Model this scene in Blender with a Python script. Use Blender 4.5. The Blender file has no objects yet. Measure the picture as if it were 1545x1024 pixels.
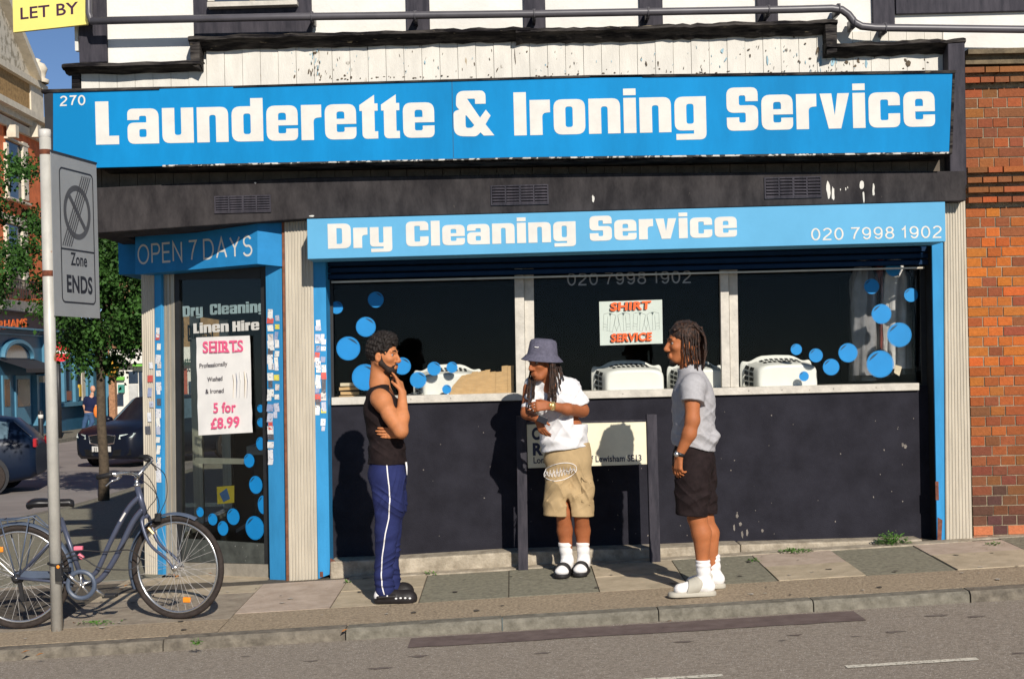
import bpy, bmesh, math, random
import numpy as np
from mathutils import Vector, Matrix
random.seed(7); np.random.seed(7)
R = math.radians
S = bpy.context.scene
C = S.collection
# ---------------------------------------------------------------- camera
F = 2146.0; CY = -10.73; CZ = 1.6; ROLL = .0245; PX = 772.5; PY = 553.0     # 50 mm lens, eye height, slight tilt of the hand
cam = bpy.data.cameras.new('camera'); cam.lens = 50.0; cam.sensor_width = 36.0
cam.shift_y = (PY - 512) / 1545.0; cam.clip_end = 2000; cam.clip_start = .1
camo = bpy.data.objects.new('camera', cam); C.objects.link(camo)
camo.matrix_world = Matrix.Translation((0, CY, CZ)) @ Matrix.Rotation(R(90), 4, 'X') @ Matrix.Rotation(-ROLL, 4, 'Z')
S.camera = camo
# ---------------------------------------------------------------- sky, sun, exposure
SUN = Vector((-.30, 1.0, -.58)).normalized()          # direction the light travels
elev = math.asin(-SUN.z); az = math.atan2(-SUN.x, -SUN.y)
w = bpy.data.worlds.new('World'); S.world = w; w.use_nodes = True
nt = w.node_tree; bg = nt.nodes['Background']
sky = nt.nodes.new('ShaderNodeTexSky'); sky.sky_type = 'NISHITA'; sky.sun_disc = False
sky.sun_elevation = elev; sky.sun_rotation = az; sky.air_density = .55; sky.dust_density = 0.0; sky.ozone_density = 3.2
nt.links.new(sky.outputs[0], bg.inputs[0]); bg.inputs[1].default_value = .085
sl = bpy.data.lights.new('sun', 'SUN'); sl.energy = 5.0; sl.angle = R(.5); sl.color = (1.0, .935, .85)
so = bpy.data.objects.new('sun', sl); C.objects.link(so); so.rotation_euler = SUN.to_track_quat('-Z', 'Y').to_euler()
so.location = (6, -20, 15)
S.view_settings.view_transform = 'Standard'; S.view_settings.look = 'None'; S.view_settings.exposure = .13; S.view_settings.gamma = 1.0
# ---------------------------------------------------------------- measuring helpers
_c, _s = math.cos(ROLL), math.sin(ROLL)
def ray(px, py):
    u = px - PX; v = py - PY
    return u * _c - v * _s, u * _s + v * _c
def P(px, py, Y):
    a, b = ray(px, py); k = (Y - CY) / F
    return Vector((a * k, Y, CZ - b * k))
def W(px, py, Xp):                         # point on a plane X = Xp
    a, b = ray(px, py); k = Xp / a
    return Vector((Xp, F * k + CY, CZ - b * k))
def on_plane(px, py, p0, n):
    a, b = ray(px, py); d = Vector((a / F, 1, -b / F)); o = Vector((0, CY, CZ))
    t = (p0 - o).dot(n) / d.dot(n)
    return o + d * t
def smooth(e0, e1, x):
    t = min(1, max(0, (x - e0) / (e1 - e0))); return t * t * (3 - 2 * t)
def G(x, y):                               # height of pavement level
    A = .0957 + .036 * max(-9, min(9, x))
    if y <= 0: return A + .03 * max(y, -1.93)
    if x > -2.5: return A
    t = smooth(0, 15, y)
    return A * (1 - t) - .50 * t
def GR(x, y):                              # height of road level
    if y <= -1.93: return .0957 + .036 * max(-9, min(9, x)) - .058 - .065
    return G(x, y) - .10
def gpt(px, py):                           # where a pixel ray meets the pavement
    a, b = ray(px, py); k = (CZ - .0957 + .03 * 10.73) / (b + .036 * a + .03 * F)
    return Vector((a * k, F * k + CY, CZ - b * k))
# ---------------------------------------------------------------- objects
def thing(name, label, cat, loc, group=None):
    o = bpy.data.objects.new(name, None); C.objects.link(o); o.location = loc; o.empty_display_size = .1
    o['label'] = label; o['category'] = cat
    if group: o['group'] = group
    return o
def tag(o, label, cat, group=None):
    o['label'] = label; o['category'] = cat
    if group: o['group'] = group
    return o
def root_loc(p):
    while p.parent: p = p.parent
    return Vector(p.location)
def link_mesh(name, me, parent=None, base=None, kind=None, label=None):
    o = bpy.data.objects.new(name, me); C.objects.link(o)
    if parent is not None:
        o.parent = parent; me.transform(Matrix.Translation(-root_loc(parent)))
    elif base is not None:
        me.transform(Matrix.Translation(-Vector(base))); o.location = base
    if kind: o['kind'] = kind
    if label: o['label'] = label
    return o
class MB:
    def __init__(s): s.v = []; s.f = []; s.m = []; s.col = None
    def add(s, vs, fs, m=0):
        n = len(s.v); s.v += [tuple(v) for v in vs]; s.f += [tuple(i + n for i in f) for f in fs]; s.m += [m] * len(fs); return s
    def box(s, x0, x1, y0, y1, z0, z1, m=0):
        return s.add([(x0,y0,z0),(x1,y0,z0),(x1,y1,z0),(x0,y1,z0),(x0,y0,z1),(x1,y0,z1),(x1,y1,z1),(x0,y1,z1)],
                     [(0,3,2,1),(4,5,6,7),(0,1,5,4),(1,2,6,5),(2,3,7,6),(3,0,4,7)], m)
    def obox(s, o, ax, ay, az, m=0):       # corner o and three edge vectors
        o, ax, ay, az = map(Vector, (o, ax, ay, az))
        p = [o, o+ax, o+ax+ay, o+ay, o+az, o+ax+az, o+ax+ay+az, o+ay+az]
        return s.add(p, [(0,3,2,1),(4,5,6,7),(0,1,5,4),(1,2,6,5),(2,3,7,6),(3,0,4,7)], m)
    def prism(s, pts, d, m=0):             # planar polygon (front) pushed along d
        d = Vector(d); a = [Vector(p) for p in pts]; n = len(a)
        vs = a + [p + d for p in a]
        fs = [tuple(range(n)), tuple(range(2*n-1, n-1, -1))] + [(i, i+n, (i+1) % n + n, (i+1) % n) for i in range(n)]
        return s.add(vs, fs, m)
    def ppx(s, px, y0, y1, m=0):           # polygon measured on the plane Y = y0, pushed back to Y = y1
        return s.prism([P(x, y, y0) for x, y in px], (0, y1 - y0, 0), m)
    def tube(s, pts, r, n=8, m=0, cap=True, flat=1.0):
        pts = [Vector(p) for p in pts]; k = len(pts)
        rs = r if isinstance(r, (list, tuple)) else [r] * k
        vs = []; fs = []; up = None
        for i, p in enumerate(pts):
            t = (pts[min(i+1, k-1)] - pts[max(i-1, 0)]).normalized()
            if up is None:
                up = Vector((0, 0, 1)) if abs(t.z) < .9 else Vector((1, 0, 0))
            a = t.cross(up)
            if a.length < 1e-5: a = t.cross(Vector((1, .3, .2)))
            a.normalize(); b = a.cross(t).normalized(); up = b
            for j in range(n):
                q = 2 * math.pi * j / n
                vs.append(p + a * rs[i] * math.cos(q) + b * rs[i] * flat * math.sin(q))
        for i in range(k - 1):
            for j in range(n):
                fs.append((i*n+j, i*n+(j+1) % n, (i+1)*n+(j+1) % n, (i+1)*n+j))
        if cap: fs += [tuple(range(n-1, -1, -1)), tuple(range((k-1)*n, k*n))]
        return s.add(vs, fs, m)
    def torus(s, c, r, rt, axis=(0,1,0), n=48, k=10, m=0, a0=0, a1=2*math.pi, flat=1.0):
        c = Vector(c); ax = Vector(axis).normalized(); e1 = ax.cross(Vector((0,0,1))).normalized(); e2 = e1.cross(ax)
        full = abs(a1 - a0 - 2*math.pi) < 1e-6; vs = []; fs = []
        N = n if full else n + 1
        for i in range(N):
            q = a0 + (a1 - a0) * i / n; d = e1 * math.cos(q) + e2 * math.sin(q)
            for j in range(k):
                t = 2*math.pi*j/k; vs.append(c + d * (r + rt*math.cos(t)) + ax * rt * flat * math.sin(t))
        for i in range(n):
            i2 = (i+1) % N
            for j in range(k): fs.append((i*k+j, i*k+(j+1) % k, i2*k+(j+1) % k, i2*k+j))
        return s.add(vs, fs, m)
    def lathe(s, c, prof, n=24, m=0, axis=(0,0,1), sx=1, sy=1):   # prof: (radius, height)
        c = Vector(c); M = Vector((0,0,1)).rotation_difference(Vector(axis)).to_matrix(); vs = []; fs = []; k = len(prof)
        for r, h in prof:
            for j in range(n):
                q = 2*math.pi*j/n; vs.append(c + M @ Vector((r*math.cos(q)*sx, r*math.sin(q)*sy, h)))
        for i in range(k-1):
            for j in range(n): fs.append((i*n+j, i*n+(j+1) % n, (i+1)*n+(j+1) % n, (i+1)*n+j))
        return s.add(vs, fs, m)
    def ball(s, c, r, n=12, k=8, m=0):
        rx, ry, rz = r if isinstance(r, (tuple, list)) else (r, r, r); c = Vector(c); vs = []; fs = []
        for i in range(k+1):
            t = math.pi*i/k
            for j in range(n):
                q = 2*math.pi*j/n; vs.append(c + Vector((rx*math.sin(t)*math.cos(q), ry*math.sin(t)*math.sin(q), rz*math.cos(t))))
        for i in range(k):
            for j in range(n): fs.append((i*n+j, (i+1)*n+j, (i+1)*n+(j+1) % n, i*n+(j+1) % n))
        return s.add(vs, fs, m)
    def disc(s, c, ex, ey, n=24, m=0):
        c = Vector(c); ex = Vector(ex); ey = Vector(ey)
        return s.add([c + ex*math.cos(2*math.pi*i/n) + ey*math.sin(2*math.pi*i/n) for i in range(n)], [tuple(range(n))], m)
    def build(s, name, mats, parent=None, smooth=False, bevel=0, base=None, kind=None, label=None, fix=True):
        me = bpy.data.meshes.new(name); me.from_pydata(s.v, [], s.f)
        if not isinstance(mats, (list, tuple)): mats = [mats]
        for x in mats: me.materials.append(x)
        me.polygons.foreach_set('material_index', s.m)
        if fix:
            bm = bmesh.new(); bm.from_mesh(me)
            if smooth: bmesh.ops.remove_doubles(bm, verts=bm.verts, dist=1e-5)
            bmesh.ops.recalc_face_normals(bm, faces=bm.faces); bm.to_mesh(me); bm.free()
        if s.col is not None:
            at = me.color_attributes.new('shade', 'FLOAT_COLOR', 'CORNER'); k = 0; buf = []
            for p in me.polygons:
                c = s.col[p.index]; buf += list(c) * p.loop_total
            at.data.foreach_set('color', buf)
        if smooth: me.polygons.foreach_set('use_smooth', [True] * len(me.polygons))
        me.update()
        o = link_mesh(name, me, parent, base, kind, label)
        if bevel:
            b = o.modifiers.new('bevel', 'BEVEL'); b.width = bevel; b.segments = 2; b.limit_method = 'ANGLE'; b.angle_limit = R(40)
        return o
# ---------------------------------------------------------------- materials
def mat(name, col, rough=.6, var=.12, scale=6, col2=None, bump=0.0, bscale=60, metal=0, spec=.35, detail=6, stretch=(1,1,1), lo=.35, hi=.65, speck=None, emit=None, coat=0):
    m = bpy.data.materials.new(name); m.use_nodes = True; t = m.node_tree; b = t.nodes['Principled BSDF']
    b.inputs['Roughness'].default_value = rough; b.inputs['Metallic'].default_value = metal; b.inputs['Specular IOR Level'].default_value = spec
    b.inputs['Coat Weight'].default_value = coat
    tc = t.nodes.new('ShaderNodeTexCoord'); mp = t.nodes.new('ShaderNodeMapping'); mp.inputs['Scale'].default_value = stretch
    t.links.new(tc.outputs['Object'], mp.inputs[0])
    no = t.nodes.new('ShaderNodeTexNoise'); no.inputs['Scale'].default_value = scale; no.inputs['Detail'].default_value = detail; no.inputs['Roughness'].default_value = .65
    t.links.new(mp.outputs[0], no.inputs['Vector'])
    rp = t.nodes.new('ShaderNodeValToRGB'); e = rp.color_ramp.elements; e[0].position = lo; e[1].position = hi
    if col2 is None:
        e[0].color = tuple(c * (1 - var) for c in col) + (1,); e[1].color = tuple(min(1, c * (1 + var)) for c in col) + (1,)
    else: e[0].color = tuple(col) + (1,); e[1].color = tuple(col2) + (1,)
    t.links.new(no.outputs[0], rp.inputs[0]); out = rp.outputs[0]
    if speck:                               # (colour, scale, threshold) scattered flecks
        n2 = t.nodes.new('ShaderNodeTexNoise'); n2.inputs['Scale'].default_value = speck[1]; n2.inputs['Detail'].default_value = 4
        t.links.new(mp.outputs[0], n2.inputs['Vector'])
        r2 = t.nodes.new('ShaderNodeValToRGB'); r2.color_ramp.elements[0].position = speck[2]; r2.color_ramp.elements[1].position = min(1, speck[2] + .04)
        t.links.new(n2.outputs[0], r2.inputs[0])
        mx = t.nodes.new('ShaderNodeMix'); mx.data_type = 'RGBA'; t.links.new(r2.outputs[0], mx.inputs['Factor'])
        t.links.new(out, mx.inputs[6]); mx.inputs[7].default_value = tuple(speck[0]) + (1,); out = mx.outputs[2]
    t.links.new(out, b.inputs['Base Color'])
    if bump:
        nb = t.nodes.new('ShaderNodeTexNoise'); nb.inputs['Scale'].default_value = bscale; nb.inputs['Detail'].default_value = 5
        t.links.new(mp.outputs[0], nb.inputs['Vector']); bu = t.nodes.new('ShaderNodeBump'); bu.inputs['Strength'].default_value = bump; bu.inputs['Distance'].default_value = .01
        t.links.new(nb.outputs[0], bu.inputs['Height']); t.links.new(bu.outputs[0], b.inputs['Normal'])
    if emit: b.inputs['Emission Color'].default_value = tuple(emit) + (1,); b.inputs['Emission Strength'].default_value = 1
    return m
def attr_mat(name, rough=.85, bump=.25, bscale=90, var=.25, vscale=40, spec=.2):
    m = mat(name, (1, 1, 1), rough, var, vscale, bump=bump, bscale=bscale, spec=spec); t = m.node_tree; b = t.nodes['Principled BSDF']
    src = b.inputs['Base Color'].links[0].from_socket
    a = t.nodes.new('ShaderNodeVertexColor'); a.layer_name = 'shade'
    mx = t.nodes.new('ShaderNodeMix'); mx.data_type = 'RGBA'; mx.blend_type = 'MULTIPLY'; mx.inputs['Factor'].default_value = 1
    t.links.new(a.outputs[0], mx.inputs[6]); t.links.new(src, mx.inputs[7]); t.links.new(mx.outputs[2], b.inputs['Base Color'])
    return m
def glass(name, tint=(.95, .95, .94), refl=.006, rough=.02):
    m = bpy.data.materials.new(name); m.use_nodes = True; t = m.node_tree; t.nodes.remove(t.nodes['Principled BSDF'])
    tr = t.nodes.new('ShaderNodeBsdfTransparent'); tr.inputs[0].default_value = tuple(tint) + (1,)
    gl = t.nodes.new('ShaderNodeBsdfGlossy'); gl.inputs['Roughness'].default_value = rough
    lw = t.nodes.new('ShaderNodeLayerWeight'); lw.inputs[0].default_value = .15
    mm = t.nodes.new('ShaderNodeMath'); mm.operation = 'MULTIPLY_ADD'; mm.inputs[1].default_value = .12; mm.inputs[2].default_value = refl
    t.links.new(lw.outputs['Fresnel'], mm.inputs[0])
    mx = t.nodes.new('ShaderNodeMixShader'); t.links.new(mm.outputs[0], mx.inputs[0]); t.links.new(tr.outputs[0], mx.inputs[1]); t.links.new(gl.outputs[0], mx.inputs[2])
    t.links.new(mx.outputs[0], t.nodes['Material Output'].inputs[0]); return m
M = {}
M['sign_blue'] = mat('sign_blue', (.004, .195, .445), .6, .12, 2.5, spec=.08, stretch=(1,1,.3))
M['sign_pale'] = mat('sign_pale_blue', (.105, .34, .54), .6, .05, 2.0, spec=.1)
M['blue'] = mat('blue_paint', (.035, .24, .48), .55, .1, 5, spec=.12, bump=.1, bscale=30, stretch=(2,2,.4))
M['blue_dk'] = mat('blue_door_paint', (.02, .20, .44), .55, .1, 5, spec=.12)
M['letter'] = mat('white_vinyl', (.60, .58, .53), .6, .05, 8, spec=.1)
M['white_dim'] = mat('dimmed_white_vinyl', (.30, .31, .31), .6, .1, 8)
M['black_wood'] = mat('weathered_black_timber', (.007, .006, .007), .8, 0, 9, col2=(.085, .075, .066), bump=.8, bscale=30, stretch=(.45,1,3.2), spec=.1, lo=.42, hi=.72, speck=((.22,.18,.12), 20, .70))
M['post_black'] = mat('black_beam_paint', (.024, .023, .03), .7, 0, 7, col2=(.055, .05, .06), spec=.15, bump=.25, bscale=25, stretch=(3,3,.5))
M['plaster'] = mat('white_plaster', (.66, .64, .59), .85, .06, 3, bump=.3, bscale=35, speck=((.5,.44,.36), 16, .74))
M['lintel'] = mat('charcoal_render', (.019, .017, .018), .8, 0, 7, col2=(.046, .041, .041), bump=.35, bscale=60, stretch=(1.2,1,.5), spec=.1, speck=((.12,.10,.08), 30, .74))
M['panel'] = mat('black_stall_riser', (.0155, .0148, .0195), .8, 0, 4, col2=(.0245, .0237, .031), spec=.08, bump=.25, bscale=120, speck=((.10,.09,.09), 60, .76))
M['cream'] = mat('cream_ribbed_aluminium', (.47, .42, .335), .5, .1, 7, spec=.2, metal=.05, stretch=(2,2,.3), bump=.08, bscale=60)
M['sill'] = mat('off_white_sill_paint', (.50, .465, .40), .6, .14, 12, bump=.3, bscale=60, speck=((.25,.2,.15), 40, .72))
M['alu'] = mat('dull_aluminium', (.40, .36, .29), .4, .12, 6, metal=.4, stretch=(2,2,.4))
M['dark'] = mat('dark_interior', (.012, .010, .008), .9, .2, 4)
M['dark_frame'] = mat('dark_window_frame', (.02, .02, .02), .5, .2, 8)
M['shutter'] = mat('navy_shutter_slats', (.006, .026, .07), .6, .1, 8, spec=.1)
M['glass'] = glass('shop_glass'); M['glass_door'] = glass('door_glass', (.85, .88, .86), .03)
M['concrete'] = mat('concrete_plinth', (.24, .20, .145), .9, 0, 11, col2=(.44, .38, .29), bump=.7, bscale=50)
M['metal_black'] = mat('black_metal', (.02, .02, .022), .45, .2, 10)
M['chrome'] = mat('bright_metal', (.62, .60, .57), .25, .08, 10, metal=.9)
M['rubber'] = mat('tyre_rubber', (.04, .032, .028), .85, .25, 30, spec=.1)
M['pipe'] = mat('grey_plastic_pipe', (.075, .07, .078), .4, .12, 8, spec=.5)
# ---------------------------------------------------------------- lettering
n_, s_, x_, c_ = 48, 19, 53, 65
GL = {
 'n': (48, [[(0,0),(19,0),(19,41,4),(29,41,4),(29,0),(48,0),(48,53,12),(0,53)]]),
 'u': (48, [[(48,53),(29,53),(29,12,4),(19,12,4),(19,53),(0,53),(0,0,12),(48,0)]]),
 'r': (31, [[(0,0),(19,0),(19,33,8),(31,34),(31,53),(0,53)]]),
 'a': (48, [[(48,0),(48,53,13),(0,53,13),(0,36),(18,36),(18,42,3),(29,42,3),(29,32),(0,32,10),(0,0,11)], [(18,10,3),(29,10,3),(29,22,3),(18,22,3)]]),
 'e': (48, [[(0,0,13),(48,0,13),(48,18),(30,18),(30,11,3),(18,11,3),(18,23),(48,23),(48,53,13),(0,53,13)], [(18,31),(30,31),(30,42,4),(18,42,4)]]),
 'd': (48, [[(0,0,13),(48,0),(48,65),(29,65),(29,53),(0,53,13)], [(18,11,4),(29,11,4),(29,42,4),(18,42,4)]]),
 't': (28, [[(4,0,8),(28,0),(28,11),(23,11),(23,42),(28,42),(28,53),(23,53),(23,66),(0,51),(0,42),(4,42)]]),
 '&': (61, [[(0,1,14),(34,0,6),(40,6),(45,1),(61,1),(48,18),(56,31),(49,40),(40,28),(21,57),(33,57,2),(33,49),(49,49),(49,69,9),(5,69,12),(4,46,4),(9,41),(0,38,8)], [(18,13,4),(27,13,2),(31,17),(18,34,4)]]),
 'I': (19, [[(0,0),(19,0),(19,65),(0,65)]]),
 'l': (19, [[(0,0),(19,0),(19,65),(0,65)]]),
 'o': (48, [[(0,0,13),(48,0,13),(48,53,13),(0,53,13)], [(18,11,4),(29,11,4),(29,42,4),(18,42,4)]]),
 'i': (19, [[(0,0),(19,0),(19,53),(0,53)], None, [(0,57),(19,57),(19,67),(0,67)]]),
 'g': (48, [[(2,-12),(48,-12,10),(48,53),(0,53,13),(0,2,11),(29,2),(29,-3),(2,-3)], [(18,12,4),(29,12,4),(29,42,4),(18,42,4)]]),
 'S': (48, [[(0,0,12),(48,0,12),(48,38,11),(19,38,3),(19,53,3),(29,53,3),(29,44),(48,44),(48,65,12),(0,65,12),(0,27,11),(29,27,3),(29,12,3),(19,12,3),(19,20),(0,20)]]),
 'v': (45, [[(13,0),(32,0),(45,53),(27,53),(22.5,20),(18,53),(0,53)]]),
 'c': (48, [[(0,0,13),(48,0,13),(48,21),(30,21),(30,11,3),(18,11,3),(18,42,3),(30,42,3),(30,33),(48,33),(48,53,13),(0,53,13)]]),
 'C': (48, [[(0,0,13),(48,0,13),(48,25),(30,25),(30,12,3),(18,12,3),(18,53,3),(30,53,3),(30,41),(48,41),(48,65,13),(0,65,13)]]),
 'L': (35, [[(0,0),(35,0),(35,13),(20,13),(20,65),(0,65)]]),
 'D': (50, [[(0,0),(50,0,16),(50,65,16),(0,65)], [(19,12),(31,12,5),(31,53,5),(19,53)]]),
 'y': (48, [[(2,-12),(48,-12,10),(48,53),(29,53),(29,12,3),(19,12,3),(19,53),(0,53),(0,2,10),(29,2),(29,-3),(2,-3)]]),
 'H': (48, [[(0,0),(19,0),(19,26),(29,26),(29,0),(48,0),(48,65),(29,65),(29,39),(19,39),(19,65),(0,65)]]),
}
def rounded(poly):
    out = []; n = len(poly)
    for i, p in enumerate(poly):
        q = Vector(p[:2]); r = p[2] if len(p) > 2 else 0
        if not r: out.append(q); continue
        a = Vector(poly[i-1][:2]); b = Vector(poly[(i+1) % n][:2])
        da = (a - q); db = (b - q); r = min(r, da.length*.5, db.length*.5); da.normalize(); db.normalize()
        A = q + da*r; B = q + db*r
        for k in range(6):
            t = k/5; out.append(A*(1-t)**2 + q*2*t*(1-t) + B*t*t)
    return out
def curve_mesh(cu):
    o = bpy.data.objects.new('tmp', cu); C.objects.link(o); bpy.context.view_layer.update()
    me = bpy.data.meshes.new_from_object(o.evaluated_get(bpy.context.evaluated_depsgraph_get()))
    bpy.data.objects.remove(o); bpy.data.curves.remove(cu); return me
def block_word(word, gap=5.2):
    cu = bpy.data.curves.new('w', 'CURVE'); cu.dimensions = '2D'; cu.fill_mode = 'BOTH'; cu.extrude = .6; x = 0
    for ch in word:
        wd, loops = GL[ch]
        for lp in loops:
            if lp is None: continue
            pts = rounded(lp); sp = cu.splines.new('POLY'); sp.points.add(len(pts)-1); sp.use_cyclic_u = True
            for k, p in enumerate(pts): sp.points[k].co = (p.x + x, p.y, 0, 1)
        x += wd + gap
    return curve_mesh(cu)
def font_word(txt, bold=0.0, shear=0):
    cu = bpy.data.curves.new('w', 'FONT'); cu.body = txt; cu.offset = bold; cu.shear = shear; cu.extrude = .008; cu.resolution_u = 4; cu.space_character = 1 + bold*1.5
    return curve_mesh(cu)
def lay(mb, me, p0, p1, up, height=None, ref=None, depth=.002, m=0, mirror=False):
    # fit mesh me so its width runs p0->p1 along the baseline and its cap height is `height`; up: direction
    n = len(me.vertices); co = np.zeros(n*3); me.vertices.foreach_get('co', co); co = co.reshape(-1, 3)
    x0, x1 = co[:,0].min(), co[:,0].max(); ref = ref or co[:,1].max()
    p0 = Vector(p0); p1 = Vector(p1); up = Vector(up).normalized(); ex = (p1 - p0); wd = ex.length; ex = ex / wd; en = ex.cross(up).normalized()
    sx = wd / (x1 - x0); sy = (height / ref) if height else sx; zm = co[:,2].max() or 1
    vs = []
    for v in co:
        t = (v[0]-x0)*sx
        if mirror: t = wd - t
        vs.append(p0 + ex*t + up*(v[1]*sy) + en*(v[2]/zm*depth))
    mb.add(vs, [tuple(p.vertices) for p in me.polygons], m); bpy.data.meshes.remove(me)
UP = Vector((0, 0, 1))
def sign_word(mb, word, ax, ay, bx, by, hpx, Y, block=True, bold=0, ref=None, m=0, shear=0):
    a = P(ax, ay, Y); b = P(bx, by, Y)
    me = block_word(word) if block is True else (stroke_mesh(word, bold or .12) if block == 's' else font_word(word, bold, shear))
    lay(mb, me, a, b, UP, hpx * (Y - CY) / F, ref=(65 if block is True and ref is None else ref), m=m)
# plain sans lettering drawn as strokes (cap height 1)
def arc(cx, cy, rx, ry, a0, a1, n=18): return [(cx + rx*math.cos(R(a0 + (a1-a0)*i/n)), cy + ry*math.sin(R(a0 + (a1-a0)*i/n))) for i in range(n+1)]
SG = {
 '0': (.52, [arc(.26,.5,.26,.5,90,450,26)]), '1': (.30, [[(.0,.76),(.12,.82),(.22,1.0),(.22,0)]]),
 '2': (.52, [arc(.26,.74,.25,.26,165,-25,14) + [(.36,.46),(.16,.27),(.04,.12),(.0,0),(.53,0)]]),
 '7': (.52, [[(0,1),(.53,1),(.38,.72),(.25,.38),(.18,0)]]), '8': (.52, [arc(.26,.765,.215,.235,90,450,22), arc(.26,.265,.26,.265,90,450,24)]),
 '9': (.52, [arc(.26,.68,.25,.32,0,360,24), [(.51,.68),(.51,.5)] + arc(.27,.38,.24,.38,10,-150,12)]),
 'O': (.80, [arc(.40,.5,.40,.5,90,450,28)]), 'P': (.56, [[(.0,0),(.0,1),(.36,1)] + arc(.36,.74,.22,.26,80,-90,12) + [(.0,.48)]]),
 'E': (.52, [[(.54,1),(0,1),(0,0),(.56,0)], [(0,.52),(.5,.52)]]), 'N': (.62, [[(0,0),(0,1),(.62,0),(.62,1)]]),
 'D': (.66, [[(0,0),(0,1),(.3,1)] + arc(.3,.5,.38,.5,88,-88,16) + [(0,0)]]), 'A': (.70, [[(0,0),(.35,1),(.70,0)], [(.13,.34),(.57,.34)]]),
 'Y': (.66, [[(0,1),(.33,.45),(.66,1)], [(.33,.45),(.33,0)]]), 'S': (.58, [arc(.29,.745,.25,.255,25,250,16) + arc(.29,.26,.29,.26,70,-160,18)]),
}
def stroke_mesh(txt, wt):
    vs = []; fs = []; x = 0; k = 0
    for ch in txt:
        if ch == ' ': x += .30; continue
        wd, strokes = SG[ch]
        for st in strokes:
            pts = [Vector((p[0] + x, p[1]*(1-wt) + wt/2)) for p in st]; n = len(pts); b0 = len(vs); k += 1; z = .5 + .1*(k % 5)
            cl = (pts[0] - pts[-1]).length < 1e-4
            for i, p in enumerate(pts):
                a = pts[i-1] if i else (pts[-2] if cl else None); b = pts[i+1] if i < n-1 else (pts[1] if cl else None)
                d1 = (p - a).normalized() if a is not None else None; d2 = (b - p).normalized() if b is not None else None
                d = (d1 + d2).normalized() if d1 and d2 else (d1 or d2); nn = Vector((-d.y, d.x)); m = 1/max(.35, nn.dot(Vector((-d2.y, d2.x)))) if d1 and d2 else 1
                e = p - d*wt*.5 if d1 is None and d2 is not None and not cl else (p + d*wt*.5 if d2 is None else p); e = p
                for s_ in (1, -1): q = e + nn*s_*wt*.5*m; vs.append((q.x, q.y, z))
            fs += [(b0+2*i, b0+2*i+1, b0+2*i+3, b0+2*i+2) for i in range(n-1)]
        x += wd + .24 + wt*.3
    me = bpy.data.meshes.new('w'); me.from_pydata(vs, [], fs); return me
# ---------------------------------------------------------------- ground
def sheet(mb, xs, ys, zf, m=0):
    n = len(mb.v); nx = len(xs)
    mb.add([(x, y, zf(x, y)) for y in ys for x in xs], [(j*nx+i, j*nx+i+1, (j+1)*nx+i+1, (j+1)*nx+i) for j in range(len(ys)-1) for i in range(nx-1)], m)
def lin(a, b, n): return [a + (b-a)*i/n for i in range(n+1)]
M['asphalt'] = mat('road_asphalt', (.205, .168, .128), .95, 0, 38, col2=(.37, .315, .25), bump=1.0, bscale=170, speck=((.58,.52,.45), 120, .60), lo=.32, hi=.68)
M['asphalt_patch'] = mat('trench_repair_tarmac', (.12, .085, .075), .9, 0, 9, col2=(.175, .13, .115), bump=.7, bscale=180)
M['asphalt_far'] = mat('side_road_asphalt', (.25, .22, .20), .9, .15, .6, bump=.4, bscale=60)
M['aggregate'] = mat('gravelly_footway_edging', (.17, .128, .085), .95, 0, 55, col2=(.50, .395, .265), bump=1.0, bscale=110, lo=.3, hi=.7)
M['slab_sand'] = mat('sandy_paving_slab', (.36, .295, .20), .9, 0, 7, col2=(.50, .41, .285), bump=.5, bscale=160, speck=((.17,.14,.1), 45, .70))
M['slab_pink'] = mat('pinkish_paving_slab', (.38, .295, .225), .9, 0, 7, col2=(.50, .40, .315), bump=.5, bscale=160, speck=((.18,.13,.1), 45, .70))
M['slab_dark'] = mat('dark_tarmac_slab', (.175, .16, .115), .93, 0, 30, col2=(.30, .28, .20), bump=.9, bscale=170, speck=((.27,.25,.2), 120, .64))
M['slab_brown'] = mat('worn_brown_footway', (.24, .195, .145), .93, 0, 8, col2=(.38, .32, .24), bump=.9, bscale=150, speck=((.33,.28,.2), 100, .64))
M['kerb_lt'] = mat('pale_granite_kerb', (.12, .108, .082), .85, 0, 14, col2=(.225, .205, .16), bump=.6, bscale=90)
M['kerb_dk'] = mat('dark_worn_kerb', (.10, .085, .065), .85, 0, 12, col2=(.22, .19, .145), bump=.6, bscale=90)
M['joint'] = mat('gritty_joint', (.09, .075, .055), .95, .3, 40, bump=.5)
M['road_paint'] = mat('worn_white_road_paint', (.66, .61, .5), .8, .1, 20, speck=((.3,.26,.2), 55, .56), bump=.5, bscale=120)
mb = MB(); sheet(mb, [-40] + lin(-9, 9, 36) + [40], lin(-40, -3, 6) + lin(-2.8, -1.93, 4), GR)
mb.build('road', M['asphalt'], kind='structure', smooth=True)
mb = MB(); sheet(mb, [-400, -120, -60] + lin(-40, -7.1, 24), lin(-1.93, 30, 40) + [40, 60, 90, 200, 600], GR)
sheet(mb, lin(-7.1, 9, 20) + [60, 300], [30, 40, 60, 90, 200, 600], GR)
mb.build('side_road', M['asphalt_far'], kind='structure', smooth=True)
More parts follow.
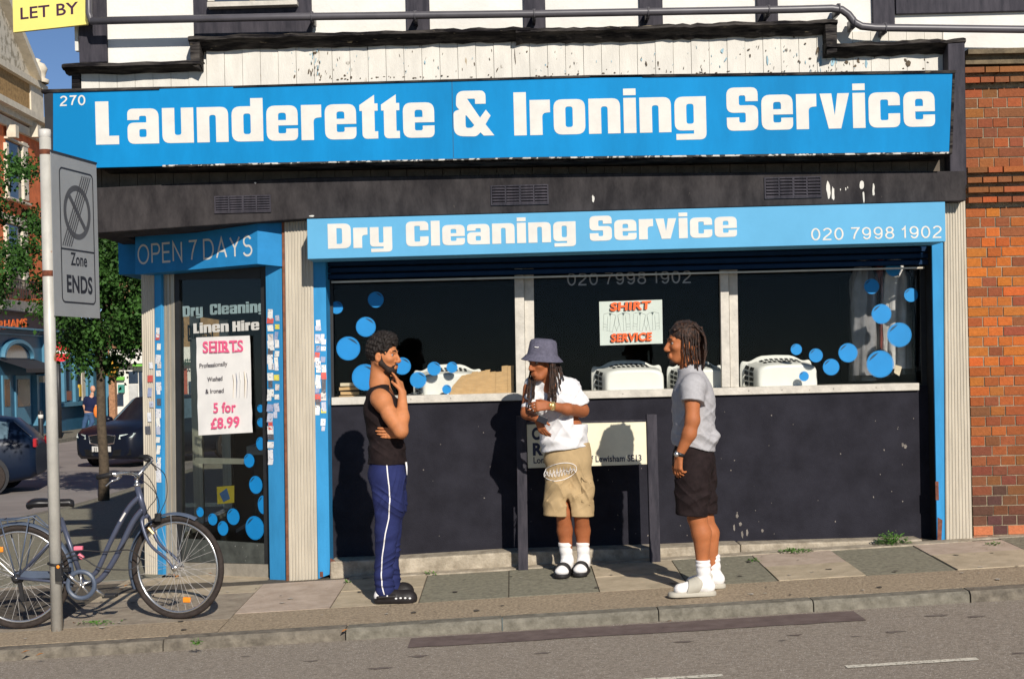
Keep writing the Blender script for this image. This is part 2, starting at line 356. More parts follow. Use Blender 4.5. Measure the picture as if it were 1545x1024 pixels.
# pavement: joint-coloured base, then slabs 5 mm proud of it
mb = MB()
sheet(mb, lin(-7.1, 9, 50), lin(-1.79, .6, 8), lambda x, y: G(x, y) - .006, 0)
def slab(x0, x1, y0, y1, m, g=.004, dz=0.0, slx=0):
    k = max(1, int((x1-x0)/.5)); mb2 = []
    for i in range(k):
        a = x0 + (x1-x0)*i/k; b = x0 + (x1-x0)*(i+1)/k
        a2 = a + g if i == 0 else a; b2 = b - g if i == k-1 else b
        q = [(a2, y0+g), (b2, y0+g), (b2, y1-g), (a2, y1-g)]
        mb.add([(x, y, G(x, y) + dz) for x, y in q] + [(x, y, G(x, y) - .012) for x, y in q], [(0,1,2,3),(0,4,5,1),(1,5,6,2),(2,6,7,3),(3,7,4,0)], m)
AGG, SA, PI, DK, BR, CO = 1, 2, 3, 4, 5, 6
slab(-7.1, -1.9, -1.785, -1.35, AGG); slab(-1.9, 9, -1.785, -1.2, AGG)
slab(-7.1, -3.1, -1.35, .6, BR, dz=-.002); slab(-3.1, -1.9, -1.35, -.42, BR)
slab(-3.1, -1.9, -.42, .6, SA); slab(-1.9, -1.26, -1.2, -.62, PI, dz=.002); slab(-1.9, -1.26, -.62, -.1, PI)
slab(-1.26, -.665, -1.2, -.62, SA); slab(-1.26, -.665, -.62, -.16, SA, dz=.003)
slab(-.665, -.06, -1.2, -.66, DK); slab(-.665, -.06, -.66, -.16, DK, dz=-.003)
slab(-.06, .55, -1.2, -.16, DK, dz=.002)
slab(.55, 1.15, -1.2, -.66, SA); slab(.55, 1.15, -.66, -.16, SA, dz=.003)
slab(1.15, 1.75, -1.2, -.14, DK)
slab(1.75, 2.34, -1.2, -.66, SA, dz=.004); slab(1.75, 2.34, -.66, -.09, PI, dz=.001)
slab(2.34, 2.95, -1.2, -.12, DK, dz=-.004)
slab(2.95, 3.62, -1.2, -.6, SA, dz=.005); slab(2.95, 3.62, -.6, -.12, PI, dz=.001)
slab(3.62, 4.3, -1.2, -.05, DK); slab(4.3, 4.9, -1.2, -.05, SA); slab(4.9, 9, -1.2, -.05, DK)
slab(-1.26, 3.4, -.14, .0, CO, dz=.006); slab(3.4, 9, -.05, .05, CO, dz=.004)
sheet(mb, lin(-7.1, -2.85, 8), lin(.6, 30, 24), G, DK)
mb.build('pavement', [M[k] for k in ('joint', 'aggregate', 'slab_sand', 'slab_pink', 'slab_dark', 'slab_brown', 'concrete')], kind='structure', fix=False)
# kerb stones, one sheet of setting
mb = MB(); x = -7.25
rk = random.Random(3)
ends = [-7.25, -6.2, -5.2, -4.25, -3.3, -2.2, -1.07, -.1, .87, 1.83, 2.8, 3.1 + .1, 4.1, 5.0, 6.0, 7.0, 8.0, 9.0]
for i in range(len(ends)-1):
    a, b = ends[i] + .004, ends[i+1] - .004; j = rk.uniform(-.004, .004); m = 1 if b < -1.0 else (0 if b < 2.9 else 1)
    za, zb = G(a, -1.86) + j, G(b, -1.86) + j; y0, y1 = -1.93 + rk.uniform(-.006, .006), -1.79
    P8 = [(a, y0-.012, za-.2), (b, y0-.012, zb-.2), (b, y0, zb-.02), (b, y0+.022, zb), (b, y1, zb+.002), (a, y1, za+.002), (a, y0+.022, za), (a, y0, za-.02)]
    mb.add(P8 + [(a, y1, za-.2), (b, y1, zb-.2)], [(0,1,2,7), (7,2,3,6), (6,3,4,5), (5,4,9,8), (0,7,6,5,8), (1,9,4,3,2)], m)
for i in range(16):
    y = -1.9 + i*2.0
    for (ya, yb) in [(y + .01, y + 1.99)]:
        mb.obox((-7.25, ya, G(-7.1, ya) - .2), (.15, 0, 0), (0, yb-ya, G(-7.1, yb) - G(-7.1, ya)), (0, 0, .2), 0)
mb.build('kerb', [M['kerb_lt'], M['kerb_dk']], kind='structure')
def road_patch(name, pts, m, dz=.004):
    mb = MB(); vs = [(x, y, GR(x, y) + dz) for x, y in pts]; mb.add(vs, [tuple(range(len(vs)))], 0); mb.build(name, m, kind='structure')
def wob(x0, x1, y0, y1, n, a):
    rr = random.Random(int(x0*100)); top = [(x0 + (x1-x0)*i/n, y1 + rr.uniform(-a, a)) for i in range(n+1)]; bot = [(x0 + (x1-x0)*i/n, y0 + rr.uniform(-a, a)) for i in range(n+1)]
    return bot + top[::-1]
road_patch('road_repair_strip', wob(-.66, 2.06, -2.31, -2.0, 24, .012), M['asphalt_patch'])
road_patch('road_marking', wob(1.66, 2.33, -3.53, -3.47, 14, .004), M['road_paint'])
road_patch('road_marking', wob(.5, 1.03, -3.55, -3.49, 14, .004), M['road_paint'])
road_patch('road_marking', wob(2.95, 3.6, -3.53, -3.47, 14, .004), M['road_paint'])
M['oil'] = mat('dark_road_stain', (.13, .10, .085), .9, 0, 12, col2=(.20, .17, .14), bump=.6, bscale=150)
rr = random.Random(11)
for (px, py) in [(470,997),(575,1008),(1180,966),(1290,960),(1415,928),(1470,930),(1200,958),(1540,985),(630,990),(820,985),(1030,968),(1350,953),(370,990)]:
    a, b = ray(px, py); k = (CZ + .027) / (b + .036*a); x, y = a*k, F*k + CY
    L = rr.uniform(.025, .075); n = 18
    road_patch('road_stain', [(x + math.cos(2*math.pi*i/n)*L*rr.uniform(.45, 1.2), y + math.sin(2*math.pi*i/n)*L*.5*rr.uniform(.4, 1.2)) for i in range(n)], M['oil'], .003)
# gum spots and small stains trodden into the footway
M['gum'] = mat('trodden_gum', (.10,.085,.065), .9, .4, 30); M['gum_pale'] = mat('pale_gum', (.46,.42,.35), .9, .2, 30)
mb = MB(); rg_ = random.Random(19)
for i in range(110):
    x, y = rg_.uniform(-4, 5), rg_.uniform(-1.76, -.16); L = rg_.choice([.006, .009, .013, .022]); n = 9; ph = rg_.uniform(0, 6)
    mb.add([(x + math.cos(2*math.pi*k/n + ph)*L*rg_.uniform(.6, 1.3), y + math.sin(2*math.pi*k/n + ph)*L*rg_.uniform(.6, 1.3), G(x, y) + .0075) for k in range(n)], [tuple(range(n))], 0 if rg_.random() < .62 else 1)
mb.build('pavement_stains', [M['gum'], M['gum_pale']], kind='structure', fix=False)
# far pavement along the pub and the shops
mb = MB(); mb.box(-17.7, -15.3, 20, 62, -.7, -.47, 0); mb.box(-15.3, 30, 44.2, 50, -.7, -.475, 0)
mb.build('far_pavement', M['kerb_lt'], kind='structure')
# ---------------------------------------------------------------- the launderette
shop = thing('launderette', 'corner launderette with blue signs, black stall riser and half timbered upper floor', 'shop', (0, .5, G(0, 0)))
YP, YW, YG, YL, YS2, YS1 = 0.0, .22, .26, -.14, -.32, -.33
# upper floor: plaster, timbers, boarding
mb = MB(); mb.box(-3.19, 7.5, .05, .3, 2.75, 6.3, 0); mb.box(-3.19, -3.0, .3, 9.0, 2.75, 6.3, 0); mb.box(-3.05, 7.5, 8.8, 9.0, 0, 6.3, 0)
mb.build('upper_wall', M['plaster'], shop)
mb = MB()
for a, b, c, d in [(118,160,118,160),(292,470,300,470),(613,648,613,648),(790,823,790,823),(965,1000,965,1000),(1142,1174,1142,1174),(1317,1350,1318,1351)]:
    x0 = P(a, 20, .02).x; x1 = P(b, 20, .02).x
    mb.box(x0, x1, .015, .055, P(c, 95 if a < 200 else 60, .02).z if a != 1317 else P(1330, 62, .02).z, 6.3)
mb.box(P(1352, 10, .01).x, 7.5, .012, .052, P(1450, 19, .01).z, 4.75)
mb.box(-3.19, 7.5, .01, .05, 5.2, 5.45)
mb.build('half_timbering', M['post_black'], shop, bevel=.006)
f = MB(); f.ppx([(312,3),(448,0),(448,7),(312,11)], -.06, .02); wn = f.build('window', M['sill'], shop, bevel=.004)
g = MB(); g.box(P(322, 0, .01).x, P(440, 0, .01).x, .0, .012, P(380, 2, .01).z, 5.2); g.build('pane', mat('upstairs_glass', (.05,.06,.08), .1, .1), wn)
g = MB(); x0, x1 = P(318, 0, 0).x, P(444, 0, 0).x; z0 = P(380, 2, .01).z
for a, b in ((x0-.02, x0+.03), (x1-.03, x1+.02), ((x0+x1)/2-.02, (x0+x1)/2+.02)): g.box(a, b, -.02, .03, z0, 5.2)
g.build('frame', M['sill'], wn)
# peeling white tongue and groove boards, each board its own slight set
M['boards'] = mat('peeling_white_boards', (.60, .57, .505), .75, .09, 5, bump=.25, bscale=50, stretch=(2.0,1,.55), speck=((.36,.29,.2), 9, .715))
M['boards_blue'] = mat('old_blue_undercoat', (.26, .40, .46), .8, .2, 12)
M['bare_wood'] = mat('bare_grey_wood', (.10, .075, .05), .9, .4, 20, bump=.6)
mb = MB(); rb = random.Random(5); x = P(122, 110, .0).x; xe = P(1425, 90, 0).x; zt = 4.25
while x < xe:
    x2 = min(x + .1355, xe); dy = rb.uniform(-.004, .004)
    mb.box(x + .0016, x2 - .0016, .0 + dy, .04, P(770, 180, 0).z, (4.06 if x > P(300, 80, 0).x else P(200, 100, 0).z), 0); mb.box(x + .002, x2 - .002, .0 + dy, .04, P(770, 300, 0).z, P(770, 181, 0).z, 3); x = x2
rb = random.Random(9)
def flake(px, py, w, h, m, ang=0.0):
    c = P(px, py, -.0065); n = 9; pts = []
    for i in range(n):
        q = 2*math.pi*i/n; r = rb.uniform(.55, 1.1); X, Z = math.cos(q)*w*r, math.sin(q)*h*r
        pts.append(c + Vector((X*math.cos(ang)-Z*math.sin(ang), 0, X*math.sin(ang)+Z*math.cos(ang))))
    mb.prism(pts, (0, .003, 0), m)
for px, py, w, h, m in [(1238,92,.022,.055,1),(1257,92,.035,.06,1),(1307,96,.02,.05,1),(1090,77,.02,.03,1),(1095,90,.012,.03,1),(1234,76,.02,.05,2),(1295,92,.02,.03,2),(1290,100,.03,.012,2),(1371,96,.05,.03,2),(1366,91,.02,.025,2),
    (1277,94,.025,.02,2),(1283,84,.02,.015,1),(1222,88,.02,.008,2),(1198,56,.014,.014,2),(1130,75,.02,.01,2),(1132,84,.012,.02,2),(1117,82,.012,.005,2),(993,96,.01,.03,2),(975,96,.012,.03,2),(968,90,.008,.02,1),(995,104,.014,.008,2),
    (444,116,.012,.02,2),(466,108,.012,.03,2),(498,116,.01,.02,2),(520,114,.02,.01,2),(530,117,.014,.014,2),(641,94,.012,.02,1),(661,101,.006,.012,2),(716,97,.008,.022,2),(750,106,.008,.03,2),(777,85,.008,.08,2),(795,78,.012,.01,2),(823,98,.01,.012,1),(826,101,.01,.012,2),(475,80,.03,.02,2),(1158,90,.012,.05,1),(1205,92,.008,.012,2),(1215,66,.015,.008,2),(612,108,.006,.012,2),(1400,94,.02,.004,2),(1395,90,.005,.012,2)]:
    flake(px, py, w*.62, h*.8, m, rb.uniform(-.5, .5))
for i in range(150):
    px = rb.choice([rb.uniform(960, 1320), rb.uniform(440, 560), rb.uniform(600, 960), rb.uniform(1180, 1320)])
    flake(px, rb.uniform(70, 112), rb.uniform(.0012, .0035), rb.uniform(.004, .018), rb.choice([1, 2, 2]), rb.uniform(-.35, .35))
for i in range(46):
    px = rb.choice([rb.uniform(455, 520), rb.uniform(310, 1240), rb.uniform(960, 1240), rb.uniform(1255, 1420)]); py = (72 - (px-303)*.0285 if px < 1250 else 79) + rb.uniform(-2, 2.5)
    flake(px, py, rb.uniform(.008, .035), rb.uniform(.004, .011), 2, rb.uniform(-.1, .1))
for i in range(26): flake(rb.uniform(468, 486), rb.uniform(76, 116), rb.uniform(.002, .006), rb.uniform(.006, .022), rb.choice([2, 2, 1]), rb.uniform(-.3, .3))
for i in range(60): px = rb.uniform(430, 1420); flake(px, 121.5 - (px-430)*.0155 + rb.uniform(-4, 0), rb.uniform(.003, .014), rb.uniform(.003, .007), 2, 0)
mb.build('boarding', [M['boards'], M['boards_blue'], M['bare_wood'], mat('grimy_brown_boards', (.10,.08,.06), .8, .3, 8, bump=.3)], shop)
# stepped weathered cornice
mb = MB()
def cornice(x0p, y0p, x1p, y1p, th, seg):
    # profile swept along the line, ragged by a rotten edge
    rc = random.Random(int(x0p)); a = P(x0p, y0p, -.1); b = P(x1p, y1p, -.1); n = seg; h = th * .005
    prof = [(.04, 0), (-.075, -.005), (-.135, -.022), (-.14, -.045), (-.10, -.06), (-.075, -h*.75), (-.03, -h), (.04, -h)]
    rows = []
    for i in range(n+1):
        t = i/n; c = a.lerp(b, t); j = rc.uniform(-.008, .008); k = rc.uniform(-.012, .012)
        rows.append([Vector((c.x, p[0] + (k if -.14 <= p[0] <= -.07 else 0), c.z + p[1] + j*(1 if p[0] > -.08 else .6))) for p in prof])
    vs = [v for r_ in rows for v in r_]; m_ = len(prof)
    fs = [(i*m_+j, i*m_+j+1, (i+1)*m_+j+1, (i+1)*m_+j) for i in range(n) for j in range(m_-1)]
    fs += [tuple(range(m_)), tuple(range(n*m_+m_-1, n*m_-1, -1))]
    mb.add(vs, fs)
cornice(95, 95, 303, 88, 15, 10); cornice(285, 53, 800, 38, 20, 40); cornice(778, 42, 1262, 27, 21, 44); cornice(1245, 64, 1455, 56, 20, 16)
mb.ppx([(286,58),(301,60),(301,104),(288,98)], -.12, .03); mb.ppx([(1245,34),(1263,30),(1263,78),(1248,82)], -.12, .03)
mb.ppx([(108,108),(120,107),(120,134),(108,134)], -.02, .03)
mb.build('cornice', M['black_wood'], shop)
# grey rainwater pipe with swan-neck and brackets
mb = MB(); yp = -.16
pl = [P(137,32,yp), P(420,26,yp), P(820,21,yp), P(1200,14.5,yp), P(1255,13,yp), P(1270,15,yp), P(1280,22,yp), P(1289,34,yp), P(1300,40,yp), P(1320,42,yp), P(1560,45,yp), P(2050,32,yp)]
mb.tube(pl, .029, 12); mb.tube([P(134,-60,yp), P(134,20,yp), P(137,32,yp), P(150,32,yp)], .026, 10)
for px, py in ((470,25.5),(626,24),(806,21.5),(978,18.5),(1160,15.5),(1266,13.5),(1289,34),(1336,42.5)):
    c = P(px, py, yp); mb.torus(c, .031, .006, (1, 0, -.02), 16, 6); mb.box(c.x-.012, c.x+.012, yp, .02, c.z-.035, c.z+.04)
mb.build('drainpipe', M['pipe'], shop, smooth=True)
# black end post and charcoal beam above the openings
mb = MB(); mb.ppx([(1430,66),(1456,64),(1459,280),(1434,280)], -.13, .05); mb.build('corner_post', M['post_black'], shop, bevel=.008)
mb = MB(); mb.ppx([(128,284),(463,268),(900,261.5),(1457,258),(1458,303),(463,330),(128,353)], YL, .3)
z0, z1 = P(160,352,YL).z, P(160,285,YL).z
mb.box(-3.19, -3.0, .3, 9, z0 + .02, z1); zs0 = 2.80; mb.box(-3.19, -1.65, -.1, 1.5, zs0, zs0 + .05)
mb.build('beam', M['lintel'], shop, bevel=.008)
mb = MB(); rb = random.Random(4)
for px, py, w, h in [(1250,286,.02,.07),(1257,292,.012,.06),(1300,279,.022,.045),(1303,296,.009,.05),(1318,288,.011,.055),(1276,285,.005,.015),(1279,283,.004,.01),(895,300,.01,.03),(1268,286,.004,.01),(470,326,.02,.008),(385,276,.01,.006)]:
    c = P(px, py, YL-.003); n = 10
    mb.prism([c + Vector((math.cos(2*math.pi*i/n)*w*rb.uniform(.5,1.1), 0, math.sin(2*math.pi*i/n)*h*rb.uniform(.6,1.1))) for i in range(n)], (0,.004,0))
mb.build('paint_scar', M['boards'], shop)
for (xa, ya, xb, yb) in ((323,296,409,320),(740,280,828,308),(1153,268,1240,298)):
    mb = MB(); a = P(xa, ya, YL-.01); b = P(xb, yb, YL-.01); w_ = b.x - a.x
    for i in range(3): pass
    z0, z1 = b.z, a.z; fr = .010
    mb.box(a.x, b.x, YL-.012, YL-.001, z0, z0+fr); mb.box(a.x, b.x, YL-.012, YL-.001, z1-fr, z1)
    for i in range(5):
        x = a.x + (w_-fr)*i/4; mb.box(x, x+fr*(1.6 if i == 2 else 1), YL-.012, YL-.001, z0+fr, z1-fr)
    ns = 6
    for i in range(4):
        xa_ = a.x + fr*1.2 + (w_-fr)*i/4; xb_ = xa_ + w_/4 - fr*1.3
        for j in range(ns):
            z = z0 + fr + (z1-z0-2*fr)*j/ns
            mb.obox((xa_, YL-.016, z), (xb_-xa_, 0, 0), (0, .014, .012), (0, .002, .006))
    mb.build('air_vent', M['post_black'], shop)
# pilasters of ribbed cream metal
def pilaster(tl, tr, br, bl, Y, ribs, back=.3):
    mb = MB(); a, b = P(*tl, Y), P(*tr, Y); d, c = P(*bl, Y), P(*br, Y); n = ribs*4; top = []; bot = []
    for i in range(n+1):
        t = i/n; off = (0, -.007, -.007, 0)[i % 4]
        p = a.lerp(b, t); q = d.lerp(c, t); top.append(p + Vector((0, off, 0))); bot.append(q + Vector((0, off, 0)))
    vs = top + bot; fs = [(i, i+n+1, i+n+2, i+1) for i in range(n)]; mb.add(vs, fs)
    mb.prism([a + Vector((0,.002,0)), b + Vector((0,.002,0)), c + Vector((0,.002,0)), d + Vector((0,.002,0))], (0, back, 0))
    return mb.build('pilaster', M['cream'], shop, fix=False)
pilaster((429,330),(471,328),(479,874),(436,878), 0, 9); pilaster((1424,300),(1456,298),(1467,816),(1427,818), 0, 8)
mb = MB(); mb.ppx([(425,330),(429,330),(436,878),(432,878)], .004, .1); mb.build('trim_strip', mat('red_brown_trim', (.16,.06,.03), .8, .3, 20), shop)  # narrow red-brown strip between door post and pilaster
# shop front frame (blue), stall riser, sill, mullions
mb = MB()
mb.ppx([(470.5,390),(491,389),(498,866),(480,873)], .012, .3); mb.build('shopfront_frame', M['blue'], shop, bevel=.003); mb = MB(); mb.ppx([(1406,366),(1423.5,366),(1427,816),(1414,816)], .012, .035)
mb.build('shopfront_frame', M['blue'], shop, bevel=.003)
mb = MB(); mb.ppx([(498.5,842),(506,846),(499,868),(497.5,868)], -.004, .012); mb.ppx([(1415,780),(1422,784),(1420.5,816),(1414.5,816)], .008, .012)
for c, w_, h_ in ((((1414,740)), .012, .07), ((485, 866), .012, .02)):
    q = P(*c, .008); mb.box(q.x-w_, q.x+w_, .008, .013, q.z-h_, q.z+h_)
mb.build('rust_patch', mat('rusty_base', (.14,.05,.03), .85, .35, 25, bump=.4), shop)
xl = P(492, 700, .012).x; xr = P(1409, 600, .012).x
mb = MB(); mb.ppx([(490,604),(1409,581),(1414,818),(497,850)], YW, .28); mb.build('stall_riser', M['panel'], shop)
mb = MB(); rb = random.Random(2)
for i in range(60):
    px, py = rb.uniform(630, 1385), rb.uniform(620, 810)
    c = P(px, py, YW-.002); r_ = rb.choice([.003, .004, .006]); mb.prism([c + Vector((math.cos(q)*r_*rb.uniform(.6,1.2), 0, math.sin(q)*r_*rb.uniform(.6,1.6))) for q in (0, 1.2, 2.5, 3.9, 5.1)], (0, .001, 0))
for px, py in ((1112,778),(1117,790),(1150,800),(1362,671),(1366,673)):
    c = P(px, py, YW-.002); mb.prism([c + Vector((math.cos(q)*.012*rb.uniform(.6,1.2), 0, math.sin(q)*.02*rb.uniform(.6,1.2))) for q in (0, 1.2, 2.5, 3.9, 5.1)], (0, .001, 0))
for px, py in ((1108,796),(1120,806),(1127,803)):
    c = P(px, py, YW-.002); mb.prism([c + Vector((math.cos(q)*.010*rb.uniform(.5,1.2), 0, math.sin(q)*.03*rb.uniform(.6,1.2))) for q in (0, 1.2, 2.5, 3.9, 5.1)], (0, .001, 0))
mb.build('paint_chip', mat('chipped_paint', (.17,.15,.13), .8, .3, 30), shop)
mb = MB(); mb.ppx([(498,847),(600,843),(760,833),(1000,826),(1117,821),(1117,850),(760,872),(498,890)], -.02, .3, 0); mb.ppx([(1117.5,821),(1392,813),(1392,830),(1117.5,845)], .02, .3, 0); mb.build('plinth', M['concrete'], shop, bevel=.012)
mb = MB()
for i in range(170):
    px = rb.uniform(630, 1390); py = 846.5 - (px-526)*.0388 if px > 760 else 842 - (px-620)*.05
    c = P(px, py + rb.uniform(-1, 1.2), YW-.012); s_ = rb.uniform(.003, .009); mb.ball(c, (s_*rb.uniform(1, 2.2), s_, s_*.6), 5, 3)
mb.build('rust_crumbs', mat('rusty_crumbs', (.17,.065,.03), .95, .4, 30), shop)
mb = MB(); mb.ppx([(500,599.5),(1387,577.5),(1387,588.5),(500,611)], YW-.03, .55); mb.build('sill', M['sill'], shop, bevel=.003)
mb = MB()
for px in (620, 680, 762, 940, 1130, 1180, 1258, 1322): 
    c = P(px, 605 - (px-500)*.0252, YW-.032); mb.ball(c, .004, 8, 5)
mb.build('sill_screw', mat('screw_heads', (.2,.18,.15), .6), shop)
win = MB(); win.ppx([(497,420),(1404,398),(1404,582),(497,602)], YG, YG+.006); win = win.build('shop_window', M['glass'], shop)
mb = MB()
mb.ppx([(776,405),(790,405),(793,593),(779,593)], YW-.02, YG-.003, 0); mb.build('mullion', M['sill'], win, bevel=.002); mb = MB(); mb.ppx([(790.4,405),(805,405),(807,593),(793.4,593)], YW+.02, YG-.002, 0)
mb.build('mullion', M['sill'], win, bevel=.002); mb = MB(); mb.ppx([(1086.5,400),(1099,400),(1102,584),(1089.5,584)], YW-.02, YG-.003, 0); mb.build('mullion', M['sill'], win, bevel=.002); mb = MB(); mb.ppx([(1099.4,400),(1112.5,400),(1115,584),(1102.4,584)], YW+.02, YG-.002, 0)
mb.build('mullion', M['sill'], win, bevel=.002)
mb = MB(); mb.ppx([(1388,395),(1397,395),(1399,582),(1391,582)], YW+.02, YG-.002); mb.build('frame', M['dark_frame'], win); mb = MB(); mb.ppx([(497,420),(502,420),(504,602),(499,602)], YW+.02, YG-.002); mb.build('frame', M['dark_frame'], win)
# right cheek of the recess (its shade painted in as near-black) and left cheek (blue)
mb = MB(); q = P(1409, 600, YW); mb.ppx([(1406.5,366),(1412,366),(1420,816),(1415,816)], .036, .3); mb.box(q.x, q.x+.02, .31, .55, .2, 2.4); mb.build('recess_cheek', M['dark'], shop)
# roller shutter and its box carry the second sign
mb = MB(); za = P(945, 412, YW-.06); zb = P(945, 378, YW-.06)
for j in range(7):
    z = za.z + j*.05; mb.prism([Vector((xl-.02, YW-.06, z+.006)), Vector((xl-.02, YW-.078, z+.012)), Vector((xl-.02, YW-.078, z+.040)), Vector((xl-.02, YW-.06, z+.049))], (xr-xl+.04, 0, 0))
mb.build('roller_shutter', M['shutter'], shop)
mb = MB(); mb.ppx([(500,424),(1395,402.5),(1395,405),(500,427)], YW-.085, YW-.05); mb.build('shutter_rail', M['alu'], shop)
# interior
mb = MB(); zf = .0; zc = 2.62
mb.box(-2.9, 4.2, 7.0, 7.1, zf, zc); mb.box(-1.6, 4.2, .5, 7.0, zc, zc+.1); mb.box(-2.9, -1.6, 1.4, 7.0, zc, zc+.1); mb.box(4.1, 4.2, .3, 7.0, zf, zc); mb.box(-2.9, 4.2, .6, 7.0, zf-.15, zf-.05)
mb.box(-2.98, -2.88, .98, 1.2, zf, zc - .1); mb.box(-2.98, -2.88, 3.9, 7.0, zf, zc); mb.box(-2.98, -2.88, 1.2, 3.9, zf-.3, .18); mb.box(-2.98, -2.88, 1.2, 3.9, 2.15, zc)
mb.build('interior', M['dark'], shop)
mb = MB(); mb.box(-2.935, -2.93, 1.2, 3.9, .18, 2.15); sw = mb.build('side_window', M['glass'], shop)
mb = MB(); 
for y in (1.2, 2.5, 3.84): mb.box(-2.99, -2.9, y, y+.06, .18, 2.15)
mb.box(-2.99, -2.9, 1.26, 3.84, .18, .22); mb.build('frame', M['alu'], sw)
mb = MB(); lay(mb, block_word('Dry'), (-2.94, 2.05, 1.93), (-2.94, 1.72, 1.93), UP, .15, ref=65, depth=.001); lay(mb, block_word('Cleaning'), (-2.94, 3.3, 1.93), (-2.94, 2.2, 1.93), UP, .15, ref=65, depth=.001, mirror=False)
mb.build('lettering', M['white_dim'], sw)
mb = MB(); zs = P(790, 590, .5).z; mb.box(xl, xr, .262, .95, zs-.06, zs-.012); mb.build('window_ledge', mat('ledge_board', (.18,.15,.11), .8, .2, 8), shop)
# roof out of view, added so the shop shadows the side street
mb = MB(); mb.add([(-3.5,-.15,6.3),(7.6,-.15,6.3),(7.6,9.1,6.3),(-3.5,9.1,6.3),(-1.5,4.5,7.6),(7.6,4.5,7.6)], [(0,1,5,4),(2,3,4,5),(3,0,4),(1,2,5),(0,3,2,1)]); mb.build('roof', mat('roof_tiles', (.12,.07,.05), .8, .3, 6), shop)
# telephone number on the glass behind the shutter, its shade put into the grey
mb = MB(); sign_word(mb, '020 7998 1902', 856, 431, 1043, 427, 21, YG-.002, 's', bold=.11); mb.build('lettering', M['white_dim'], win)
# blue bubble decals
M['bubble'] = mat('bubble_vinyl', (.004, .20, .49), .6, .05, 6); M['bubble_dk'] = mat('bubble_highlight', (.01, .05, .10), .5, .1, 8)
def bubble(parent, c, ex, ey, n, left=True):
    mb = MB(); c = Vector(c); n = Vector(n); ex = Vector(ex); ey = Vector(ey)
    K = 30; pr = lambda a, r: c + ex*math.cos(a)*r + ey*math.sin(a)*r
    mb.add([pr(2*math.pi*i/K, .93) + n*.001 for i in range(K)] , [tuple(range(K))], 0)
    vs = [pr(2*math.pi*i/K, 1) + n*.001 for i in range(K)] + [pr(2*math.pi*i/K, .945) + n*.001 for i in range(K)]
    mb.add(vs, [(i, (i+1) % K, (i+1) % K + K, i+K) for i in range(K)], 0)
    a0, a1 = (R(95), R(165)) if not left else (R(20), R(95)); L = 10
    vs = [pr(a0+(a1-a0)*i/L, .84) + n*.002 for i in range(L+1)] + [pr(a0+(a1-a0)*i/L, .84-.16*math.sin(math.pi*i/L)) + n*.002 for i in range(L+1)]
    mb.add(vs, [(i, i+1, i+L+2, i+L+1) for i in range(L)], 1)
    return mb.build('bubble_sticker', [M['bubble'], M['bubble_dk']], parent, fix=False)
def wb(px, py, r, left):
    c = P(px, py, YG-.003); k = (YG-CY)/F; bubble(win, c, (r*k,0,0), (0,0,r*k), (0,-1,0), left)
for px, py, r in [(508,464,9.5),(567,452,12),(552,493,15),(525.5,525.5,18),(551,569,20),(607,552,13),(631,573,12.5),(655,556,10.5),(682,554,8.5),(674,587,7)]: wb(px, py, r, True)
for px, py, r in [(1315,432,11.5),(1374.5,445,10.5),(1330,473.5,15),(1357,505,18.5),(1328,549,20.5),(1279.5,532,14.5),(1254,553.5,12.5),(1231,536,10.5),(1201.5,527,8.5),(1213,567.5,7.5),(1348,405,12)]: wb(px, py, r, False)
# ---------------------------------------------------------------- angled doorway
A = P(430, 600, .10); B = P(216, 600, .92); A.z = B.z = 0
dl = (B - A).normalized(); dn = Vector((dl.y, -dl.x, 0)); dn = dn if dn.y < 0 else -dn
def D(px, py, off=0.0): return on_plane(px, py, A + dn*off, dn)
def dpx(mb, pts, off, th, m=0): mb.prism([D(x, y, off) for x, y in pts], -dn*th, m)
mb = MB(); dpx(mb, [(400,380),(424,380),(431,878),(407,878)], .05, .14); post = mb.build('door_post', M['blue'], shop, bevel=.003); mb = MB(); dpx(mb, [(232.5,405),(243,405),(247,868),(235,868)], .02, .1)
post2 = mb.build('door_post', M['blue'], shop, bevel=.003)
mb = MB(); n = 24; a, b, c, d = D(213,408,.02), D(232,408,.02), D(238,866,.02), D(219,866,.02)
top = [a.lerp(b, i/n) + dn*(0, .007, .007, 0)[i % 4] for i in range(n+1)]; bot = [d.lerp(c, i/n) + dn*(0, .007, .007, 0)[i % 4] for i in range(n+1)]
mb.add(top + bot, [(i, i+n+1, i+n+2, i+1) for i in range(n)]); mb.prism([a - dn*.002, b - dn*.002, c - dn*.002, d - dn*.002], -dn*.2); mb.build('pilaster', M['cream'], shop, fix=False)
mb = MB()
for x0, x1 in ((243.5,249),(250,255),(256,262)): dpx(mb, [(x0,405),(x1,405),(x1+4,868),(x0+4,868)], -.005 - (x0-243)*.0015, .06)
mb.build('door_surround', M['alu'], shop, bevel=.003)
door = MB(); dpx(door, [(262,404),(270,404),(274,850),(266,850)], -.03, .045); dpx(door, [(393,402),(402,402),(408,858),(399,858)], -.03, .045)
dpx(door, [(270.3,404),(392.7,402),(392.7,420),(270.3,422)], -.03, .045)
door = door.build('door', M['dark_frame'], shop)
mb = MB(); dpx(mb, [(268,420),(396,418),(402,820),(272,812)], -.045, .006); pane = mb.build('pane', M['glass_door'], door)
mb = MB(); dpx(mb, [(272,812),(402,820),(403,850),(273,847)], -.032, .03); mb.build('kick_plate', mat('scuffed_kick_plate', (.07,.075,.065), .6, .3, 10, metal=.2, speck=((.3,.3,.27), 30, .68)), door)
mb = MB(); dpx(mb, [(268,848),(404,851),(405,874),(268,868)], -.02, .3); mb.build('threshold', mat('grey_threshold', (.27,.24,.19), .8, .15, 12, bump=.3), shop)
mb = MB(); dpx(mb, [(294,690),(378,692),(378,700),(294,699)], -.1, .03); mb.build('push_bar', M['alu'], door)
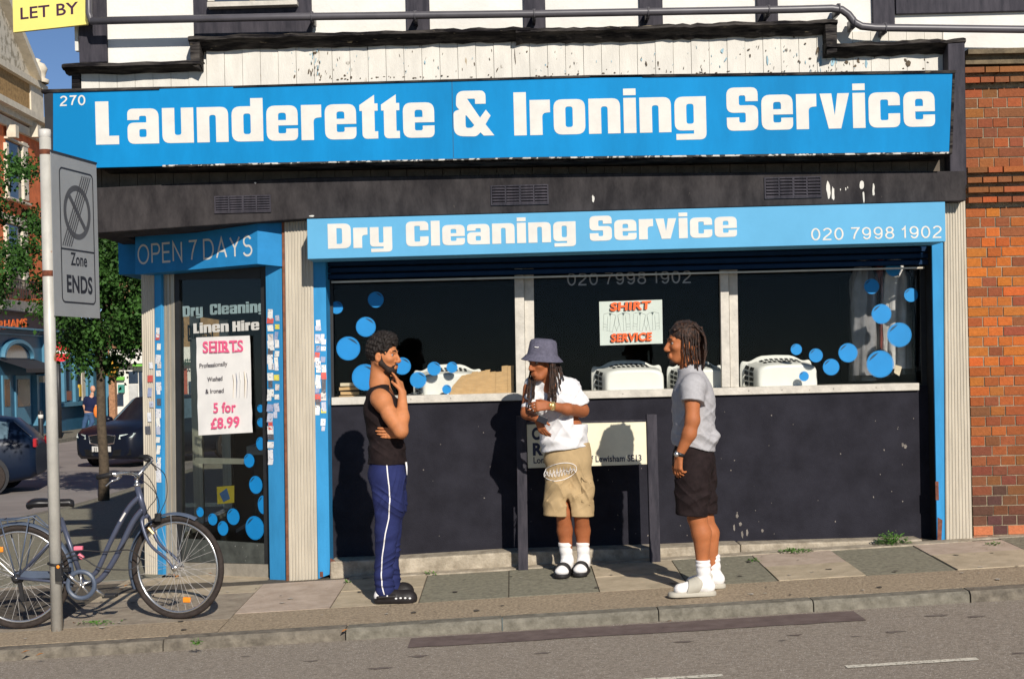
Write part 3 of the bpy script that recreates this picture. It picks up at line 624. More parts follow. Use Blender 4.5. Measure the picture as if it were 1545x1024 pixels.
for px, py, rx, ry in [(393,616,5,6),(394,637,6,7),(393,669,6.5,10),(376,694.5,8,10.5),(386,731,10,13.5),(397,761,8,14),(384.5,796,14,18),(352,779,9.5,12.5),(336.5,796.5,8,11),(321,783,7,9),(302,772,5.5,7.5)]:
    c = D(px, py, -.043); ex = (D(px+rx, py, -.043) - D(px-rx, py, -.043))/2; ex.z = 0; ey = Vector((0, 0, ry*(c.y-CY)/F)); bubble(door, c, ex, ey, dn, False)
mb = MB()
def dword(word, ax, ay, bx, by, h, off, block=True, m=0):
    a, b = D(ax, ay, off), D(bx, by, off); lay(mb, block_word(word) if block is True else (stroke_mesh(word, .10) if block == 's' else font_word(word)), a, b, UP, h*(a.y-CY)/F, ref=65 if block is True else None, m=m, depth=.001)
dword('Linen', 292, 503, 345, 500, 15, -.043); dword('Hire', 351, 500, 391, 497.5, 15, -.043); mb.build('lettering', M['letter'], door)
mb = MB(); dword('Dry', 276, 478, 306, 476, 16, -.043, m=0); dword('Cleaning', 317, 475, 401, 470.5, 16, -.043, m=0); mb.build('lettering', mat('teal_grey_vinyl', (.22,.30,.30), .6, .2, 10), door)
# small stickers on the posts
SC = [(.75,.74,.7),(.72,.72,.72),(.78,.77,.7),(.7,.62,.1),(.6,.1,.08),(.3,.35,.5),(.65,.6,.55),(.1,.1,.11),(.5,.52,.6)]
SM = [mat('paper_sticker', c, .6, .14, 30, speck=((.2,.2,.24), 70, .6)) for c in SC]
rs = random.Random(21)
def stick(fn, par, x0, x1, y0, y1, n, wmin=7, wmax=15):
    y = y0
    for i in range(n):
        y += (y1-y0)/n; w_, h_ = rs.uniform(wmin, wmax), rs.uniform(7, 15); px = rs.uniform(x0, max(x0+.1, x1-w_)); py = y + rs.uniform(-3, 3); t = rs.uniform(-.12, .12)
        a, b, c, d = fn(px, py), fn(px+w_, py + t*w_), fn(px+w_-t*h_, py+h_), fn(px-t*h_, py+h_)
        mb = MB(); mb.add([a, b, c, d], [(0, 3, 2, 1)]); mb.build('paper_sticker', rs.choice(SM[:3] + SM), par, fix=False)
fr = bpy.data.objects['shopfront_frame']
k0 = lambda px, py: P(px, py, .0095 - rs.uniform(0, .002))
stick(k0, fr, 475, 484, 474, 610, 15, 6, 9); stick(k0, fr, 484, 492, 490, 640, 13, 5, 8)
k1 = lambda px, py: D(px, py, .0525 + rs.uniform(0, .002))
stick(k1, post, 403, 413, 455, 690, 20, 6, 10); stick(k1, post, 412, 422, 460, 620, 12, 5, 9)
k2 = lambda px, py: D(px, py, .0225 + rs.uniform(0, .002)); stick(k2, post2, 235, 243, 478, 715, 17, 5, 8)
k3 = lambda px, py: D(px, py, .0305 + rs.uniform(0, .002)); pil = bpy.data.objects['pilaster.002']
stick(k3, pil, 218, 232, 530, 640, 6, 5, 9)
# ---------------------------------------------------------------- signs on the building
sg = thing('fascia_sign', 'long blue main fascia sign lettered Launderette and Ironing Service', 'sign', P(770, 237, YS1 + .15))
mb = MB(); mb.ppx([(80,139),(770,119.5),(1437,110.5),(1432,229),(770,237.5),(145,253),(80,250)], YS1, YS1+.03); mb.build('panel', M['sign_blue'], sg)
mb = MB(); mb.ppx([(66,143),(79.8,139),(79.8,250),(70,250)], YS1-.004, YS1+.35); mb.build('end_cap', M['metal_black'], sg)
mb = MB(); mb.ppx([(62,135),(240,131),(240,135),(62,140)], YS1-.012, YS1+.35); mb.ppx([(352,129.5),(770,117),(770,120),(352,132)], YS1-.01, YS1+.35); mb.ppx([(770,117),(890,113.5),(890,116.5),(770,120)], YS1-.01, YS1+.35); mb.ppx([(970,112.5),(1442,106),(1442,110.2),(970,116)], YS1-.012, YS1+.35)
mb.ppx([(240,131),(352,129.5),(352,131.5),(240,134)], YS1+.02, YS1+.35); mb.ppx([(890,113.5),(970,112.5),(970,114),(890,115.5)], YS1+.02, YS1+.35); mb.ppx([(150,253.3),(1432,232.8),(1432,234.5),(150,254.5)], YS1+.03, YS1+.35); mb.build('top_rail', M['black_wood'], sg)
mb = MB(); mb.ppx([(1437.5,110),(1441,110),(1437,232),(1432.5,232)], YS1-.004, YS1+.35); mb.build('end_rail', M['black_wood'], sg)
mb = MB(); mb.ppx([(245,249),(770,237.8),(1432,229.3),(1432,231.8),(770,239.8),(245,251.4)], YS1-.006, YS1+.1); mb.build('bottom_rail', mat('flaking_rail', (.50,.47,.41), .8, .2, 10, speck=((.04,.035,.03), 22, .45), bump=.4), sg)
mb = MB()
for px in (681.5,): a, b = P(px, 121, YS1-.0005), P(px+2.4, 238, YS1-.0005); mb.prism([a, a + Vector((.003,0,0)), b + Vector((.003,0,0)), b], (0, -.001, 0))
mb.build('panel_seam', M['metal_black'], sg)
mb = MB(); bl = lambda px: 218.5 - (px-150)*.0219
YT = YS1 - .0005
for wd, a, b in (('L',145,180),('aunderette',193,656),('&',685,746),('Ironing',776,1066),('Service',1097,1411)):
    mb = MB(); sign_word(mb, wd, a, bl(a), b, bl(b), 65, YT); mb.build('lettering', M['letter'], sg)
mb = MB(); sign_word(mb, '270', 90, 160.5, 129, 159, 15.5, YT, 's', bold=.14); mb.build('house_number', M['letter'], sg)
s2 = thing('shutter_box_sign', 'pale blue sign lettered Dry Cleaning Service on the roller shutter box', 'sign', P(945, 378, YS2 + .15))
mb = MB(); mb.ppx([(463,330.5),(1426,304.5),(1427,364.5),(464,391)], YS2, .0); mb.build('box', M['sign_pale'], s2, bevel=.004)
mb = MB(); bl = lambda px: 375.5 - (px-495)*.0298
for wd, a, b in (('Dry',495,592),('Cleaning',613,869),('Service',890,1112)): mb = MB(); sign_word(mb, wd, a, bl(a), b, bl(b), 37.5, YS2-.001); mb.build('lettering', M['letter'], s2)
mb = MB(); sign_word(mb, '020 7998 1902', 1224, 363, 1421, 359, 20.5, YS2-.001, 's', bold=.115); mb.build('phone_number', M['letter'], s2)
s3 = thing('door_fascia_sign', 'blue angled sign over the corner door lettered OPEN 7 DAYS', 'sign', D(300, 400, .1))
of = .2
mb = MB(); q = [D(204,352,of), D(388,330,of), D(388,398,of), D(204,414,of)]; mb.prism(q, -dn*.3, 0)
e0, e1 = D(388.3,330,of), D(388.3,398,of); g0, g1 = P(426,330,.02), P(426,402,.02); 
mb.add([e0, g0, g1, e1, e0 - dn*.3, e1 - dn*.3], [(0,1,2,3), (3,2,5), (0,4,1)], 0)
mb.build('panel', M['blue_dk'], s3)
mb = MB(); p0 = P(188,368,1.2); p1 = P(203.5,416,1.2); mb.box(p0.x, p1.x + .1, 1.0, 2.6, p1.z, p0.z + .04); mb.build('side_panel', M['blue_dk'], s3)
mb = MB(); dword('OPEN 7 DAYS', 208, 399.5, 381, 386.5, 33, of + .001, 's'); mb.build('lettering', M['letter'], s3)
# letting board at the top corner
lb = thing('letting_board', 'yellow board lettered LET BY fixed to the top left corner', 'sign', P(118, 80, .0))
a, b = P(130, 37, -.1), P(20, 49, .07); ex = (a-b)
mb = MB(); hb = Vector((0, 0, .55)); nb = Vector((ex.y, -ex.x, 0)).normalized(); mb.prism([b, a, a + hb, b + hb], -nb*.03); mb.build('board', mat('yellow_board', (.80,.70,.19), .5, .04, 4), lb)
mb = MB(); lo = lambda px, py: on_plane(px, py, b + nb*.001, nb)
lay(mb, font_word('LET BY', .01), lo(31, 29.5), lo(118, 20.5), UP, 17.5*10.7/F, depth=.001); mb.build('lettering', mat('plum_print', (.06,.02,.05), .5), lb)
mb = MB(); p = P(114, 38, .1); q = P(120, 78, .1); mb.box(p.x, q.x, .07, .12, q.z, p.z + .3); mb.build('bracket', mat('pale_bracket', (.6,.6,.55), .6), lb)
# ---------------------------------------------------------------- sculpting on a distance grid
class Vol:
    def __init__(s, lo, hi, h):
        s.h = h; s.lo = np.array(lo, float); s.n = np.ceil((np.array(hi) - s.lo)/h).astype(int) + 1
        s.ax = [s.lo[i] + h*np.arange(s.n[i]) for i in range(3)]; s.d = np.full(s.n, .3, np.float32)
    def win(s, lo, hi):
        a = np.clip(np.floor((np.array(lo) - s.lo)/s.h).astype(int), 0, s.n - 1); b = np.clip(np.ceil((np.array(hi) - s.lo)/s.h).astype(int) + 1, 1, s.n)
        sl = tuple(slice(i, max(j, i+1)) for i, j in zip(a, b)); g = [s.ax[i][sl[i]] for i in range(3)]
        return sl, g[0][:,None,None], g[1][None,:,None], g[2][None,None,:]
    def put(s, sl, e, k, op):
        c = s.d[sl]; e = e.astype(np.float32)
        if op == 'u':
            h = np.clip(.5 + .5*(c - e)/k, 0, 1); s.d[sl] = c*(1-h) + e*h - k*h*(1-h)
        elif op == 's':
            e = -e; h = np.clip(.5 - .5*(c - e)/k, 0, 1); s.d[sl] = c*(1-h) + e*h + k*h*(1-h)
    def cap(s, a, b, ra, rb=None, k=.02, op='u', y=1.0):
        a = np.array(a, float); b = np.array(b, float); rb = ra if rb is None else rb; m = max(ra, rb)*max(1, y) + .05 + k
        sl, X, Y, Z = s.win(np.minimum(a, b) - m, np.maximum(a, b) + m); d = b - a
        d2 = np.array([d[0], d[1]/y, d[2]]); px, py, pz = X - a[0], (Y - a[1])/y, Z - a[2]
        t = np.clip((px*d2[0] + py*d2[1] + pz*d2[2])/max(1e-9, d2.dot(d2)), 0, 1)
        e = np.sqrt((px - t*d2[0])**2 + (py - t*d2[1])**2 + (pz - t*d2[2])**2) - (ra + (rb-ra)*t)
        s.put(sl, e, k, op); return s
    def ell(s, c, r, k=.02, op='u', B=None):
        c = np.array(c, float); r = np.array(r, float); m = r.max() + .05 + k; sl, X, Y, Z = s.win(c - m, c + m)
        px, py, pz = X - c[0], Y - c[1], Z - c[2]
        if B is not None: px, py, pz = (px*B[0][0] + py*B[0][1] + pz*B[0][2], px*B[1][0] + py*B[1][1] + pz*B[1][2], px*B[2][0] + py*B[2][1] + pz*B[2][2])
        k0 = np.sqrt((px/r[0])**2 + (py/r[1])**2 + (pz/r[2])**2) + 1e-6; k1 = np.sqrt((px/r[0]**2)**2 + (py/r[1]**2)**2 + (pz/r[2]**2)**2) + 1e-6
        s.put(sl, k0*(k0-1)/k1, k, op); return s
    def cutw(s, p, n, lo, hi, k=.006):
        n = np.array(n, float); n /= np.linalg.norm(n); sl, X, Y, Z = s.win(np.minimum(lo, hi), np.maximum(lo, hi)); e = (X-p[0])*n[0] + (Y-p[1])*n[1] + (Z-p[2])*n[2]; s.put(sl, -e, k, 's'); return s
    def cut(s, p, n, k=.006):              # keep the side opposite to n
        n = np.array(n, float); n /= np.linalg.norm(n); p = np.array(p, float)
        e = ((s.ax[0]-p[0])*n[0])[:,None,None] + ((s.ax[1]-p[1])*n[1])[None,:,None] + ((s.ax[2]-p[2])*n[2])[None,None,:]
        s.put((slice(None),)*3, -e, k, 's'); return s
    def wave(s, amp, kx, ky, kz, ph=0, lo=None, hi=None):
        sl, X, Y, Z = s.win(lo if lo is not None else s.lo, hi if hi is not None else s.lo + s.h*s.n)
        q = np.sin(kx*X + ky*Y + kz*Z + ph + 1.3*np.sin(kz*.37*Z + kx*.6*Y + ph))
        if lo is not None:
            f = 1
            for a, i in ((X, 0), (Y, 1), (Z, 2)):
                c = (lo[i]+hi[i])/2; w_ = (hi[i]-lo[i])/2; f = f*np.clip(1.6*(1 - np.abs(a-c)/w_), 0, 1)
            q = q*f
        s.d[sl] += (amp*q).astype(np.float32); return s
    def folds(s, amp, kx, ky, kz, ph, lo, hi, sharp=2.0):     # narrow cloth creases standing off the surface
        sl, X, Y, Z = s.win(np.minimum(lo, hi), np.maximum(lo, hi)); q = kx*X + ky*Y + kz*Z + ph + 1.1*np.sin(.31*kz*Z + .4*kx*X + ph) + .7*np.sin(23*Y + 9*Z + ph); f = 1
        for a, i in ((X, 0), (Y, 1), (Z, 2)):
            c = (lo[i]+hi[i])/2; w_ = abs(hi[i]-lo[i])/2; f = f*np.clip(1.7*(1 - np.abs(a-c)/w_), 0, 1)
        g = .55 + .45*np.sin(.5*q + 17*Y + 5*ph); s.d[sl] -= (amp*f*g*(1 - np.abs(np.sin(q)))**sharp).astype(np.float32); return s
    def grain(s, amp, sc, seed=0):
        r = np.random.RandomState(seed); q = 0
        X, Y, Z = s.ax[0][:,None,None], s.ax[1][None,:,None], s.ax[2][None,None,:]
        for i in range(7):
            k = r.normal(size=3)*sc; q = q + np.sin(k[0]*X + k[1]*Y + k[2]*Z + r.uniform(0, 6))
        s.d += (amp*q/3).astype(np.float32); return s
    def yfront(s, x, z):                   # first surface met looking along +Y
        i = int(round((x - s.lo[0])/s.h)); k = int(round((z - s.lo[2])/s.h))
        if not (0 <= i < s.n[0] and 0 <= k < s.n[2]): return None
        col = s.d[i,:,k]; j = np.argmax(col < 0)
        if col[j] >= 0: return None
        return s.ax[1][j] - (s.h*(-col[j])/(col[j-1]-col[j]) if j > 0 else 0)
    def mesh(s, name, mats, parent=None, smooth_it=1, label=None):
        d = s.d; neg = d < 0; nx, ny, nz = d.shape
        cnt = np.zeros((nx-1, ny-1, nz-1), np.int8)
        for i in (0,1):
            for j in (0,1):
                for k in (0,1): cnt += neg[i:nx-1+i, j:ny-1+j, k:nz-1+k]
        act = (cnt > 0) & (cnt < 8); I = np.argwhere(act); idx = np.full(act.shape, -1, np.int64); idx[act] = np.arange(len(I))
        acc = np.zeros((len(I), 3)); num = np.zeros(len(I)); cor = [(i,j,k) for i in (0,1) for j in (0,1) for k in (0,1)]
        for a in cor:
            for ax in range(3):
                if a[ax]: continue
                b = list(a); b[ax] = 1
                da = d[I[:,0]+a[0], I[:,1]+a[1], I[:,2]+a[2]]; db = d[I[:,0]+b[0], I[:,1]+b[1], I[:,2]+b[2]]
                mk = (da < 0) != (db < 0); t = np.where(mk, da/np.where(mk, da-db, 1), 0)
                for q in range(3): acc[:,q] += mk*(a[q] + (t if q == ax else 0))
                num += mk
        V = s.lo + (I + acc/num[:,None])*s.h; Q = []
        for ax in range(3):
            sa = [slice(0, n_) for n_ in d.shape]; sb = list(sa); sa[ax] = slice(0, d.shape[ax]-1); sb[ax] = slice(1, d.shape[ax])
            ch = neg[tuple(sa)] != neg[tuple(sb)]; E = np.argwhere(ch); o1, o2 = [(1,2),(2,0),(0,1)][ax]
            E = E[(E[:,o1] > 0) & (E[:,o2] > 0) & (E[:,o1] < d.shape[o1]-1) & (E[:,o2] < d.shape[o2]-1)]
            fl = neg[E[:,0], E[:,1], E[:,2]]; c = []
            for u, v in ((-1,-1),(0,-1),(0,0),(-1,0)):
                e = E.copy(); e[:,o1] += u; e[:,o2] += v; c.append(idx[e[:,0], e[:,1], e[:,2]])
            q = np.stack(c, 1); q[~fl] = q[~fl][:, ::-1]; Q.append(q)
        Q = np.concatenate(Q); Q = Q[(Q >= 0).all(1)]
        for _ in range(smooth_it):           # light relaxation
            sm = np.zeros_like(V); ct = np.zeros(len(V))
            for a, b in ((0,1),(1,2),(2,3),(3,0)):
                np.add.at(sm, Q[:,a], V[Q[:,b]]); np.add.at(sm, Q[:,b], V[Q[:,a]]); np.add.at(ct, Q[:,a], 1); np.add.at(ct, Q[:,b], 1)
            V = V*.5 + .5*sm/np.maximum(ct, 1)[:,None]
        me = bpy.data.meshes.new(name); me.vertices.add(len(V)); me.vertices.foreach_set('co', V.ravel())
        me.loops.add(Q.size); me.loops.foreach_set('vertex_index', Q.ravel()); me.polygons.add(len(Q)); me.polygons.foreach_set('loop_start', np.arange(0, Q.size, 4))
        me.polygons.foreach_set('use_smooth', np.ones(len(Q), bool)); me.update(calc_edges=True)
        for m_ in (mats if isinstance(mats, (list, tuple)) else [mats]): me.materials.append(m_)
        return link_mesh(name, me, parent, label=label)
def vec(*a): return np.array(a, float)
def unit(a): a = np.array(a, float); return a/np.linalg.norm(a)
def hand(V, wr, f, n, t, curl, thumb=(.5, .7, .35), sc=1.0, r=.0088):
    f = unit(f); n = np.array(n, float); n = unit(n - f*n.dot(f)); t2 = np.cross(f, n); t = t2 if np.dot(t2, t) > 0 else -t2; wr = np.array(wr, float)
    for o in (.028, .010, -.009, -.026):
        V.cap(wr + t*o*.55*sc, wr + f*.086*sc + t*o*sc, .0145*sc, .0115*sc, .012)
    for i, (o, L, bl) in enumerate(((.030,.074,.086),(.010,.083,.09),(-.010,.077,.087),(-.028,.060,.08))):
        p = wr + f*bl*sc + t*o*sc; c = curl[i] if isinstance(curl, (list, tuple)) else curl
        for j, (fr, an) in enumerate(((.45, .55), (.31, 1.35), (.24, 1.9))):
            g = f*math.cos(c*an) + n*math.sin(c*an); q = p + g*L*fr*sc
            V.cap(p, q, r*sc*(1-.08*j), r*sc*(.93-.08*j), .004); p = q
    p = wr + f*.022*sc + t*.026*sc; g = unit(f*thumb[0] + t*thumb[1] + n*thumb[2]); q = p + g*.042*sc; V.cap(p, q, .0135*sc, .0105*sc, .01)
    g2 = unit(f*.8 + t*.15 + n*(thumb[2]+.1)); q2 = q + g2*.032*sc; V.cap(q, q2, .0105*sc, .0085*sc, .005)
class Head:
    def __init__(s, c, f, u, sc=1.0):
        s.c = np.array(c, float); s.f = unit(f); s.l = unit(np.cross(u, s.f)); s.u = np.cross(s.f, s.l); s.sc = sc; s.B = np.array([s.f, s.l, s.u])
    def w(s, x, y, z): return s.c + (s.f*x + s.l*y + s.u*z)*s.sc
    def ell(s, V, c, r, k=.02, op='u'): V.ell(s.w(*c), np.array(r)*s.sc, k, op, s.B)
    def cap(s, V, a, b, ra, rb=None, k=.015, op='u'): V.cap(s.w(*a), s.w(*b), ra*s.sc, (rb if rb is not None else ra)*s.sc, k, op)
    def skull(s, V):
        s.ell(V, (-.012,0,.04), (.097,.076,.09), .03); s.ell(V, (.028,0,-.025), (.064,.061,.085), .03); s.ell(V, (.052,0,-.097), (.034,.033,.026), .025)
        for y in (-1, 1):
            s.cap(V, (-.012,.056*y,-.045), (.05,.024*y,-.098), .02, .018, .025); s.ell(V, (.058,.043*y,-.024), (.026,.022,.02), .02)
            s.ell(V, (.089,.032*y,.002), (.011,.015,.007), .012, 's'); s.ell(V, (-.004,.079*y,-.012), (.022,.011,.031), .006); s.ell(V, (.002,.089*y,-.010), (.012,.006,.018), .006, 's')
            s.ell(V, (.099,.013*y,-.042), (.012,.009,.009), .006); s.cap(V, (.088,.014*y,.022), (.076,.046*y,.024), .010, .007, .012)
        s.cap(V, (.090,0,.012), (.114,0,-.034), .0085, .0125, .012); s.ell(V, (.105,0,-.04), (.013,.013,.011), .008)
        s.cap(V, (.090,-.017,-.069), (.090,.017,-.069), .0085, k=.008); s.cap(V, (.088,-.014,-.082), (.088,.014,-.082), .0095, k=.008); s.cap(V, (.102,-.02,-.0755), (.102,.02,-.0755), .0035, k=.004, op='s')
        s.cap(V, (-.03,0,-.05), (-.042,0,-.18), .050, .053, .03)
    def eyes(s, parent, brow, nocut=False):
        for y in (-1, 1):
            mb = MB(); mb.ball(s.w(.0735,.032*y,.002), .0112*s.sc, 14, 10, 0); mb.ball(s.w(.0793,.0325*y,.002), .0068*s.sc, 10, 8, 1); mb.build('eye', [M['eye'], M['iris']], parent, smooth=True)
            mb = MB(); mb.tube([s.w(.097,.014*y,.024), s.w(.095,.03*y,.031), s.w(.082,.047*y,.026)], [.0035*s.sc, .0045*s.sc, .003*s.sc], 6); mb.build('eyebrow', brow, parent, smooth=True)
M['eye'] = mat('eye_white', (.30,.25,.22), .3, .05); M['iris'] = mat('dark_iris', (.02,.012,.008), .2, .1)
def skin(name, c): 
    m = mat(name, tuple(x*.86 for x in c), .62, 0, 9, col2=tuple(x*1.14 for x in c), bump=.15, bscale=220, spec=.3); b = m.node_tree.nodes['Principled BSDF']
    b.inputs['Subsurface Weight'].default_value = .06; b.inputs['Subsurface Radius'].default_value = (.01, .004, .002); return m
M['skin_a'] = skin('light_brown_skin', (.46,.175,.068)); M['skin_b'] = skin('deep_brown_skin', (.31,.10,.037)); M['skin_c'] = skin('warm_brown_skin', (.38,.128,.046))
M['hair'] = mat('black_hair', (.012,.008,.006), .6, .4, 60, bump=.5, bscale=150, spec=.3)
M['beard'] = mat('short_black_beard', (.022,.012,.008), .7, .4, 90, bump=.5, bscale=200)
M['braid'] = mat('brown_black_braids', (.018,.010,.007), .55, 0, 50, col2=(.085,.035,.016), bump=.8, bscale=110, spec=.35, lo=.45, hi=.75)
def cloth(name, c, var=.1, sc=14, **k): return mat(name, c, .85, var, sc, bump=.25, bscale=320, spec=.15, **k)
def J(Y0):
    def f(px, py, dy=0.0): return np.array(P(px, py, Y0 + dy))
    return f
def ribbon(mb, V, pts, wd, off=.0025, m=0):
    out = []
    for x, z in pts:
        y = V.yfront(x, z)
        if y is not None: out.append(Vector((x, y - off, z)))
    for i in range(len(out)-1):
        d = (out[i+1] - out[i]).normalized(); sd = Vector((d.z, 0, -d.x)).normalized()*wd/2
        e = [out[i]-sd, out[i]+sd, out[i+1]+sd, out[i+1]-sd]
        for v in e:
            y = V.yfront(v.x, v.z); v.y = (y if y is not None and abs(y - v.y) < .03 else v.y + off) - off
        mb.add(e, [(0,1,2,3)], m)
def densify(pts, n):
    out = []
    for a, b in zip(pts, pts[1:]): out += [a + (b-a)*i/n for i in range(n)]
    return out + [pts[-1]]
# ---------------------------------------------------------------- man in the black vest
Y1 = -1.06; j = J(Y1); g1 = G(-.82, Y1)
p1 = thing('person', 'bearded man in black vest and blue striped track trousers, hand on chin', 'person', (-.82, Y1, g1), 'three men talking outside the shop')
H = .005
lo, hi = j(530, 930, -.42), j(650, 485, .40); B = Vol([lo[0], Y1-.45, g1-.02], [hi[0], Y1+.40, hi[2]], H)
hd = Head(j(578, 536, 0), (1, -.30, -.03), (-.03, 0, 1), 1.04); hd.skull(B)
def torso1(V, g, arms=True):
    V.ell(j(576, 622), (.112+g, .155+g, .19+g), .05); V.ell(j(583, 668), (.108+g, .145+g, .17+g), .06); V.ell(j(584, 716), (.118+g, .16+g, .12+g), .06)
    V.cap(j(573, 599, -.15), j(573, 599, .15), .055+g, k=.05); V.ell(j(590, 612, -.07), (.05+g, .075+g, .06+g), .04); V.cap(j(574, 597), j(577, 577), .052+g, .048+g, .04)
torso1(B, 0)
for a, b, ra, rb in ((j(573,601,-.185), j(577,604,-.20), .066, .066), (j(575,603,-.2), j(604,650,-.225), .057, .046), (j(588,626,-.22), j(596,637,-.222), .05, .047), (j(605,650,-.225), j(607,628,-.19), .046, .043), (j(607,630,-.19), j(607,592,-.115), .043, .027)): B.cap(a, b, ra, rb, .025)
hand(B, j(607,592,-.115), j(600,566,-.05) - j(607,592,-.115), (-.7, .5, .25), (-.5,-.5,-.2), [.25,.55,.75,.9], sc=1.0, thumb=(.7,.6,.3))
for a, b, ra, rb in ((j(575,602,.18), j(603,650,.17), .057, .045), (j(603,652,.17), j(607,655,-.13), .042, .032)): B.cap(a, b, ra, rb, .025)
hand(B, j(606,654,-.160), vec(-1,-.07,.07), (0,1,.0), (0,0,1), [.12,.15,.2,.25], sc=1.0, thumb=(.4,.7,.1))
for sgn, dy, hx, ty in ((-1,-.095,572,898), (1,.12,583,884)):
    V = B; V.cap(j(584,722,dy*.9), j(583,795,dy), .085, .06, .03); V.cap(j(583,795,dy), j(hx+8,ty-14,dy), .058, .038, .02)
B.mesh('body', M['skin_a'], p1)
hd.eyes(p1, M['hair'])
h = Vol(hd.c - .2, hd.c + .2, .004); hd.ell(h, (-.008,0,.058), (.097,.086,.089), .02); hd.ell(h, (-.036,0,.03), (.080,.086,.082), .03); hd.ell(h, (.01,0,.10), (.085,.08,.06), .02)
h.grain(.006, 150, 1); h.grain(.004, 330, 2); hd.ell(h, (.105,0,-.01), (.066,.12,.073), .008, 's'); hd.ell(h, (.035,0,-.08), (.085,.12,.085), .01, 's'); hd.ell(h, (0,.09,-.02), (.036,.03,.042), .01, 's'); hd.ell(h, (0,-.09,-.02), (.036,.03,.042), .01, 's')
h.mesh('hair', M['hair'], p1)
h = Vol(hd.c - .2, hd.c + .2, .004); hd.ell(h, (.045,0,-.094), (.051,.047,.040), .01)
for y in (-1,1): hd.cap(h, (.004,.066*y,.01), (.012,.063*y,-.05), .011, .016, .012); hd.cap(h, (.012,.062*y,-.05), (.055,.035*y,-.095), .018, .02, .012); hd.cap(h, (.098,.004*y,-.06), (.083,.03*y,-.072), .006, .007, .006)
h.grain(.0018, 380, 3); hd.ell(h, (.097,0,-.076), (.014,.019,.011), .004, 's'); h.mesh('beard', M['beard'], p1)
M['vest'] = cloth('black_vest_cotton', (.016,.010,.010), .3, 20); M['navy'] = cloth('navy_track_cloth', (.020,.026,.095), .12, 8); M['wsock'] = cloth('white_sock', (.78,.75,.72), .05)
v = Vol([lo[0], Y1-.33, j(590,706)[2]], [hi[0], Y1+.33, j(590,560)[2]], H); torso1(v, .012); v.cap(j(584,690), j(585,704), .125, .128, .04, y=1.3)
for sgn in (-1, 1): v.ell(j(577,603,.215*sgn), (.08,.125,.115), .012, 's')
v.ell(j(575,570), (.095,.088,.085), .012, 's'); v.ell(j(600,590,-.0), (.07,.095,.085), .012, 's')
v.cut(j(585,699), (0,0,-1)); v.folds(.010, 30, 0, 46, 1.0, j(540,705,-.4), j(640,600,.4)); v.folds(.009, -36, 8, 40, 2.4, j(540,705,-.4), j(640,620,.4)); v.wave(.0035, 22, 0, 48, 1.0); v.wave(.003, -30, 10, 35, 2.0, lo=j(545,700,-.35), hi=j(625,630,.35)); v.mesh('vest', M['vest'], p1)
t = Vol([lo[0], Y1-.36, j(580,897)[2]], [hi[0], Y1+.36, j(580,690)[2]], H)
t.ell(j(584,716), (.121,.172,.13), .04); t.cap(j(584,696), j(584,712), .116, .12, .04, y=1.38)
for dy, o, foot in ((-.095, 0, 898), (.11, 4, 894)):
    t.cap(j(585+o,725,dy*.9), j(587+o,762,dy), .112, .098, .03); t.cap(j(587+o,762,dy), j(583+o,800,dy), .098, .077, .03); t.cap(j(583+o,800,dy), j(579+o*2.6,870,dy), .077, .06, .03); t.cap(j(579+o*2.6,870,dy), j(580+o*2.6,foot-8,dy), .06, .064, .02)
t.wave(.008, 30, 8, 38, .5, lo=j(550,800,-.4), hi=j(625,715,.4)); t.wave(.009, -26, 12, 55, 2.2, lo=j(555,895,-.4), hi=j(610,790,.4)); t.wave(.009, 8, 3, 130, 0, lo=j(555,899,-.4), hi=j(610,850,.4)); t.folds(.013, 34, 15, 52, .4, j(550,800,-.4), j(640,705,.4)); t.folds(.012, -30, 10, 66, 2.0, j(550,905,-.4), j(640,780,.4)); t.folds(.012, 10, 12, 120, .7, j(550,905,-.4), j(640,850,.4)); t.folds(.011, 60, 10, -26, 1.5, j(550,790,-.4), j(640,690,.4)); t.wave(.003, 20, -20, 17, 1.1)
t.cut(j(580,694), (0,0,1)); t.mesh('track_trousers', M['navy'], p1)
mb = MB(); pts = [j(a, b) for a, b in ((587,699),(591,730),(592,752),(590,778),(585,800),(580,835),(578.5,860),(580,880),(583,891))]
ribbon(mb, t, [(p[0], p[2]) for p in densify(pts, 8)], .0075); mb.build('trouser_stripe', M['wsock'], p1, fix=False)
mb = MB(); mb.tube([Vector(j(612.5,697,-.06)), Vector(j(613.5,704,-.07)), Vector(j(614,716,-.075))], [.007,.006,.004], 8); mb.build('drawstring', M['wsock'], p1, smooth=True)
M['clog'] = mat('black_foam_clog', (.016,.013,.013), .55, .2, 20)
def shoe_dir(hx, hy, tx, ty, dy, dt): return j(hx, hy, dy), j(tx, ty, dy+dt)
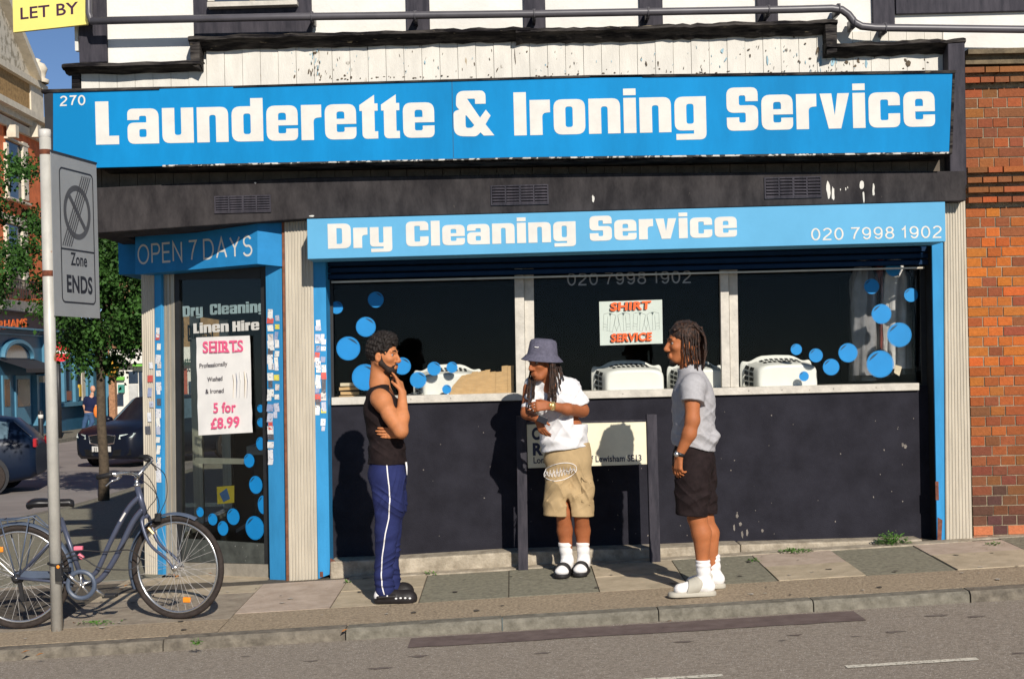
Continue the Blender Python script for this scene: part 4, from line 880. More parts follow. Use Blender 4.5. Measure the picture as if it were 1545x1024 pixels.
for dy, hx, tx in ((-.095,573,622), (.13,588,617)):
    X0, X1 = j(hx, 900, dy)[0], j(tx, 900, dy)[0]; y = Y1 + dy; g = G(X0, y); s = Vol([X0-.09, y-.09, g-.02], [X1+.09, y+.09, g+.17], .004)
    s.cap((X0,y,g+.03), (X1-.02,y-.005,g+.03), .04, .05, .03, y=1.0); s.ell((X1-.045,y-.004,g+.04), (.07,.052,.05), .03); s.ell((X0+.085,y,g+.045), (.07,.047,.05), .03)
    s.cap((X0-.01,y-.045,g+.05), (X0+.10,y-.05,g+.055), .010, k=.01); s.cap((X0-.01,y+.045,g+.05), (X0+.10,y+.05,g+.055), .010, k=.01)
    s.cut((0,0,g+.002), (0,0,-1)); s.ell((X0+.005,y,g+.10), (.075,.036,.065), .008, 's'); sh = s.mesh('clog', M['clog'], p1)
    mb = MB()
    for q in range(4): 
        x = X1 - .105 + q*.031; z = g + .046 - abs(q-1.5)*.003; yy = s.yfront(x, z)
        if yy: mb.ball((x, yy, z), (.009,.003,.006), 10, 6)
    yy = s.yfront(X0 + .055, g + .06)
    if yy: mb.ball((X0+.055, yy, g+.06), (.006,.003,.006), 10, 6)
    mb.build('vent_stud', M['wsock'], sh, smooth=True)
    k = Vol([X0-.08, y-.07, g], [X0+.16, y+.07, g+.2], .004); k.cap((X0+.002,y,g+.055), (X0+.03,y,g+.16), .037, .042, .02); k.cap((X0,y,g+.05), (X0+.10,y,g+.045), .036, .03, .02); k.mesh('sock', M['wsock'], p1)
# ---------------------------------------------------------------- man in the bucket hat
Y2 = -.50; j = J(Y2); g2 = G(.39, Y2)
p2 = thing('person', 'man in grey bucket hat, white T-shirt and khaki shorts leaning on the street nameplate', 'person', (.39, Y2, g2), 'three men talking outside the shop')
lo, hi = j(775, 885), j(905, 495); B = Vol([lo[0], Y2-.42, g2-.02], [hi[0], Y2+.30, hi[2]], H)
hd = Head(j(818, 547, -.08), (-.78, -.62, -.06), (-.10, .05, 1), 1.03); hd.skull(B)
def torso2(V, g):
    V.ell(j(838, 606, .03), (.155+g, .11+g, .17+g), .05); V.ell(j(851, 655, .03), (.145+g, .112+g, .17+g), .06); V.ell(j(857, 690, .03), (.15+g, .115+g, .12+g), .06); V.cap(j(806, 582, .0), j(862, 586, .04), .05+g, k=.04); V.cap(j(832, 585, .0), j(826, 566, -.03), .064+g, .058+g, .04)
torso2(B, 0)
for a, b, ra, rb in ((j(866,590,.04), j(878,617,-.01), .055, .046), (j(879,620,-.02), j(856,617,-.17), .045, .040), (j(856,617,-.17), j(830,612,-.25), .040, .027), (j(800,586,-.02), j(795,622,-.09), .052, .042), (j(795,624,-.09), j(811,632,-.20), .040, .026)): B.cap(a, b, ra, rb, .025)
hand(B, j(829,612,-.252), vec(-1,-.12,-.02), (.05,.95,-.3), (0,0,1), [.75,.95,1.0,1.05], thumb=(.75,.45,.3))
hand(B, j(811,632,-.20), vec(.35,-.25,-.9), (.6,.5,-.1), (.5,-.6,.3), [.5,.6,.7,.8], thumb=(.7,.6,.4), sc=.95)
L2 = ((845,-.0,846,855,852,-.02,856,848,.0,847,-.13), (872,.03,878,876,879,.0,881,848,.02,875,-.11))
for hx, hdy, kx1, kx2, cx, cdy, ax_, ay_, ady, tx, tdy in L2:
    B.cap(j(hx,700,.03), j((kx1+kx2)/2,775,-.0), .062, .05, .03); B.cap(j((kx1+kx2)/2,775,-.03), j(cx,800,cdy+.03), .053, .054, .02); B.cap(j(cx,800,cdy+.03), j(ax_,ay_,ady+.03), .054, .036, .02)
B.mesh('body', M['skin_b'], p2); hd.eyes(p2, M['hair'])
M['tee_white'] = cloth('white_cotton_tee', (.66,.65,.65), .03, 10); M['khaki'] = cloth('khaki_cargo_cotton', (.40,.285,.15), .08, 12); M['denim'] = cloth('washed_purple_grey_denim', (.105,.10,.135), .22, 60)
v = Vol([lo[0]-.03, Y2-.42, j(840,692)[2]], [hi[0], Y2+.30, j(840,552)[2]], H); torso2(v, .021)
v.ell(j(850,664,.02), (.145,.13,.13), .05); v.cap(j(845,630,.02), j(852,676,.0), .142, .158, .05, y=.86)
v.cap(j(861,588,.03), j(875,612,-.01), .068, .072, .03); v.cutw(j(875,612,-.01), (.28,-.1,-1), j(868,640,-.2), j(905,596,.2), .004); v.cap(j(805,584,-.01), j(799,614,-.07), .058, .058, .03)
v.cut(j(845,678), (.12,0,-1)); v.ell(j(828,558,-.04), (.074,.08,.05), .012, 's')
v.wave(.008, 26, 14, 24, 0, lo=j(780,690,-.4), hi=j(900,580,.3)); v.wave(.008, -34, 5, 26, 2, lo=j(800,690,-.4), hi=j(900,620,.3)); v.wave(.004, 40, 0, -40, 1, lo=j(780,640,-.4), hi=j(830,580,.3)); v.folds(.014, 34, 20, 26, .3, j(775,690,-.5), j(905,560,.3)); v.folds(.013, -40, 12, 30, 1.9, j(775,690,-.5), j(905,600,.3)); v.folds(.012, 50, 10, -50, 1.0, j(775,650,-.5), j(905,560,.3)); v.wave(.0035, 15, 10, 60, .4)
v.mesh('t_shirt', M['tee_white'], p2)
t = Vol([lo[0], Y2-.30, j(850,784)[2]], [hi[0]+.03, Y2+.30, j(850,660)[2]], H); t.ell(j(857,692,.02), (.168,.145,.13), .04); t.cap(j(857,668,.02), j(857,690,.02), .155, .16, .04, y=.85)
t.cap(j(846,705,.01), j(842,786,-.01), .105, .112, .012, y=1.05); t.cap(j(871,705,.02), j(875,780,.0), .10, .105, .012, y=1.05)
t.cap(j(856,738,0), j(859,800,0), .002, .03, .012, 's', y=14); t.ell(j(887,738,-.045), (.05,.06,.085), .012)
t.wave(.008, 20, 10, 30, .3, lo=j(815,785,-.4), hi=j(900,690,.3)); t.wave(.006, 55, 20, 8, .3, lo=j(815,785,-.4), hi=j(900,720,.3)); t.folds(.014, 44, 12, 18, .6, j(810,785,-.4), j(905,680,.4)); t.folds(.012, -38, 14, 40, 2.2, j(810,785,-.4), j(905,690,.4)); t.wave(.003, -30, 15, 44, 2)
t.cut(j(843,777), (-.05,0,-1)); t.cut(j(857,668), (0,0,1)); t.mesh('cargo_shorts', M['khaki'], p2)
mb = MB()
def surf(px, py, off=.003, V=t):
    p = j(px, py, -.12); y = V.yfront(p[0], p[2]); return Vector((p[0], (y if y is not None else Y2-.1) - off, p[2]))
ovl = [surf(845.5 + 24.5*math.cos(q) , 711.5 + 13*math.sin(q) - 4.5*math.cos(q)) for q in np.linspace(0, 2*math.pi, 49)]; mb.tube(ovl, .0028, 5)
rz = random.Random(8); 
for k in range(9):
    x = 825 + k*5; b = 711.5 - (x-845.5)*.18; hgt = 9*math.sqrt(max(.08, 1-((x-845)/23)**2)); mb.tube([surf(x-1.5, b+hgt*.8), surf(x+.6, b-hgt*.7), surf(x+2.2, b+hgt*.7)], .0027, 5); mb.tube([surf(x-.5, b+hgt*.1), surf(x+3, b-hgt*.1+rz.uniform(-2,2))], .0025, 5)
mb.build('oval_print', M['wsock'], p2)
mb = MB(); mb.tube([surf(877,720,.004), surf(882,726,.004), surf(892,729,.004)], .003, 5); mb.tube([surf(877,722,.004), surf(879,744,.004), surf(878,757,.004), surf(891,763,.004)], .0028, 5); mb.build('pocket_seam', mat('khaki_shadow_seam', (.2,.14,.07), .9), p2)
mb = MB()
for (a, b) in (((838,592),(843,593)),((844,591.5),(848,592))):
    pass
ov = [surf(832.5+8, 585+2)]
pt = [surf(833+q, 587 - .6*math.sin(q*1.4), .003, v) for q in np.linspace(0, 8, 12)]; mb.tube(pt, .003, 5); mb.build('chest_print', mat('grey_print', (.25,.25,.24), .7), p2)
# hat
hc = hd.w(-.012, 0, .052); hu = unit(vec(.09, -.08, 1)); mb = MB()
mb.lathe(hc, [(0,.118),(.06,.116),(.088,.106),(.097,.09),(.108,.012),(.111,.004),(.148,-.034),(.152,-.036),(.150,-.040),(.110,-.004),(.100,.004),(.09,.02)], 40, 0, hu, 1.0, 1.0)
ht = mb.build('bucket_hat', M['denim'], p2, smooth=True)
mb = MB(); c = hc + hu*.08 + unit(-hd.f*-.2 + vec(-.5,-.9,0))*.1; mb.tube([Vector(hc + vec(-.055,-.092,.058)), Vector(hc + vec(-.035,-.102,.054)), Vector(hc + vec(-.028,-.104,.058))], .004, 6); mb.build('hat_mark', M['wsock'], ht)
# long locks
rl = random.Random(12); mb = MB()
def lock(path, r0=.009, n=6):
    pts = [Vector(path[0])]; 
    for a, b in zip(path, path[1:]):
        for i in range(1, 5): pts.append(Vector(a).lerp(Vector(b), i/4) + Vector((rl.uniform(-.004,.004), rl.uniform(-.003,.003), 0)))
    k = len(pts); mb.tube(pts, [r0*(1 + .25*math.sin(i*2.1 + r0*900))*(1 - .35*i/k) for i in range(k)], n)
for px0, py0, px1, py1, px2, py2, dy0, dy2 in [(803,563,799,588,797,616,-.05,-.2),(806,566,804,590,801,610,-.07,-.2),(801,560,797,580,795,600,-.03,-.17),(829,546,831,580,829,611,-.17,-.2),(831,545,834,585,834,602,-.17,-.19),(835,545,840,580,838,607,-.14,-.18),(838,545,843,575,845,590,-.10,-.15),(831,548,830,585,826,604,-.18,-.205),(834,548,832,580,830,600,-.19,-.2),(837,546,838,572,834,596,-.16,-.19),(840,544,846,566,846,580,-.06,-.12),(834,550,836,590,839,614,-.17,-.2),(808,566,806,584,806,602,-.09,-.2),(842,546,847,560,850,574,-.02,-.06),(830,546,833,574,836,588,-.15,-.18),(836,548,836,570,833,617,-.15,-.2),(832,550,834,580,836,617,-.18,-.205)]:
    lock([j(px0, py0, dy0), j(px1, py1, (dy0+dy2)/2 - .015), j(px2, py2, dy2)], rl.uniform(.0075, .0105))
mb.build('dreadlocks', M['braid'], p2, smooth=True)
h = Vol(hd.c - .2, hd.c + .2, .005); hd.ell(h, (-.03,0,.02), (.09,.088,.09), .02); hd.ell(h, (.11,0,-.03), (.085,.12,.12), .008, 's'); hd.ell(h, (.02,0,-.13), (.1,.12,.08), .01, 's'); h.grain(.004, 120, 4); h.mesh('hair', M['hair'], p2)
# watch, phone, socks, slides
M['gold'] = mat('gold_watch', (.7,.5,.2), .3, .1, 20, metal=.7); M['phone'] = mat('phone_glass', (.02,.02,.025), .2, .1)
mb = MB(); a, b = j(834.5,612.6,-.235), j(829.5,612,-.25); mb.tube([Vector(a), Vector(b)], [.033,.031], 16); c = Vector(j(830.5,611,-.275)); mb.ball(c, (.013,.008,.015), 12, 8); mb.build('wristwatch', M['gold'], p2, smooth=True)
ph = MB(); c = Vector(j(816,637,-.285)); ph.obox(c + Vector((-.03,.0,.01)), (.065,0,-.03), (.0,.012,0), (.02,.0,.045)); ph = ph.build('phone', M['phone'], base=c, bevel=.004); tag(ph, 'small dark phone held in the lower hand of the man in the bucket hat', 'phone')
M['slide'] = mat('black_slide_sandal', (.014,.012,.012), .6, .2, 20)
for hx, hdy, kx1, kx2, cx, cdy, ax_, ay_, ady, tx, tdy in L2:
    a = j(ax_, 845, ady + .03); g = G(a[0], a[1]); toe = np.array([j(tx, 862, tdy)[0], Y2 + tdy, g]); heel = np.array([a[0], a[1] + .03, g]); d = unit(toe - heel); sd = vec(d[1], -d[0], 0)
    k = Vol(np.minimum(heel, toe) - .12, np.maximum(heel, toe) + vec(.12, .12, .32), .004); up = vec(0,0,1)
    k.cap(a + vec(0,0,0) * 0 + vec(0,0,0), j(cx, 818, cdy + .03), .042, .048, .02); k.cap(vec(a[0], a[1]+.01, g+.085), a, .043, .043, .02); k.ell(heel + up*.055 + d*.01, (.043,.05,.04), .02); k.cap(heel + up*.06 + d*.06, toe + up*.045 - d*.03, .044, .04, .03); k.ell(toe + up*.042 - d*.015, (.05,.04,.028), .02)
    k.cut(j(cx,818,0), (0,0,1), .003); k.wave(.002, 0, 0, 160, 0, lo=vec(a[0]-.1, a[1]-.1, g+.1), hi=vec(a[0]+.1, a[1]+.1, g+.3)); k.mesh('sock', M['wsock'], p2)
    s = Vol(np.minimum(heel, toe) - .12, np.maximum(heel, toe) + vec(.12,.12,.15), .004); s.cap(heel + up*.012, toe + up*.012, .048, .054, .02); s.cut((0,0,g+.026), (0,0,1), .004); s.cut((0,0,g+.001), (0,0,-1), .004)
    e = Vol(np.minimum(heel, toe) - .12, np.maximum(heel, toe) + vec(.12,.12,.15), .004); m_ = heel + (toe-heel)*.66; e.cap(m_ + up*.045, m_ + up*.044 + d*.035, .056, .056, .01); e.ell(m_ - up*.03 + d*.02, (.2,.2,.035), .006, 's'); e.cap(m_ - d*.2 + up*.046, m_ + d*.3 + up*.036, .0455, .0425, .004, 's'); e.cut(m_ + d*.05, d, .004); e.cut(m_ - d*.02, -d, .004)
    sl_ = s.mesh('slide_sandal', M['slide'], p2); e.mesh('strap', M['slide'], sl_)
# ---------------------------------------------------------------- man with braids and grey T-shirt
Y3 = -1.45; j3 = J(Y3); j = lambda px, py, dy=0.0: j3(px, py + 4, dy); g3 = G(1.2, Y3)
p3 = thing('person', 'man with short braids in grey T-shirt and black shorts standing side on', 'person', (1.2, Y3, g3), 'three men talking outside the shop')
lo, hi = j(995, 905), j(1100, 465); B = Vol([lo[0], Y3-.38, g3-.02], [hi[0], Y3+.36, hi[2]], H)
hd = Head(j(1031, 514, 0), (-1, -.12, .0), (.06, 0, 1), 1.05); hd.skull(B)
def torso3(V, g):
    V.ell(j(1046,602), (.118+g,.165+g,.18+g), .05); V.ell(j(1046,648), (.108+g,.15+g,.16+g), .06); V.ell(j(1047,688), (.115+g,.16+g,.12+g), .06); V.cap(j(1046,577,-.15), j(1046,577,.15), .055+g, k=.05); V.cap(j(1045,575), j(1041,552), .066+g, .06+g, .04)
torso3(B, 0)
for dy, ex, wx in ((-.2, 1044, 1026), (.2, 1042, 1022)):
    for a, b, ra, rb in ((j(1044,580,dy*.92), j(1045,630,dy*1.12), .056, .044), (j(1045,630,dy*1.12), j(1040,650,dy*1.12), .044, .043), (j(1040,650,dy*1.12), j(wx-1,682,dy), .043, .027)): B.cap(a, b, ra, rb, .025)
    hand(B, j(wx-1,682,dy), vec(-.12,.0,-1), (.75,.5,0) if dy < 0 else (.75,-.5,0), (-1,0,0), [.5,.75,.9,1.0], thumb=(.85,.4,.3))
for dy, kx, kx2, axp in ((-.10,1046,1057,1060), (.12,1056,1069,1074)):
    B.cap(j(1047,700,dy), j(kx+6,775,dy), .088, .064, .03); B.cap(j(kx+6,778,dy), j(kx2+1,800,dy), .060, .062, .02); B.cap(j(kx2+2,800,dy), j(axp,852,dy), .062, .036, .02)
B.mesh('body', M['skin_c'], p3); hd.eyes(p3, M['hair'])
M['tee_grey'] = cloth('heather_grey_tee', (.37,.36,.365), .08, 40); M['shorts_black'] = cloth('black_jersey_shorts', (.016,.010,.010), .3, 20); M['beige_foam'] = mat('beige_foam_slide', (.42,.39,.32), .7, .06, 12)
v = Vol([lo[0], Y3-.38, j(1046,688)[2]], [hi[0]+.02, Y3+.36, j(1046,545)[2]], H); torso3(v, .020); v.cap(j(1047,630), j(1046,668), .122, .128, .05, y=1.22)
for sg_ in (-1, 1): v.cap(j(1045,581,.175*sg_), j(1044,612,.236*sg_), .074, .072, .04)
v.ell(j(1074,656,-.05), (.05,.09,.035), .03)
for sg_ in (-1, 1): v.cutw(j(1042,601,.23*sg_), (-.12,.25*sg_,-1), j(1000,650,.172*sg_), j(1075,585,.33*sg_), .004)
v.cut(j(1046,671), (-.2,0,-1)); v.ell(j(1037,545), (.075,.075,.05), .012, 's')
v.wave(.007, -24, 8, 26, 0, lo=j(1005,690,-.4), hi=j(1085,600,.3)); v.wave(.006, 30, 0, 50, 1, lo=j(1055,680,-.4), hi=j(1090,625,.3)); v.folds(.009, -34, 6, 30, .5, j(1000,690,-.4), j(1090,585,.4)); v.folds(.008, 36, 8, 44, 1.6, j(1000,690,-.4), j(1090,560,.4)); v.wave(.003, 30, 14, 30, 2)
v.mesh('t_shirt', M['tee_grey'], p3)
t = Vol([lo[0], Y3-.34, j(1046,780)[2]], [hi[0]+.02, Y3+.36, j(1046,655)[2]], H); t.ell(j(1047,690), (.132,.178,.13), .04); t.cap(j(1047,662), j(1047,690), .115, .128, .04, y=1.3)
for dy, x0, x1, yb in ((-.1,1042,1044,790), (.12,1054,1061,784)): t.cap(j(x0+2,705,dy), j(x1,yb,dy), .110, .104 if dy < 0 else .092, .02)
t.wave(.008, 26, 9, 30, .2, lo=j(1010,780,-.4), hi=j(1090,690,.4)); t.wave(.008, -20, 9, 60, .2, lo=j(1010,780,-.4), hi=j(1090,720,.4)); t.folds(.009, 36, 10, 34, 1.0, j(1005,785,-.4), j(1090,670,.4)); t.folds(.008, -34, 10, 50, .2, j(1005,785,-.4), j(1090,700,.4)); t.wave(.003, 30, -12, 24, 2)
t.cut(j(1045,771), (-.08,0,-1)); t.cut(j(1046,660), (0,0,1)); t.mesh('shorts', M['shorts_black'], p3)
# cap of hair and braids
h = Vol(hd.c - .2, hd.c + .2, .004); hd.ell(h, (-.018,0,.05), (.104,.084,.094), .02); hd.ell(h, (.115,0,-.02), (.068,.12,.082), .008, 's'); hd.ell(h, (.03,0,-.09), (.085,.12,.085), .01, 's'); h.grain(.0022, 200, 6); h.mesh('hair', M['braid'], p3)
mb = MB(); rl = random.Random(31)
for row in range(6):
    yv = -.078 + row*.0312
    for col in range(9):
        x0 = .022 - col*.0160; top = .045 + .085*math.sqrt(max(0, 1 - (yv/.09)**2))*math.sqrt(max(.05, 1 - ((x0+.02)/.11)**2))
        if abs(yv) < .05 and x0 > -.06: continue
        end = -.11 - .035*(x0 < 0) + rl.uniform(-.03, .02)
        sd = 1 if yv > 0 else -1; out = .082 + rl.uniform(0, .009)
        if x0 <= -.085: pth = [hd.w(-.05, yv, .12), hd.w(-.116, yv*1.0, .04), hd.w(-.118 + rl.uniform(-.006,.006), yv*1.05, -.05), hd.w(-.106, yv*1.0, end)]
        else: pth = [hd.w(x0*.9, yv*.6, .125), hd.w(x0, sd*out*.93, .055), hd.w(x0 + rl.uniform(-.004,.004), sd*out*1.06, -.03), hd.w(x0 - .008, sd*out*1.0, end if x0 < .03 else end + .02)]
        lock(pth, rl.uniform(.0072, .0092))
for k in range(9):
    yv = -.07 + k*.0175; mb_pts = [hd.w(.072, yv*.85, .080), hd.w(.04, yv*.9, .132 - abs(yv)*.5), hd.w(-.04, yv, .140 - abs(yv)*.5), hd.w(-.098, yv, .095), hd.w(-.118, yv, .03), hd.w(-.112, yv, -.07 + rl.uniform(-.03,.02))]; lock(mb_pts, .0095)
mb.build('braids', M['braid'], p3, smooth=True)
h = Vol(hd.c - .2, hd.c + .2, .004); hd.ell(h, (.062,0,-.112), (.030,.028,.020), .008); hd.cap(h, (.099,-.018,-.06), (.099,.018,-.06), .0055, k=.006); h.grain(.0012, 350, 8); h.mesh('beard', M['beard'], p3)
mb = MB(); mb.tube([Vector(j(1026.5,678,-.203)), Vector(j(1024.5,683,-.201))], [.034,.033], 16, 0); mb.ball(Vector(j(1021,681,-.222)), (.018,.016,.019), 12, 8, 1); mb.build('wristwatch', [M['metal_black'], M['chrome']], p3, smooth=True)
for dy, axp, tx in ((-.10,1061,1021), (.13,1076,1040)):
    a = j(axp, 850, dy); y = Y3 + dy; g = G(a[0], y); toe = np.array([j(tx, 885, dy)[0], y - .02, g]); heel = np.array([a[0] + .035, y, g]); d = unit(toe - heel); up = vec(0,0,1)
    L0, L1 = np.minimum(heel, toe) - .12, np.maximum(heel, toe) + vec(.12,.12,.33); k = Vol(L0, L1, .004)
    k.cap(a, j(axp + (-1 if dy < 0 else 0), 837, dy), .043, .047, .02); k.cap(vec(a[0]+.005, y, g+.085), a, .045, .043, .02); k.ell(heel + up*.06 + d*.01, (.05,.043,.045), .03); k.cap(heel + up*.07 + d*.06, toe + up*.05 - d*.02, .046, .036, .03); k.ell(toe + up*.046 - d*.02, (.036,.042,.026), .02)
    k.cut(j(axp,837 if dy < 0 else 835,0), (0,0,1), .003); k.wave(.0025, 0, 0, 170, 0, lo=vec(a[0]-.1, y-.1, g+.08), hi=vec(a[0]+.1, y+.1, g+.3)); k.mesh('sock', M['wsock'], p3)
    s = Vol(L0, L1 - vec(0,0,.15), .004); s.cap(heel + up*.014 , toe + up*.012 + d*.01, .046, .05, .02); s.cut((0,0,g+.034), (0,0,1), .01); s.cut((0,0,g+.001), (0,0,-1), .006); sl_ = s.mesh('slide_sandal', M['beige_foam'], p3)
    e = Vol(L0, L1 - vec(0,0,.1), .004); m0, m1 = heel + d*.075 + up*.07, toe - d*.05 + up*.045; e.cap(m0, m1, .058, .05, .02); e.cap(m0 - d*.1 + up*.005, m1 + d*.1 - up*.006, .0485, .0425, .004, 's'); e.cut(toe - d*.045, d + up*.25, .005); e.cut(heel + d*.09, -d - up*.5, .005); e.cut((0,0,g+.02), (0,0,-1), .004); e.mesh('strap', M['beige_foam'], sl_)
# ---------------------------------------------------------------- brick wall of the neighbour
M['brick'] = attr_mat('weathered_red_brick', .9, .5, 70, .22, 45)
M['mortar'] = mat('buff_mortar', (.27,.215,.145), .95, .35, 14, bump=.6, bscale=120)
bw = thing('brick_wall', 'orange red brick wall with projecting string courses at the right edge', 'wall', (5.5, .3, G(5, .1)))
mb = MB(); cols = []; rb = random.Random(17)
xL = 3.46; zb = .16; ch = .0752; yb = .04
bands = {35, 37, 39, 47, 48}
zt_all = 0
i = 0; z = zb
ztop = P(1500, 92, yb).z; zA, zB, zC = P(1500, 314, yb).z, P(1500, 258, yb).z, P(1500, 131, yb).z
while z + ch < ztop:
    x = xL; k = 0; band = zA < z + ch*.5 < zB or z + ch*.5 > zC; proud = -.07 if band else 0; gap = .030 if band else .005
    while x < 7.5:
        L = .1125 if i % 2 == 0 else (.155 if k == 0 else (.112 if k % 2 else .224)); L *= rb.uniform(.97, 1.03); k += 1
        x2 = min(x + L, 7.5); dy = rb.uniform(-.003, .003) + proud; zz = rb.random()
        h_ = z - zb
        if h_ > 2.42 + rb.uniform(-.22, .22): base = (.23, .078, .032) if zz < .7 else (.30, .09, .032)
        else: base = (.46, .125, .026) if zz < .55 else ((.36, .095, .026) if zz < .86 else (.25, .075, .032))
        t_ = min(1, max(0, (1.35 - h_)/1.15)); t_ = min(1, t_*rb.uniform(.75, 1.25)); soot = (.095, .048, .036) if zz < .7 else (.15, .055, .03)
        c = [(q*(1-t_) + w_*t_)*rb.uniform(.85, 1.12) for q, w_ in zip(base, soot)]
        if i < 2 and rb.random() < .07: c = [.50, .16, .07]
        j1, j2, j3 = rb.uniform(-.0015, .002), rb.uniform(-.0015, .002), rb.uniform(-.002, .002)
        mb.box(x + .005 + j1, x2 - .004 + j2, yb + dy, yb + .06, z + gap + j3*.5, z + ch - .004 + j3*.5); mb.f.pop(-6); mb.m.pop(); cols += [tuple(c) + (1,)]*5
        x = x2
    z += ch; i += 1
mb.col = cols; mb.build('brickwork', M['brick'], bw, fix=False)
mb = MB(); mb.box(xL + .002, 7.5, yb + .007, .29, -.2, ztop + .02); mb.build('mortar_bed', M['mortar'], bw)
mb = MB(); mb.ppx([(1457,82),(1800,74),(1800,92),(1457,97)], -.04, .2); mb.ppx([(1461,74),(1800,66),(1800,73.7),(1461,81.7)], -.10, .2); mb.build('coping', mat('mossy_tile_coping', (.13,.10,.06), .9, .35, 14, bump=.6), bw)
# ---------------------------------------------------------------- street nameplate on two black posts
sn = thing('street_nameplate', 'cream street nameplate between two black posts lettered Lewisham SE13', 'sign', P(880, 850, -.15))
yn = -.2
mb = MB(); mb.ppx([(779,628),(794,628),(797,860),(782,860)], yn, yn+.075); mb.build('post', M['post_black'], sn, bevel=.004)
mb = MB(); mb.ppx([(975.5,625),(991,625),(997,850),(981.5,850)], yn, yn+.075); mb.build('post', M['post_black'], sn, bevel=.004)
mb = MB(); mb.ppx([(794.5,640),(975,636),(977,700),(796.5,706)], yn+.02, yn+.045); mb.build('plate', mat('cream_enamel_plate', (.74,.68,.49), .45, .05, 9), sn, bevel=.002)
mb = MB(); mb.ppx([(794.5,637),(975,633),(975,635.6),(794.5,639.6)], yn+.015, yn+.05); mb.build('top_rail', M['post_black'], sn)
mb = MB()
for wd, a, ay, b, by, h, bo in (('O',802.5,662.5,818,662,18,.045),('R',804,686,819,685.5,18,.045),('London Borough of Lewisham SE13',805,698.5,968,695,9.5,.02)):
    sign_word(mb, wd, a, ay, b, by, h, yn+.0195, False, bold=bo)
mb.build('lettering', mat('blue_black_lettering', (.02,.022,.05), .5), sn)
# ---------------------------------------------------------------- zone sign on a rusty pole
xp = P(80, 700, -1.40).x; gp = G(xp, -1.40)
zs_ = thing('zone_sign_post', 'grey no waiting zone ends plate on a pale rusty pole', 'traffic sign', (xp, -1.40, gp))
M['pole'] = mat('pale_painted_pole', (.46,.44,.39), .5, .1, 10, speck=((.30,.12,.04), 8, .65), bump=.1, metal=.1, stretch=(1,1,.6))
M['rust'] = mat('rust', (.13,.04,.02), .9, .4, 30)
tz = P(70, 196, -1.40).z; mb = MB(); n_p = 10
pts = [Vector((xp, -1.40, gp - .02)), Vector((xp, -1.40, tz))]; mb.tube(pts, [.0385, .0365], 24); mb.build('pole', M['pole'], zs_, smooth=False)
for o in [q for q in zs_.children if q.name.startswith('pole')]:
    for pl_ in o.data.polygons: pl_.use_smooth = len(pl_.vertices) == 4
mb = MB(); 
for py, h_ in ((230,.03),(413,.035)): c = P(76, py, -1.40).z; mb.lathe((xp, -1.40, c), [(.0375,-h_*.5),(.0385,-h_*.3),(.0385,h_*.5),(.0375,h_*.6)], 24)
mb.build('rust_band', M['rust'], zs_, smooth=True)
mb = MB(); mb.lathe((xp,-1.40,tz), [(.0,.004),(.03,.003),(.0372,0),(.0375,-.05),(.0365,-.051)], 24); mb.build('cap', mat('pole_cap', (.5,.48,.44), .5), zs_, smooth=True)
pn = Vector((.98, -.2, 0)).normalized(); pt_ = Vector((.2, .98, 0)).normalized(); p0 = Vector((xp, -1.40, 0)) + pn*.045 - pt_*.02
def Q(px, py, o=0.0): return on_plane(px, py, p0 + pn*o, pn)
mb = MB(); a, b = Q(78, 300), Q(146.5, 300); zt_, zb_ = Q(112, 239).z, Q(112, 478).z; a.z = zb_; wv = Vector((b.x-a.x, b.y-a.y, 0)); hv = Vector((0,0,zt_-zb_))
mb.prism([a, a+wv, a+wv+hv, a+hv], -pn*.004, 0); mb.build('plate', mat('grey_sign_sheeting', (.27,.275,.275), .5, .05, 4, spec=.3), zs_)
mb = MB(); mb.prism([a + hv - pn*.006, a + wv + hv - pn*.006, a + wv + hv*1.012 - pn*.006, a + hv*1.012 - pn*.006], pn*.012)
fr_ = mb
def line(mb, p, q, wd, o=.0012, m=0):
    d = (q-p).normalized(); sd = d.cross(pn).normalized()*wd/2; e = pn*o; mb.prism([p-sd+e, p+sd+e, q+sd+e, q-sd+e], pn*.0004, m)
U = lambda s_, t_: a + wv*s_ + hv*t_
w_l = wv.length; h_l = hv.length
def rrect(s0, s1, t0, t1, r, wd, m=0):
    pts = []
    for cs, ct, q0 in ((s1, t1, 0), (s0, t1, 90), (s0, t0, 180), (s1, t0, 270)):
        for i in range(6):
            q = R(q0 + 18*i); pts.append((cs + (math.cos(q) - (1 if cs == s1 else -1))*r/w_l, ct + (math.sin(q) - (1 if ct == t1 else -1))*r/h_l))
    n = len(pts)
    for i in range(n): line(mb, U(*pts[i]), U(*pts[(i+1) % n]), wd, .0012 + .0001*(i % 2))
rrect(.17, .90, .09, .92, .035, .011); line(mb, U(.17,.42), U(.90,.42), .011, .0015)
lay(mb, font_word('Zone', .02), U(.37,.325), U(.73,.325), UP, .085, depth=.001); lay(mb, font_word('ENDS', .03), U(.275,.155), U(.84,.155), UP, .115, depth=.001)
for v_i in range(len(mb.v)): pass
mb.build('lettering', mat('black_print', (.02,.02,.025), .5), zs_)
mb = MB(); cx_, cz_ = .535, .66; ro = .183
K = 40; rin, rout = ro*.80, ro
vs = [U(cx_ + math.cos(2*math.pi*i/K)*r_/w_l, cz_ + math.sin(2*math.pi*i/K)*r_/h_l) + pn*.002 for r_ in (rout, rin) for i in range(K)]
mb.add(vs, [(i, (i+1) % K, (i+1) % K + K, i+K) for i in range(K)])
line(mb, U(cx_ - .7*rin/w_l, cz_ + .7*rin/h_l), U(cx_ + .7*rin/w_l, cz_ - .7*rin/h_l), .032, .0024)
mb.build('no_waiting_symbol', mat('mid_grey_print', (.075,.075,.08), .5), zs_)
mb = MB()
for k_ in range(5): line(mb, U(.20 + k_*.045, .44), U(.66 + k_*.045, .90 if k_ < 4 else .90), .0085, .0032)
